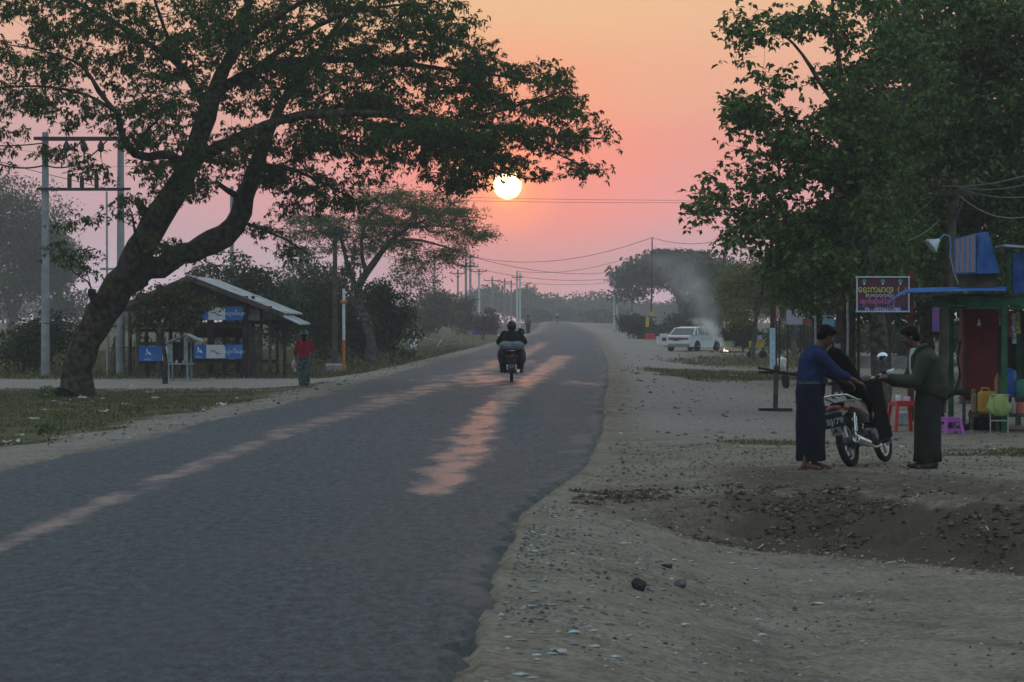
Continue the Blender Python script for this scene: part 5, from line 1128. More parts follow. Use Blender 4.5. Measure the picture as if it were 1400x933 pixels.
# ---- lettered signboard
DSB = 46.0; b = atpx(1245, DSB+.2); root = thing('signboard', 'framed dark signboard with yellow and pink lettering on a red-brown post', 'sign', b); bo = root.location
def Ks(x, y, D=DSB): return px(x, y, D) - bo
sgb = mat('sign_maroon', (.10,.03,.05), .5, var=.3, scale=3); sgn = mat('sign_navy', (.025,.03,.14), .5, var=.2); frm = mat('sign_frame', (.45,.50,.60), .5, var=.1)
yl = mat('letter_yellow', (.62,.58,.20), .6, var=.1); pk = mat('letter_pink', (.60,.22,.48), .6, var=.1); wl = mat('letter_white', (.60,.65,.75), .6); grn = mat('leaf_green_paint', (.08,.30,.18), .6)
a_, c_ = Ks(1170.5, 378), Ks(1243, 427); w = c_.x-a_.x; h = a_.z-c_.z; cx = (a_.x+c_.x)/2; cz = (a_.z+c_.z)/2
bd = MB(); bd.box((0,0,0), (w,.04,h)); bd = bd.build('board', sgb, root, (cx, -.2, cz))
mb = MB(); mb.box((0,-.0215,-h*.42), (w*.97,.003,h*.15)); mb.build('bottom_band', sgn, bd)
mb = MB()
for q, d in (((0,-.03,h/2-.012),(w+.02,.035,.026)), ((0,-.03,-h/2+.012),(w+.02,.035,.026)), ((-w/2+.011,-.03,0),(.022,.034,h-.05)), ((w/2-.011,-.03,0),(.022,.034,h-.05))): mb.box(q, d)
mb.build('frame', frm, bd)
text_part('lettering', 'ေရႊကမာၻ', h*.27, yl, bd, (-w*.13,-.024,h*.13), xs=.72); text_part('lettering', '( ၂ )', h*.20, yl, bd, (w*.40,-.024,h*.14))
text_part('lettering', 'စားေသာက္ဆိုင္', h*.12, wl, bd, (-w*.05,-.024,-h*.03)); text_part('lettering', 'ၾကိဳဆိုပါသည္', h*.19, pk, bd, (-w*.10,-.024,-h*.20), xs=.8)
text_part('lettering', 'Ph - 09256211980', h*.135, wl, bd, (0,-.026,-h*.425))
for t_ in (-.35, .0, .33):
    mb = MB(); mb.prism([(t_*w-.05,h*.36),(t_*w,h*.30),(t_*w+.05,h*.36),(t_*w,h*.44)], (0,-.003,0), (0,-.0205,0)); mb.build('plant_mark', grn, bd)
    mb = MB(); mb.lathe((t_*w, -.0205, h*.29), [(.018,0),(.018,.004)], 10, axis=(0,-1,0)); mb.build('pot_mark', wl, bd)
mb = MB(); mb.bar((0,0,-.1), (0,0,Ks(0,370).z), .13, .10); mb.build('post', mat('post_redbrown', (.10,.035,.03), .8, var=.3, scale=6), root)
mb = MB(); mb.bar((cx-w*.45,.0,cz+h*.3), (0,-.02,cz+h*.3), .05); mb.bar((cx-w*.45,0,cz-h*.3), (0,-.02,cz-h*.3), .05); mb.bar((cx-w*.42,.06,-.1), (cx-w*.42,.06,cz+h*.4), .05); mb.build('brace', wood_d, root)

# ---- lamp with a conical shade on the wooden pole
root = thing('cone_lamp', 'conical tin lamp on a bent blue arm fixed to the leaning wooden pole', 'lamp', px(1290, 338, 50.6)); lo = root.location
sh = mat('lamp_tin', (.50,.58,.64), .4, metal=.2, var=.1)
mb = MB(); ax = Vector((.78, .1, .62)); mb.lathe(px(1274, 336, 50.4)-lo, [(.16,-.03),(.155,.0),(.05,.15),(.035,.19),(.0005,.20)], 20, axis=ax); mb.build('shade', sh, root)
mb = MB(); mb.tube([px(1284,328,50.5)-lo, px(1291,321,50.5)-lo, px(1298,323,50.6)-lo, px(1299.5,336,50.6)-lo, px(1299,352,50.7)-lo], .018, 8); mb.build('arm', mat('arm_blue', (.10,.28,.50), .5), root)
mb = MB(); mb.tube([px(1299,350,50.6)-lo, px(1304,372,49)-lo, px(1313,396,47)-lo], .012, 5); mb.build('lamp_wire', grey_w, root)

# ================================================================== BLUE AND GREEN STALL AT THE RIGHT EDGE
DK = 41.0; kroot = thing('roadside_stall', 'roadside stall with green posts, blue awning and a red cabinet at the right edge', 'stall', atpx(1373, DK)); ko = kroot.location
def K(x, y, D=DK): return px(x, y, D) - ko
kb = mat('stall_blue', (.02,.085,.32), .75, var=.3, scale=3, col2=(.06,.16,.40)); kg = mat('stall_green', (.022,.105,.06), .75, var=.45, scale=3, col2=(.05,.15,.09)); kr = mat('cabinet_red', (.16,.012,.02), .6, var=.2, scale=4); kdk = mat('stall_dark_board', (.05,.045,.045), .9, var=.3)  # last one: dark board colour for roof, back wall and can caps
kz = lambda y, D=DK: K(0, y, D).z
for xx, D_ in ((1373, DK), (1470, DK), (1392, DK+3), (1300, DK+3), (1480, DK+3)):
    mb = MB(); q = K(xx, 500, D_); mb.bar((q.x, D_-DK, G(q.x+ko.x, D_)-ko.z-.05), (q.x, D_-DK, kz(418)+.0), .085); mb.build('post', kg, kroot)
mb = MB(); a_, c_ = K(1275, 411), K(1500, 411); mb.box(((a_.x+c_.x)/2, -.06, kz(411)), (c_.x-a_.x, .05, .15)); mb.build('fascia', kg, kroot)
mb = MB(); mb.prism([(a_.x, kz(419)), (a_.x+.25, kz(423)), (c_.x, kz(423)), (c_.x, kz(419))], (0,.04,0), (0,-.05,0)); mb.build('valance', kg, kroot)
mb = MB(); mb.box(((a_.x+c_.x)/2+.2, 1.5, kz(404)), (c_.x-a_.x-.2, 3.2, .05)); mb.build('roof', kdk, kroot)
# curved blue awning sheet, corrugated
mb = MB(); cur = [(1213,419),(1217,413),(1224,406),(1233,401),(1243,398.5),(1300,397),(1376,396)]; vs = []; n_ = 12
for k in range(n_+1):
    for (xx, yy) in cur: q = K(xx, yy, DK-.9); vs.append((q.x + (k/n_)*.25, -.9 + k/n_*1.3, q.z + .012*(1 if k % 2 else -1) + k/n_*.06))
c2 = len(cur); m0 = len(vs); vs += [(v[0], v[1], v[2]-.015) for v in vs]
fs = [(k*c2+i, k*c2+i+1, (k+1)*c2+i+1, (k+1)*c2+i) for k in range(n_) for i in range(c2-1)]; fs += [tuple(m0+i for i in reversed(f)) for f in fs]
fs += [(i, m0+i, m0+i+1, i+1) for i in range(c2-1)] + [(k*c2, (k+1)*c2, m0+(k+1)*c2, m0+k*c2) for k in range(n_)]
mb.add(vs, fs, False); mb.build('awning', kb, kroot)
# blue tilted box with faded striped front
mb = MB(); zt, zb = kz(316, 40.4), kz(374, 40.4); X = lambda p: K(p, 0, 40.4).x
mb.add([(X(1336),-.6,zb),(X(1374),-.2,zb+.01),(X(1357),-.25,zt),(X(1340),-.6,zt-.02),(X(1312),-.1,zb),(X(1312),-.1,zt-.10),(X(1374),.5,zb),(X(1357),.4,zt)], [(0,1,2,3),(4,0,3,5),(1,6,7,2),(3,2,7,5),(4,6,1,0),(4,5,7,6)]); bx = mb.build('sign_box', kb, kroot)
strm = bpy.data.materials.new('faded_striped_print'); strm.use_nodes = True; t = strm.node_tree; cc = t.nodes.new('ShaderNodeTexCoord'); wv = t.nodes.new('ShaderNodeTexWave'); wv.inputs['Scale'].default_value = 5; wv.inputs['Distortion'].default_value = 3; t.links.new(cc.outputs['Object'], wv.inputs[0])
t.links.new(ramp(t, wv.outputs['Fac'], [(.1, (.06,.12,.30)), (.55, (.12,.20,.36)), (.9, (.30,.14,.10))]), t.nodes['Principled BSDF'].inputs['Base Color'])
mb = MB(); f_ = lambda u, v: (X(1313.5)+(X(1334.5)-X(1313.5))*u, -.12-.46*u-.012, (zb+.02)+((zt-.12)-(zb+.02))*v + .08*u*v)
mb.add([f_(0,0), f_(1,0), f_(1,1), f_(0,1)] + [(p[0], p[1]+.006, p[2]) for p in (f_(0,0), f_(1,0), f_(1,1), f_(0,1))], [(0,1,2,3),(7,6,5,4),(0,4,5,1),(1,5,6,2),(2,6,7,3),(3,7,4,0)]); mb.build('faded_print', strm, bx)
mb = MB(); mb.box(((X(1318)+X(1372))/2, -.1, (kz(376,40.5)+kz(396,40.5))/2), (X(1372)-X(1318), .05, kz(376,40.5)-kz(397,40.5))); mb.build('plank_panel', wood, kroot)
mb = MB(); mb.box((K(1440,0).x, .0, (kz(345)+kz(401))/2), (K(1490,0).x-K(1379,0).x, .06, kz(346)-kz(401))); mb.build('upper_wall', kb, kroot)
mb = MB(); mb.prism([(K(1368,0).x, kz(335)), (K(1500,0).x, kz(345)), (K(1500,0).x, kz(348)), (K(1368,0).x, kz(338))], (0, .8, 0), (0,-.35,0)); mb.build('upper_roof', sheet, kroot)
mb = MB(); mb.bar(K(1378,342)+Vector((0,-.04,0)), K(1378,404)+Vector((0,-.04,0)), .06); mb.build('green_batten', kg, kroot)
# red cabinet and dark interior
mb = MB(); a_, c_ = K(1318,0,43).x, K(1362,0,43).x; mb.box(((a_+c_)/2, 2.2, (kz(422,43)+kz(548,43))/2), (c_-a_, .5, kz(422,43)-kz(548,43)), bev=.01); cabn = mb.build('red_cabinet', kr, kroot)
mb = MB(); mb.lathe((K(1342,0,42.7).x, 1.93, kz(446,42.7)), [(.028,0),(.034,.03),(.03,.05),(.012,.07),(.02,.09),(.0005,.125)], 8); mb.build('pinned_ornament', wl, cabn)
mb = MB(); mb.bar((a_-.02, 1.9, kz(590,43)), (a_-.02, 1.9, kz(422,43)), .05); mb.bar(((a_+c_)/2+.05, 1.92, kz(470,43)), ((a_+c_)/2+.05, 1.92, kz(422,43)), .015); mb.build('cabinet_edge', wood, kroot)
mb = MB(); mb.box((K(1420,0,44).x, 3.1, (kz(424)+kz(560))/2), (K(1480,0).x-K(1340,0).x, .05, kz(424)-kz(560))); mb.build('back_wall', kdk, kroot)
mb = MB(); mb.box((K(1400,0,41.6).x, .7, kz(568,41.6)), (K(1470,0).x-K(1326,0).x, .55, .05)); mb.build('bench_top', wood, kroot)
for xx in (1330, 1365, 1410, 1460):
    mb = MB(); q = K(xx,0,41.4).x; mb.bar((q,.5,-.1), (q,.5,kz(569,41.4)), .05); mb.build('bench_leg', wood, kroot)
mb = MB(); mb.box((K(1430,0,42).x, 1.2, kz(544,42)), (K(1480,0).x-K(1372,0).x, .4, .04)); mb.build('shelf', wood, kroot)
# goods
def KW(x, y, D=DK): return px(x, y, D)
def jerry(x0, y0, x1, y1, D, m, label, cat='jerrycan'):
    w = (x1-x0)/F*D; h = (y1-y0)/F*D; b = KW((x0+x1)/2, y1, D); root = thing('jerrycan', label, cat, b, 0, 'jerrycans on the stall bench')
    mb = MB(); mb.box((0,0,h*.43), (w, w*.7, h*.86), bev=.04); mb.build('body', m, root)
    mb = MB(); mb.tube([(-w*.3,0,h*.84),(-w*.28,0,h*.98),(w*.1,0,h*.98),(w*.14,0,h*.84)], .016, 6); mb.build('handle', m, root)
    mb = MB(); mb.lathe((w*.32,0,h*.84), [(.03,0),(.03,.06),(.0005,.062)], 8); mb.build('cap', kdk, root)
jerry(1337, 530, 1361, 566, 41.4, mat('can_yellow', (.42,.22,.03), .6, var=.12), 'yellow jerrycan on the stall bench')
jerry(1327.5, 532, 1337, 566, 41.5, mat('can_tan', (.22,.16,.09), .6, var=.2), 'dull tan jerrycan at the left end of the stall bench')
mb = MB(); b = KW(1379, 543, 42.2); mb.lathe((0,0,0), [(.14,0),(.155,.02),(.16,.20),(.155,.4),(.13,.44),(.05,.46),(.05,.48)], 18, sxy=(1.05,.8)); o = mb.build('drum', mat('drum_blue', (.02,.09,.36), .45, var=.15), None, b); tag(o, 'blue plastic drum on the stall shelf behind the green post', 'drum')
mb = MB(); b = KW(1364, 543, 42.4); mb.lathe((0,0,0), [(.05,0),(.055,.30),(.02,.36),(.02,.40)], 10); o = mb.build('bottle', mat('bottle_amber', (.35,.18,.04), .4), None, b); tag(o, 'amber bottle beside the blue drum on the stall shelf', 'bottle')
mb = MB(); b = KW(1397, 543, 42.1); mb.lathe((0,0,0), [(.09,0),(.12,.05),(.13,.22),(.10,.27),(.0005,.30)], 14); o = mb.build('pot', mat('pot_green', (.05,.20,.17), .5), None, b); tag(o, 'green pot on the stall shelf at the very edge of the picture', 'pot')
mb = MB(); b = KW(1366, 540, 40.7); mb.loft([((0,0,.01), .12,.09,0), ((0,0,-.02), .15,.11,0), ((-.01,0,-.10), .15,.10,.1), ((0,0,-.18), .19,.11,.15), ((.0,0,-.26), .17,.10,.2), ((.02,0,-.33), .07,.05,.3)], 40, 6, .30); o = mb.build('draped_cloth', mat('cloth_lime', (.32,.40,.15), .8, var=.15), None, b); tag(o, 'lime green cloth draped over a low metal stand before the stall', 'cloth')
root = thing('metal_stand', 'thin metal stand under the lime green cloth', 'stand', atpx(1366, 40.7)); hz2 = CAMZ-(540-HOR)/F*40.7-root.location.z
for s_ in (-1,1):
    mb = MB(); mb.bar((s_*.14,0,0), (s_*.14,0,hz2), .018); mb.build('leg', metal_g, root)
mb = MB(); mb.box((0,0,hz2), (.3,.2,.015)); mb.box((0,0,.2), (.28,.02,.02)); mb.build('top', metal_g, root)
for k, (xx, yy, h2, mm, l_) in enumerate(((1381, 436, .42, 'strip_redblue', 'strip of red and blue sachets hanging nearest the front green post'), (1386, 438, .50, 'letter_white', 'strip of white sachets hanging under the stall roof'), (1392, 436, .36, 'letter_yellow', 'strip of yellow sachets hanging under the stall roof at the picture edge'), (1368, 430, .30, 'letter_pink', 'short strip of pink sachets hanging left of the front green post'))):
    b = KW(xx, yy-13, 41.4); mb = MB()
    for q in range(5): mb.box((.01*math.sin(q*2.1), .012*math.sin(q*1.3+k), -.04-(q+.5)*h2/5), (.07, .008, h2/5-.008), rz=.3*math.sin(q+k))
    mb.tube([(0,0,0),(0,0,-.05)], .004, 4); m0 = MATS.get(mm) or white_p; o = mb.build('sachet_strip', mat('faded_'+mm, tuple(v*.55 for v in ((.36,.10,.12),(.60,.65,.75),(.62,.50,.15),(.60,.22,.48))[k]), .6, var=.4, scale=14), None, b); tag(o, l_, 'sachets', 'sachet strips hanging in the stall')
for k, (xx, w2, h2, c_, l_) in enumerate(((1368, .05, .20, (.10,.22,.12), 'small green bottle on the stall bench behind the lime cloth'), (1385, .06, .26, (.30,.30,.28), 'clear plastic bottle on the stall bench right of the front post'), (1394, .07, .18, (.35,.08,.05), 'red tin on the stall bench at the picture edge'))):
    b = KW(xx, 566, 41.6); b.z = ko.z + kz(568,41.6) + .03; mb = MB(); mb.lathe((0,0,0), [(w2*.9,0),(w2,.01),(w2,h2*.6),(w2*.4,h2*.8),(w2*.4,h2),(.0005,h2+.002)] if k < 2 else [(w2,0),(w2,h2),(w2*.9,h2+.004)], 12); o = mb.build('tin' if k == 2 else 'bottle', mat('bench_goods_%s' % ('green','clear','red')[k], c_, .4, var=.15), None, b); tag(o, l_, 'tin' if k == 2 else 'bottle', 'goods on the stall bench')
mb = MB(); b = KW(1350, 590, 42.2); b.z = G(b.x, b.y); mb.box((0,0,.16), (.55,.4,.32), bev=.02); mb.box((0,-.21,.10), (.5,.01,.04)); mb.box((0,-.21,.22), (.5,.01,.04)); o = mb.build('wooden_crate', wood_d, None, b); tag(o, 'dark wooden crate on the ground under the stall bench', 'crate')
# purple stool, red table with cups, tyre
def stool(label, xp, D, w, h, m, cat, name, group=None, tl=.05):
    root = thing(name, label, cat, atpx(xp, D), R(12), group)
    mb = MB(); mb.box((0,0,h-.02), (w*.82, w*.82, .035), bev=.012); mb.box((0,0,h-.06), (w*.86,w*.86,tl), bev=.01); mb.build('seat' if cat == 'stool' else 'tabletop', m, root)
    for sx_ in (-1,1):
        for sy_ in (-1,1): mb = MB(); mb.bar((sx_*w*.5, sy_*w*.5, 0), (sx_*w*.38, sy_*w*.38, h-.05), .05, .05); mb.build('leg', m, root)
    mb = MB()
    for sx_ in (-1,1): mb.bar((sx_*w*.47,-w*.47,.07),(sx_*w*.47,w*.47,.07), .02,.035); mb.bar((-w*.47,sx_*w*.47,.07),(w*.47,sx_*w*.47,.07), .02,.035)
    if cat == 'stool': mb.build('stretcher', m, root)
    return root
stool('low purple plastic stool between the man in green and the stall', 1299.5, 40.5, .30, .27, mat('plastic_purple', (.32,.09,.37), .4, var=.08), 'stool', 'plastic_stool')
stool('red plastic table behind the motorcycle, left of the man in green', 1235, 41.6, .42, .50, mat('plastic_red', (.42,.02,.018), .35, var=.08), 'table', 'plastic_table')
for k, (xx, mm, l_) in enumerate(((1228, white_p, 'white cup on the red plastic table'), (1240, mat('tissue_pink', (.60,.36,.45), .8), 'pink tissue roll on the red plastic table'))):
    mb = MB(); b = atpx(xx, 41.5); b.z += .505; mb.lathe((0,0,0), [(.035,0),(.04,.01),(.045,.085),(.038,.09)] if k == 0 else [(.055,0),(.055,.07),(.02,.072)], 14); o = mb.build('cup' if k == 0 else 'tissue_roll', mm, None, b); tag(o, l_, 'cup' if k == 0 else 'tissue roll')
mb = MB(); n_ = 28; b = atpx(1311, 42)
tp = [Vector((.30*math.cos(6.2832*k/n_), .05*math.sin(6.2832*k/n_), .33+.30*math.sin(6.2832*k/n_))) for k in range(n_+1)]; mb.tube(tp, .05, 8, caps=False); o = mb.build('old_tyre', rubber, None, b); tag(o, 'black tyre leaning beside the stall behind the purple stool', 'tyre')
mb = MB(); hp = [KW(1313,466,42.6), KW(1309,490,42.6), KW(1313,515,42.6), KW(1306,533,42.6)]; b = hp[0]; mb.tube([p-b for p in hp], .018, 6); o = mb.build('rubber_hose', rubber, None, b); tag(o, 'black rubber hose looping down beside the red cabinet', 'hose')
flat = MB(); b = KW(1279.5, 437, 49.5); flat.box((0,0,0), (.14,.015,.47)); o = flat.build('hanging_strip', mat('strip_redblue', (.36,.10,.12), .7, col2=(.10,.10,.42), scale=3, var=.2), None, b); tag(o, 'narrow red and blue strip hanging on the wooden pole', 'banner')
mb = MB(); mb.box((0,0,.12), (.30,.22,.24), bev=.02); o = mb.build('grey_can', metal_g, None, atpx(1234, 44.5)); tag(o, 'dark metal can on the dirt behind the red table', 'can')
# dark cooking shelter posts in the shade
for k, (xx, D_, ty, l_) in enumerate(((1290, 64, 330, 'dark leaning trunk-like post behind the man in green'), (1213, 70, 400, 'slim dark post in the shade between the two men'), (1145, 66, 400, 'slim dark post in the shade behind the motorcycle mirror'))):
    b = atpx(xx, D_); mb = MB(); mb.tube([(0,0,-.05), (.05,0,CAMZ-(ty-HOR)/F*D_-b.z)], [.10,.07], 8); o = mb.build('shade_post', wood_d, None, b); tag(o, l_, 'post')
# ---- scraps of litter
lit = mat('plastic_scrap', (.40,.41,.40), .7, var=.2, scale=12)
def scrap(xp, yp, D, s, label, grp, m=lit):
    b = atpx(xp, D); r2 = np.random.default_rng(int(xp*7+yp)); mb = MB(); n_ = 5; vs = []
    for i in range(n_):
        for j in range(n_): vs.append(((i/(n_-1)-.5)*s*1.5 + r2.normal(0,s*.08), (j/(n_-1)-.5)*s + r2.normal(0,s*.08), .012 + abs(r2.normal(0, s*.18))))
    v2 = [(v[0], v[1], v[2]-.004) for v in vs]; fs = [(i*n_+j, (i+1)*n_+j, (i+1)*n_+j+1, i*n_+j+1) for i in range(n_-1) for j in range(n_-1)]
    mb.add(vs+v2, fs + [tuple(len(vs)+q for q in reversed(f)) for f in fs]); o = mb.build('plastic_scrap', m, None, b); tag(o, label, 'litter', grp)
for xp, yp in ((57,541),(75,549),(95,547),(113,545),(126,549),(143,562),(27,598),(205,537),(213,545),(172,553),(46,574),(280,563),(303,560),(178,528),(15,609),(62,560),(140,545),(88,552)):
    D_ = 1.93*F/(yp-HOR); scrap(xp, yp, D_, .08+.10*((xp*13) % 7)/7, 'crumpled pale plastic scrap lying on the left grass verge', 'plastic scraps on the left verge')
for xp, yp, D_, s in ((765,893,13.9,.06),(1230,612,36,.08),(1350,612,36.4,.08),(1357,614,35,.07),(948,500,110,.18),(1002,514,84,.2),(852,492,118,.2),(1010,610,36,.07)):
    scrap(xp, yp, D_, s, 'pale plastic scrap lying on the right-hand dirt', 'plastic scraps on the right dirt')
# ================================================================== MOTORCYCLES
m_blk = mat('bike_black', (.012,.012,.014), .3, var=.1, spec=.5); m_mat = mat('bike_matt_black', (.008,.008,.009), .85, var=.1, spec=.1); m_seat = mat('seat_vinyl', (.008,.008,.008), .75, var=.15, spec=.15); chrome = mat('chrome', (.62,.64,.66), .18, metal=.95, var=.05)
alum = mat('alloy', (.42,.44,.46), .35, metal=.8, var=.1); red_l = mat('lens_red', (.16,.008,.01), .35, spec=.6); plate = mat('plate_black', (.02,.035,.045), .5); pl_w = mat('plate_letters', (.42,.55,.60), .6)
red_t = mat('bike_red_trim', (.10,.012,.012), .35, spec=.5); eng = mat('engine_grey', (.09,.09,.095), .5, metal=.5, var=.3, scale=30); mirr = mat('mirror_glass', (.75,.82,.88), .04, metal=1.0)
def to_mesh_text(o):
    bpy.context.view_layer.update(); dg = bpy.context.evaluated_depsgraph_get(); me = bpy.data.meshes.new_from_object(o.evaluated_get(dg)); nm = o.name.split('.')[0]
    q = bpy.data.objects.new(nm, me); COL.objects.link(q); q.parent = o.parent; q.location = o.location; q.rotation_euler = o.rotation_euler; q.scale = o.scale
    cu = o.data; bpy.data.objects.remove(o); bpy.data.curves.remove(cu); return q
def bike_wheel(name, cx, R_, w, root):
    mb = MB(); n_ = 32; tp = [(cx + (R_-w)*math.cos(6.28318*k/n_), 0, R_ + (R_-w)*math.sin(6.28318*k/n_)) for k in range(n_+1)]; mb.tube(tp, w, 10, caps=False); wh = mb.build(name, rubber, root)
    mb = MB(); tp = [(cx + (R_-w*2)*math.cos(6.28318*k/n_), 0, R_ + (R_-w*2)*math.sin(6.28318*k/n_)) for k in range(n_+1)]; mb.tube(tp, .016, 8, caps=False)
    for k in range(5):
        a = 6.28318*k/5+.3
        for s_ in (-.10, .10): mb.bar((cx + .05*math.cos(a+s_*3), 0, R_+.05*math.sin(a+s_*3)), (cx + (R_-w*2)*math.cos(a+s_), 0, R_ + (R_-w*2)*math.sin(a+s_)), .022, .03)
    mb.build('rim', alum, wh)
    mb = MB(); mb.lathe((cx,0,R_), [(.05,-.06),(.065,-.05),(.065,.05),(.05,.06)], 14, axis=(0,1,0)); mb.lathe((cx,0,R_), [(.10,-.075),(.10,-.068)], 20, axis=(0,1,0)); mb.build('hub', eng, wh)
def motorbike(label, loc, yaw, lean, seat_open=False, plate_txt=None, name='motorcycle', cat='motorcycle', stand=True):
    root = thing(name, label, cat, loc); root.rotation_mode = 'QUATERNION'
    root.rotation_quaternion = (Matrix.Rotation(yaw, 4, 'Z') @ Matrix.Rotation(lean, 4, 'X')).to_quaternion()
    bike_wheel('rear_wheel', -.61, .29, .045, root); bike_wheel('front_wheel', .61, .29, .038, root)
    mb = MB(); mb.tube([(.42,0,.92),(.36,0,.70),(.12,0,.42),(-.12,0,.36)], .03, 8); mb.tube([(-.12,0,.36),(-.15,0,.55),(-.75,0,.74)], .025, 8)
    for s_ in (-1,1): mb.bar((-.10,s_*.06,.34), (-.61,s_*.085,.29), .03,.045); mb.tube([(.05,s_*.07,.25),(.05,s_*.22,.24),(.05,s_*.30,.25)], .014, 6); mb.tube([(-.28,s_*.10,.33),(-.30,s_*.25,.33)], .012, 6)
    mb.build('frame', metal_d, root)
    mb = MB(); mb.box((.02,0,.33), (.34,.20,.20), bev=.03); mb.lathe((.12,0,.34), [(.07,0),(.075,.04),(.06,.06),(.075,.08),(.06,.10),(.075,.12),(.06,.14),(.07,.17)], 12, axis=(1,0,.15)); mb.lathe((-.02,-.13,.33), [(.09,0),(.09,.03),(.05,.045)], 16, axis=(0,-1,0)); mb.lathe((-.02,.13,.33), [(.08,0),(.08,.03),(.05,.045)], 16, axis=(0,1,0)); mb.build('engine', eng, root)
    mb = MB(); mb.tube([(.24,-.04,.30),(.20,-.12,.20),(-.05,-.14,.19),(-.28,-.15,.23)], .018, 8); mb.lathe((-.26,-.155,.23), [(.025,0),(.045,.05),(.05,.10),(.052,.48),(.048,.52),(.030,.525),(.026,.48)], 18, axis=(-1,-.04,.16)); mb.build('exhaust', chrome, root)
    for s_ in (-1,1):
        mb = MB(); mb.tube([(-.60,s_*.11,.33),(-.48,s_*.11,.62)], .018, 8); mb.lathe((-.575,s_*.11,.40), [(.032,0),(.028,.03),(.034,.05),(.028,.08),(.034,.10),(.028,.13),(.034,.15),(.03,.19)], 12, axis=(.40,0,1)); mb.build('shock_absorber', chrome, root)
    mb = MB(); mb.prism([(-.92,.60),(-.86,.52),(-.80,.60),(-.55,.66),(-.30,.60),(-.30,.68),(-.60,.74),(-.86,.72)], (0,.15,0), (0,-.075,0)); mb.build('rear_fender', m_blk, root)
    mb = MB()
    mb.loft([((-.05,0,.50), .20,.10,0), ((-.15,0,.60), .34,.125,0), ((-.30,0,.70), .48,.125,0), ((-.36,0,.765), .50,.11,0)], 20); mb.build('tail_cowl', m_blk, root)
    for s_ in (-1,1):
        mb = MB(); mb.prism([(-.80,.72),(-.30,.66),(-.02,.56),(-.05,.62),(-.32,.715),(-.80,.765)], (0,.012,0), (0,s_*.125-.006,0)); mb.build('side_trim', red_t, root)
    mb = MB(); mb.ell((-.84,0,.70), (.055,.10,.045)); mb.build('tail_light', red_l, root)
    for s_ in (-1,1):
        mb = MB(); mb.ell((-.80,s_*.14,.69), (.04,.035,.03)); mb.build('indicator', mat('lens_amber', (.25,.09,.015), .3), root)
    mb = MB(); mb.tube([(-.35,-.14,.77),(-.70,-.135,.84),(-.86,-.07,.85),(-.86,.07,.85),(-.70,.135,.84),(-.35,.14,.77)], .013, 8); mb.build('grab_rail', chrome, root)
    mb = MB(); mb.box((-.925,0,.565), (.012,.25,.17), ry=R(-14)); pb = mb.build('number_plate', plate, root)
    if plate_txt:
        for tx, zz, sz_ in ((plate_txt[0], .61, .045), (plate_txt[1], .548, .10)):
            q = text_part('lettering', tx, sz_, pl_w, pb, (-.937-(.578-zz)*.24, 0, zz), rot=(R(90), 0, R(-90)), ext=.001); to_mesh_text(q)
    mb = MB(); mb.box((-.895,0,.435), (.008,.13,.10), ry=R(-14)); mf = mb.build('mud_flap', mat('flap_grey', (.25,.27,.30), .6), root)
    mb = MB(); mb.prism([(-.045,.41),(0,.475),(.045,.41),(0,.43)], (-.004,0,0), (-.908,0,0), (0,1,0), (0,0,1)); mb.build('red_mark', red_l, mf)
    if seat_open:
        mb = MB(); d = Vector((-.58,0,.62)).normalized(); M_ = Matrix.Rotation(math.atan2(.62,.58), 3, 'Y')
        rings = []
        for k, (t_, wy, wz) in enumerate([(0,.09,.03),(.06,.12,.05),(.25,.13,.065),(.45,.135,.07),(.62,.12,.065),(.74,.08,.045),(.79,.03,.02)]): rings.append((t_*1.15, wy*1.15, wz*1.1))
        nn = 14; vs = []; perp = Vector((d.z,0,-d.x))
        for t_, wy, wz in rings:
            for j in range(nn): a = 6.28318*j/nn; vs.append(Vector((.12,0,.76)) + d*t_ + perp*(wz*math.sin(a)) + Vector((0,wy*math.cos(a),0)))
        fs = [(i*nn+j, i*nn+(j+1)%nn, (i+1)*nn+(j+1)%nn, (i+1)*nn+j) for i in range(len(rings)-1) for j in range(nn)] + [tuple(range(nn-1,-1,-1)), tuple(range((len(rings)-1)*nn, len(rings)*nn))]
        mb.add(vs, fs, True); mb.build('seat', m_seat, root)
        mb = MB(); mb.box((-.30,0,.775), (.5,.18,.03), bev=.01); mb.build('under_seat_tray', mat('tray_tan', (.22,.20,.15), .6), root)
    else:
        mb = MB(); mb.loft([((-.22,0,.76), .46,.11,0), ((-.22,0,.80), .48,.13,0), ((-.22,0,.84), .44,.11,0)], 22); mb.build('seat', m_seat, root)
    # leg shields: curved black shells either side
    for s_ in (-1,1):
        out2 = [(.36,1.0),(.50,.90),(.54,.70),(.50,.48),(.40,.30),(.24,.22),(.10,.26),(.14,.44),(.16,.60),(.14,.74),(.10,.80),(.02,.86),(.10,.94),(.24,.99)]
        mb = MB(); k_ = len(out2); A = [Vector((p[0], s_*(.07 + .17*max(0, min(1, (p[0]-.08)/.20))*(1-.35*max(0,(p[0]-.36)/.14))), p[1])) for p in out2]; mb.add([*A, *[a + Vector((0,-s_*.012,0)) for a in A]], [tuple(range(k_)), tuple(range(2*k_-1, k_-1, -1))] + [(i, (i+1)%k_, k_+(i+1)%k_, k_+i) for i in range(k_)]); mb.build('leg_shield', m_mat, root)
    mb = MB(); mb.loft([((.20,0,.50), .10,.07,0), ((.26,0,.66), .12,.08,0), ((.34,0,.80), .14,.09,0), ((.38,0,.92), .12,.09,0)], 14); mb.build('centre_fairing', m_mat, root)
    mb = MB()
    for s_ in (-1,1): mb.tube([(.61,s_*.075,.29),(.47,s_*.075,.66),(.40,s_*.05,.90)], [.024,.022,.022], 8)
    mb.build('fork', alum, root)
    mb = MB(); n_ = 12; vs = []
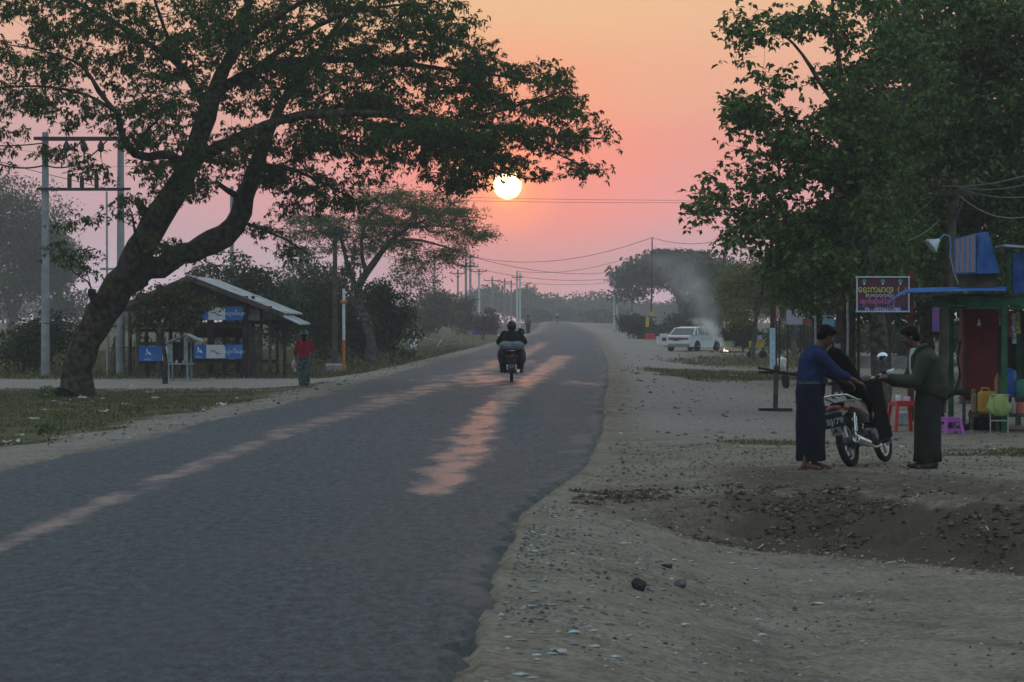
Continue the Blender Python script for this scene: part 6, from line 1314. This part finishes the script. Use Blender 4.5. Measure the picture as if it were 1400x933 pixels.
    for k in range(n_+1):
        a = R(20 + 140*k/n_)
        for yy, rr in ((-.06,.31),(0,.335),(.06,.31)): vs.append((.61+rr*math.cos(a), yy, .29+rr*math.sin(a)))
    mb.add(vs + [(v[0]*.985+.61*.015, v[1], v[2]*.985+.29*.015) for v in vs], [(k*3+j, k*3+j+1, k*3+4+j, k*3+3+j) for k in range(n_) for j in range(2)] + [(39+k*3+3+j, 39+k*3+4+j, 39+k*3+j+1, 39+k*3+j) for k in range(n_) for j in range(2)], True); mb.build('front_fender', m_blk, root)
    mb = MB(); mb.ell((.44,0,1.0), (.12,.13,.085)); mb.build('handlebar_cowl', m_blk, root)
    mb = MB(); mb.ell((.53,0,1.0), (.05,.085,.06)); mb.build('headlight', mat('lens_clear', (.6,.65,.68), .1, spec=.8), root)
    mb = MB(); mb.tube([(.27,-.36,1.05),(.36,-.20,1.03),(.42,0,1.0),(.36,.20,1.03),(.27,.36,1.05)], .012, 8); mb.build('handlebar', chrome, root)
    for s_ in (-1,1):
        mb = MB(); mb.tube([(.25,s_*.40,1.055),(.31,s_*.28,1.045)], .018, 8); mb.build('grip', m_seat, root)
        mb = MB(); mb.tube([(.31,s_*.37,1.05),(.38,s_*.30,1.03)], .006, 6); mb.build('brake_lever', chrome, root)
        mb = MB(); mb.tube([(.34,s_*.24,1.04),(.36,s_*.27,1.14),(.34,s_*.30,1.20)], .007, 6); ms_ = mb.build('mirror', m_blk, root)
        mb = MB(); mb.ell((.34,s_*.31,1.245), (.012,.07,.05)); mb.build('mirror_glass', mirr, ms_)
    if stand: mb = MB(); mb.bar((-.08,.09,.30), (-.10,.24,.03), .022); mb.build('side_stand', metal_d, root)
    return root
BD = 30.0; bx0 = atpx(1165, BD-.05); bx1 = Vector((bx0.x + .456*.61, bx0.y + .89*.61, 0)); bx1.z = G(bx1.x, bx1.y)
yaw_b = math.atan2(.89, .456)
motorbike('black motorcycle leaning on its stand with the seat flipped open, between the two men', bx1, yaw_b, R(-12), True, ('YGN', '7BJ/79'))

# ================================================================== PEOPLE
skin = mat('skin_brown', (.095,.046,.030), .55, var=.12, scale=20); hair = mat('hair_black', (.006,.0055,.0055), .75, var=.2, scale=40, spec=.1); eye_m = mat('eye_dark', (.02,.015,.012), .2)
eye_w = mat('eye_white', (.28,.26,.24), .4)
def remesh(o, vs, it=4):
    m = o.modifiers.new('join', 'REMESH'); m.mode = 'VOXEL'; m.voxel_size = vs; m.use_smooth_shade = True
    s = o.modifiers.new('smooth', 'SMOOTH'); s.factor = .5; s.iterations = it; return o
def limb(mb, pts, rad, n=12):
    pts = [Vector(p) for p in pts]; mb.tube(pts, rad, n)
    for p, r in zip(pts, rad): mb.ell(p, (r, r, r), 12)
def hand(mb, wrist, direc, palm_n, s=1.0, curl=.5, side=1):
    """palm and five bent fingers; direc: along the forearm, palm_n: the way the palm faces"""
    w = Vector(wrist); d = Vector(direc).normalized(); nn_ = Vector(palm_n); nn_ = (nn_ - d*nn_.dot(d)).normalized(); c = d.cross(nn_)*side
    M_ = Matrix((c, d, nn_)).transposed(); mb.ell(w + d*.045*s, (.040*s, .055*s, .018*s), 12, M_)
    for k, (off, ln) in enumerate(((-.028,.070),(-.009,.080),(.010,.076),(.028,.060))):
        b0 = w + d*.085*s + c*off*s; q1 = b0 + (d*math.cos(curl*.6) + nn_*math.sin(curl*.6))*ln*.45*s; q2 = q1 + (d*math.cos(curl*1.6) + nn_*math.sin(curl*1.6))*ln*.32*s; q3 = q2 + (d*math.cos(curl*2.4) + nn_*math.sin(curl*2.4))*ln*.25*s
        limb(mb, [b0 - d*.02*s, q1, q2, q3], [.0095*s, .009*s, .0085*s, .007*s], 8)
    t0 = w + d*.025*s - c*.030*s; t1 = t0 + (d*.6 - c*.75 + nn_*.25).normalized()*.035*s; t2 = t1 + (d*.85 - c*.2 + nn_*.45).normalized()*.032*s; limb(mb, [t0, t1, t2], [.013*s, .011*s, .009*s], 8)
def person(name, label, loc, rz, J, cat='person', group=None, faces=True, vox=.0065):
    """J: joints in local metres (x forward, y left, z up)"""
    root = thing(name, label, cat, loc, rz, group); mb = MB(); H = Vector(J['head']); f = Vector(J.get('look', (1,0,0))).normalized(); up = Vector(J.get('up', (0,0,1))); l = up.cross(f).normalized(); up = f.cross(l)
    M_ = Matrix((f, l, up)).transposed()
    def hp(a, b, c): return H + M_ @ Vector((a, b, c))
    mb.ell(hp(-.012,0,.035), (.092,.074,.085), 18, M_); mb.ell(hp(.022,0,-.035), (.066,.058,.080), 16, M_); mb.ell(hp(.050,0,-.088), (.030,.030,.024), 10, M_)
    mb.ell(hp(.092,0,-.020), (.018,.015,.018), 8, M_); mb.tube([hp(.080,0,.015), hp(.098,0,-.020)], [.009,.014], 8); mb.ell(hp(.078,0,.028), (.018,.052,.010), 10, M_); mb.ell(hp(.080,0,-.060), (.016,.026,.011), 8, M_)
    for s_ in (-1,1): mb.ell(hp(-.005,s_*.077,-.008), (.020,.010,.032), 8, M_); mb.ell(hp(.060,s_*.036,-.022), (.022,.020,.020), 8, M_)
    nk = Vector(J['neck']); ch = Vector(J['chest']); pv_ = Vector(J['pelvis'])
    limb(mb, [hp(-.02,0,-.06), (hp(-.02,0,-.06)+nk)*.5, nk], [.055,.052,.058]); mb.tube([nk, ch, (ch+pv_)*.5, pv_], [.075,.135,.12,.135], 14); mb.ell(ch, (.11,.16,.14), 16); mb.ell(pv_, (.11,.15,.12), 16)
    for s_ in ('L', 'R'):
        if 'sh'+s_ in J:
            limb(mb, [J['sh'+s_], J['el'+s_], J['wr'+s_]], [.050,.038,.026])
            e, w = Vector(J['el'+s_]), Vector(J['wr'+s_]); hand(mb, w, Vector(J.get('hd'+s_, w-e)), J.get('pn'+s_, (0,0,-1)), 1.0, J.get('curl', .5), 1 if s_ == 'L' else -1)
        if 'hip'+s_ in J:
            limb(mb, [J['hip'+s_], J['kn'+s_], J['an'+s_]], [.080,.055,.036]); a_ = Vector(J['an'+s_]); fd = Vector(J.get('toe'+s_, (1,0,0))).normalized(); sd2 = Vector((-fd.y, fd.x, 0))
            mb.ell(a_ + Vector((0,0,-.035)) - fd*.02, (.040,.034,.038), 10); mb.tube([a_ + Vector((0,0,-.02)), a_ + fd*.09 + Vector((0,0,-.04)), a_ + fd*.17 + Vector((0,0,-.052))], [.036,.032,.022], 10)
            for t_ in range(5): q = a_ + fd*(.155+.006*(2-abs(t_-1))) + sd2*(-.030+.015*t_)*1.0 + Vector((0,0,-.058)); mb.ell(q, (.020,.009,.009), 6)
    body = remesh(mb.build('body', skin, root), vox)
    if faces:
        for s_ in (-1,1):
            e_ = MB(); e_.ell(hp(.071,s_*.031,.008), (.012,.014,.008), 10, M_); ee = e_.build('eye', eye_w, root); e_ = MB(); e_.ell(hp(.081,s_*.031,.008), (.004,.006,.006), 8, M_); e_.build('pupil', eye_m, ee)
        e_ = MB(); e_.tube([hp(.088,-.022,-.062), hp(.096,0,-.063), hp(.088,.022,-.062)], .004, 6); e_.build('mouth', mat('lip_brown', (.12,.05,.04), .5), root)
    return root, hp, M_
def hair_cap(root, hp, M_, long=False, style=0):
    mb = MB(); mb.ell(hp(-.022,0,.055), (.098,.084,.083), 18, M_); mb.ell(hp(-.060,0,.0), (.060,.074,.075), 14, M_); mb.ell(hp(.045,0,.088), (.050,.065,.034), 12, M_)
    for s_ in (-1,1): mb.ell(hp(-.02,s_*.066,.03), (.045,.018,.045), 8, M_)
    r2 = np.random.default_rng(3)
    for k in range(26):
        v = r2.standard_normal(3); v[2] = abs(v[2]); v /= np.linalg.norm(v); mb.ell(hp(-.02+v[0]*.085, v[1]*.072, .055+v[2]*.070), (.022,.02,.016), 6, M_)
    if long: mb.tube([hp(-.10,0,.03), hp(-.125,0,-.10), hp(-.12,.0,-.25)], [.045,.045,.02], 8)
    return remesh(mb.build('hair', hair, root), .008, 2)

# ---- man in blue, stooping towards the motorcycle
loc = atpx(1106, 29.35); shirt_b = mat('shirt_blue', (.014,.030,.085), .9, var=.16, scale=5, bump=.01); longyi_n = mat('longyi_navy', (.010,.014,.024), .85, var=.25, scale=6, bump=.01)
J = dict(head=(.20,0,1.525), neck=(.11,0,1.40), chest=(.07,0,1.24), pelvis=(.0,0,.92), look=(.92,.22,-.42), up=(.40,0,.91), shL=(.08,.16,1.32), elL=(.27,.22,1.10), wrL=(.46,.13,1.00), shR=(.08,-.17,1.32), elR=(.30,-.20,1.11), wrR=(.53,-.14,1.01), curl=.65,
         hipL=(0,.08,.88), knL=(.03,.09,.48), anL=(.08,.09,.075), hipR=(0,-.08,.88), knR=(.0,-.09,.48), anR=(-.06,-.10,.075), toeL=(1,-.1,0), toeR=(1,-.25,0), pnL=(0,-.5,-1), pnR=(0,.3,-1))
pr, hp, M_ = person('person', 'stooping man in a blue long-sleeved shirt and dark navy longyi handling the motorcycle', loc, R(4), J); hair_cap(pr, hp, M_)
mb = MB(); mb.tube([(.10,0,1.42),(.085,0,1.36),(.05,0,1.24),(.02,0,1.08),(.0,0,.96),(0,0,.93)], [.07,.13,.168,.158,.148,.145], 18); mb.ell((.06,0,1.27), (.145,.205,.13), 18); mb.ell((.0,0,1.0), (.14,.165,.11), 16)
for s_ in (-1,1):
    a, b_, c_ = ((J['shL'], J['elL'], J['wrL']) if s_ > 0 else (J['shR'], J['elR'], J['wrR'])); a, b_, c_ = Vector(a), Vector(b_), Vector(c_); limb(mb, [a, (a+b_)*.5, b_, b_.lerp(c_, .45)], [.080,.068,.058,.052])
for k in range(8): mb.tube([(-.10+.02*k, -.13, 1.0+.03*k), (.05, -.175, 1.10+.025*k)], .010, 6)
remesh(mb.build('shirt', shirt_b, pr), .009, 5)
mb = MB(); mb.loft([((.0,0,1.0), .135,.165,0), ((0,0,.90), .155,.185,0), ((.02,0,.70), .16,.18,0), ((.02,0,.50), .165,.17,0), ((.02,0,.28), .155,.155,0), ((.025,0,.12), .165,.155,0), ((.02,0,.10), .15,.14,0)], 48, 6, .14, ph=.7); mb.build('longyi', longyi_n, pr)
mb = MB(); mb.ell((.155,-.02,.97), (.04,.05,.035)); mb.ell((.165,-.02,.91), (.022,.03,.07)); remesh(mb.build('waist_knot', longyi_n, pr), .007, 2)
mb = MB(); mb.loft([((0,0,.985), .140,.172,0), ((0,0,1.01), .140,.172,0)], 28); mb.build('belt', mat('belt_grey', (.10,.09,.09), .7), pr)
for s_ in (-1,1):
    a_ = Vector(J['anL'] if s_ > 0 else J['anR']); mb = MB(); mb.loft([((a_.x+.06,a_.y,.002), .145,.052,0), ((a_.x+.06,a_.y,.020), .145,.052,0)], 20); mb.tube([(a_.x+.12,a_.y,.03),(a_.x+.06,a_.y+.045,.045)], .008, 6); mb.tube([(a_.x+.12,a_.y,.03),(a_.x+.06,a_.y-.045,.045)], .008, 6); mb.build('sandal', mat('sandal_brown', (.10,.035,.025), .6), pr)

# ---- man in the green jacket
loc = atpx(1268, 29.7); jack = mat('jacket_green', (.032,.039,.030), .75, var=.22, scale=6, bump=.014); longyi_d = mat('longyi_dark', (.022,.026,.024), .85, var=.25, scale=7, bump=.01)
J = dict(head=(.205,0,1.520), neck=(.11,0,1.385), chest=(.06,0,1.20), pelvis=(-.02,0,.88), look=(.97,.0,-.24), up=(.24,0,.97), shL=(.06,.18,1.28), elL=(.20,.24,1.03), wrL=(.46,.13,1.06), shR=(.06,-.18,1.28), elR=(.22,-.22,1.02), wrR=(.50,-.10,1.06), curl=.75,
         hipL=(-.02,.08,.86), knL=(.0,.09,.47), anL=(-.03,.085,.075), hipR=(-.02,-.08,.86), knR=(.02,-.09,.47), anR=(.03,-.09,.075), toeL=(1,.12,0), toeR=(1,-.12,0), pnL=(0,-.6,-1), pnR=(0,.6,-1))
pr, hp, M_ = person('person', 'man in a baggy dark green jacket and long dark longyi facing the motorcycle', loc, R(180), J); hair_cap(pr, hp, M_)
mb = MB(); mb.tube([(.08,0,1.40),(.07,0,1.34),(.03,0,1.22),(-.02,0,1.05),(-.05,0,.93),(-.05,0,.86),(-.03,0,.84)], [.085,.14,.185,.195,.205,.19,.15], 20); mb.ell((.03,0,1.25), (.155,.22,.13), 18); mb.ell((-.09,0,.95), (.16,.19,.13), 16)
for s_ in ('L','R'):
    a, b_, c_ = Vector(J['sh'+s_]), Vector(J['el'+s_]), Vector(J['wr'+s_]); limb(mb, [a, (a+b_)*.5+Vector((-.02,0,0)), b_+Vector((-.02,0,-.01)), b_.lerp(c_, .5)+Vector((0,0,-.02)), b_.lerp(c_, .92)], [.095,.092,.088,.078,.052])
for k in range(9):
    mb.tube([(-.20+.02*k, -.19+.01*k, .92+.035*k), (-.02+.01*k, -.21, .90+.045*k)], .012, 6); mb.tube([(.04+.03*k, -.27+.018*k, .965+.012*k), (.06+.03*k, -.24+.02*k, 1.09+.0*k)], .011, 6)
remesh(mb.build('jacket', jack, pr), .0095, 4)
mb = MB(); mb.loft([((.150,0,1.00), .035,.07,0), ((.165,0,1.15), .05,.06,0), ((.165,0,1.28), .05,.05,0), ((.125,0,1.385), .075,.075,0), ((.115,0,1.40), .07,.07,0)], 16); mb.build('white_shirt', mat('shirt_white', (.42,.46,.46), .85, var=.1), pr)
mb = MB()
mb.tube([(.175,.07,1.30),(.12,.09,1.395),(.03,.075,1.43),(.015,0,1.435),(.03,-.075,1.43),(.12,-.09,1.395),(.175,-.07,1.30)], .024, 8)
mb.build('collar', jack, pr)
mb = MB(); mb.loft([((-.02,0,.95), .14,.165,0), ((-.01,0,.80), .155,.175,0), ((.0,0,.60), .15,.165,0), ((0,0,.40), .148,.155,0), ((0,0,.20), .15,.150,0), ((0,0,.09), .158,.150,0), ((0,0,.075), .14,.13,0)], 48, 6, .12, ph=1.0); mb.build('longyi', longyi_d, pr)
for s_ in (-1,1):
    a_ = Vector(J['anL'] if s_ > 0 else J['anR']); mb = MB(); mb.ell((a_.x+.06,a_.y,.032), (.145,.052,.036), 16); mb.ell((a_.x-.02,a_.y,.06), (.07,.045,.045), 12); remesh(mb.build('shoe', mat('shoe_dark', (.02,.017,.015), .45), pr), .008, 2)
# the white funnel or cup he holds
mb = MB(); b = loc + Vector((-.42, -.02, 1.10)); mb.lathe((0,0,0), [(.012,-.05),(.015,-.02),(.045,.02),(.048,.05),(.04,.052)], 14, axis=(-.4,0,1)); o = mb.build('cup', white_p, None, b); tag(o, 'small white cup held by the man in the green jacket', 'cup')

# ---- woman in red walking away on the left verge
loc = atpx(416, 70); red_s = mat('blouse_red', (.30,.012,.035), .8, var=.12, scale=6); trz = mat('trousers_green_print', (.035,.085,.075), .85, var=.6, scale=16, col2=(.16,.20,.19)); grn_h = mat('scarf_green', (.10,.22,.14), .85, var=.3, scale=10)
J = dict(head=(.02,0,1.42), neck=(0,0,1.29), chest=(0,0,1.13), pelvis=(0,0,.84), look=(1,0,-.05), shL=(0,.15,1.22), elL=(.02,.24,1.0), wrL=(.14,.24,.83), shR=(0,-.15,1.22), elR=(.02,-.23,1.0), wrR=(.16,-.14,1.0), hipL=(0,.08,.82), knL=(.05,.08,.45), anL=(-.04,.07,.08), hipR=(0,-.08,.82), knR=(.0,-.08,.45), anR=(.06,-.06,.075), pnL=(0,-1,0))
pr, hp, M_ = person('person', 'woman in a red blouse and green patterned trousers walking away along the left verge', loc, R(90), J, faces=False, vox=.010)
mb = MB(); mb.tube([(0,0,1.28),(0,0,1.20),(0,0,1.08),(0,0,.92),(0,0,.80)], [.08,.15,.165,.16,.175], 16)
mb.ell((0,0,1.16), (.12,.20,.12), 14)
for s_ in ('L','R'): limb(mb, [J['sh'+s_], J['el'+s_], tuple(Vector(J['el'+s_]).lerp(Vector(J['wr'+s_]), .6))], [.075,.06,.048])
remesh(mb.build('blouse', red_s, pr), .012)
mb = MB(); mb.ell((0,0,.82), (.145,.175,.12), 14)
for s_ in ('L','R'): limb(mb, [J['hip'+s_], J['kn'+s_], tuple(Vector(J['an'+s_])+Vector((0,0,.04)))], [.115,.105,.085])
remesh(mb.build('trousers', trz, pr), .012)
hair_cap(pr, hp, M_, True); mb = MB(); mb.ell(hp(0,0,.07), (.115,.105,.075), 16); mb.lathe(hp(0,0,.045), [(.16,-.01),(.15,.0),(.10,.03),(.02,.06)], 18); mb.ell(hp(0,.07,-.04), (.07,.03,.09)); mb.ell(hp(0,-.07,-.04), (.07,.03,.09)); remesh(mb.build('headscarf_hat', grn_h, pr), .012)
mb = MB(); mb.ell((0,0,0), (.07,.05,.12), 12); mb.tube([(0,0,.10),(.02,0,.2),(-.02,0,.2),(0,0,.10)], .008, 6); mb.ell((0.03,0,-.16), (.045,.04,.06)); o = mb.build('carrier_bag', mat('bag_whitepink', (.60,.60,.62), .6, col2=(.62,.25,.42), var=.1, scale=5), None, loc + Vector((-.29,.12,.62))); tag(o, 'white and pink carrier bag in the left hand of the woman in red', 'bag')

# ---- rider seen from behind
RDD = 69.0; rl_ = Vector(((699.5-700)/F*RDD, RDD, float(roadz(RDD))+.0)); rb_ = motorbike('loaded motorcycle riding away down the middle of the road', rl_ + Vector((0,.61,0)), R(90), 0, False, None, stand=False)
coat = mat('coat_black', (.012,.012,.014), .7, var=.3, scale=6, bump=.01)
loc = rl_ + Vector((0,.61,0))
J = dict(head=(-.10,0,1.50), neck=(-.14,0,1.36), chest=(-.17,0,1.18), pelvis=(-.25,0,.93), look=(1,0,-.05), shL=(-.14,.19,1.28), elL=(.0,.33,1.08), wrL=(.22,.33,1.06), shR=(-.14,-.19,1.28), elR=(.0,-.33,1.08), wrR=(.22,-.33,1.06),
         hipL=(-.22,.12,.90), knL=(.12,.25,.66), anL=(-.02,.24,.34), hipR=(-.22,-.12,.90), knR=(.12,-.25,.66), anR=(-.02,-.24,.34), toeL=(1,.5,-.1), toeR=(1,-.5,-.1))
pr, hp, M_ = person('person', 'helmeted rider in a black coat riding away on the loaded motorcycle', loc, R(90), J, faces=False, vox=.010)
mb = MB(); mb.ell(hp(0,0,.02), (.15,.135,.155), 18); mb.build('helmet', mat('helmet_black', (.012,.012,.014), .25, spec=.5), pr)
mb = MB(); mb.tube([(-.14,0,1.38),(-.15,0,1.32),(-.19,0,1.18),(-.25,0,1.0),(-.28,0,.86)], [.12,.20,.255,.27,.24], 18); mb.ell((-.16,0,1.22), (.15,.29,.16), 16)
for s_ in ('L','R'): limb(mb, [J['sh'+s_], J['el'+s_], tuple(Vector(J['el'+s_]).lerp(Vector(J['wr'+s_]), .85))], [.115,.10,.065])
remesh(mb.build('coat', coat, pr), .013)
mb = MB()
for s_ in ('L','R'): limb(mb, [J['hip'+s_], J['kn'+s_], tuple(Vector(J['an'+s_])+Vector((0,0,.03)))], [.135,.12,.085])
remesh(mb.build('trousers', coat, pr), .013)
for s_ in (-1,1):
    mb = MB(); mb.ell((.03,s_*.27,.29), (.14,.055,.05), 12); mb.build('shoe', mat('shoe_dark', (.02,.017,.015), .45), pr)
mb = MB(); mb.tube([(.12,-.18,1.02),(.02,-.24,1.30),(-.02,-.22,1.44)], [.05,.045,.04], 8); mb.tube([(-.02,-.22,1.44),(-.05,-.31,1.40),(-.04,-.33,1.28)], .03, 8); o = remesh(mb.build('rolled_bundle', coat, None, loc), .012); o.rotation_euler = (0,0,R(90)); tag(o, 'dark crooked bundle sticking up beside the rider shoulder', 'bundle')
gb = mat('bag_grey', (.19,.22,.25), .7, var=.2, scale=5, bump=.012); mb = MB()
mb.ell((0,-.15,0), (.17,.20,.13), 16); mb.ell((0,.15,0), (.17,.20,.13), 16); mb.tube([(0,-.02,0),(0,.02,0)], .12, 12); o = remesh(mb.build('saddle_bag', gb), .012); o.location = loc + Vector((0,-.72,.98)); o.rotation_euler = (0,0,R(90)); tag(o, 'grey double sack tied across the back of the loaded motorcycle', 'sack')
for s_, l_ in ((-1, 'dark pannier hanging on the left side of the loaded motorcycle'), (1, 'dark pannier hanging on the right side of the loaded motorcycle')):
    mb = MB(); mb.ell((0,0,0), (.13,.24,.22), 14); mb.ell((.01,0,-.10), (.12,.18,.16), 12); o = remesh(mb.build('pannier', mat('pannier_dark', (.04,.045,.05), .8, var=.3, scale=5), None, loc + Vector((s_*.26,-.52,.72))), .014); tag(o, l_, 'pannier', 'panniers on the loaded motorcycle')

# ---- far people
loc = Vector(((722-700)/F*222, 222, float(roadz(222)))); J = dict(head=(0,0,1.55), neck=(0,0,1.42), chest=(0,0,1.24), pelvis=(0,0,.92), look=(1,0,0), shL=(0,.16,1.34), elL=(0,.22,1.08), wrL=(.05,.22,.85), shR=(0,-.16,1.34), elR=(0,-.22,1.08), wrR=(.05,-.22,.85), hipL=(0,.08,.9), knL=(.02,.08,.48), anL=(0,.08,.075), hipR=(0,-.08,.9), knR=(.02,-.08,.48), anR=(0,-.08,.075))
pr, hp, M_ = person('person', 'distant hazy figure standing on the left side of the road beyond the rider', loc, R(-90), J, faces=False, vox=.014)
mb = MB(); mb.loft([((0,0,.95), .16,.2,0), ((0,0,1.2), .17,.22,0), ((0,0,1.36), .14,.2,0), ((0,0,1.42), .08,.09,0)], 14); mb.build('shirt', mat('far_shirt_grey', (.13,.13,.14), .9, var=.2), pr)
mb = MB(); mb.loft([((0,0,.96), .16,.19,0), ((0,0,.5), .17,.18,0), ((0,0,.1), .17,.17,0)], 14); mb.build('longyi', longyi_d, pr); hair_cap(pr, hp, M_)
root = thing('far_motorcyclist', 'tiny hazy motorcyclist with a pale helmet at the end of the road', 'motorcyclist', Vector(((762-700)/F*430, 430, float(roadz(430)))))
mb = MB(); mb.tube([(0,0,.8),(0,.05,1.1),(0,.1,1.4)], [.28,.26,.14], 10); mb.build('rider', longyi_d, root); mb = MB(); mb.ell((0,.1,1.55), (.17,.17,.18)); mb.build('helmet', white_p, root)
mb = MB(); mb.lathe((0,-.6,.3), [(.1,-.05),(.3,-.04),(.3,.04),(.1,.05)], 12, axis=(1,0,0)); mb.lathe((0,.6,.3), [(.1,-.05),(.3,-.04),(.3,.04),(.1,.05)], 12, axis=(1,0,0)); mb.bar((0,-.5,.5), (0,.5,.6), .2,.3); mb.build('bike', m_blk, root)
# lettering becomes plain mesh
for o in [q for q in bpy.data.objects if q.type == 'FONT']: to_mesh_text(o)
# ================================================================== HAZE
HAZE_D = 0.00075
hb = MB(); hb.box((0, 365, 7.5), (980, 880, 24.0)); hz = hb.build('haze', []); tag(hz, kind='stuff')
hm = bpy.data.materials.new('haze_air'); hm.use_nodes = True; t = hm.node_tree; t.nodes.remove(t.nodes['Principled BSDF'])
pv = t.nodes.new('ShaderNodeVolumePrincipled'); pv.inputs['Color'].default_value = (.88, .82, .86, 1); pv.inputs['Density'].default_value = HAZE_D
pv.inputs['Anisotropy'].default_value = .15
t.links.new(pv.outputs[0], t.nodes['Material Output'].inputs['Volume']); hz.data.materials.append(hm)
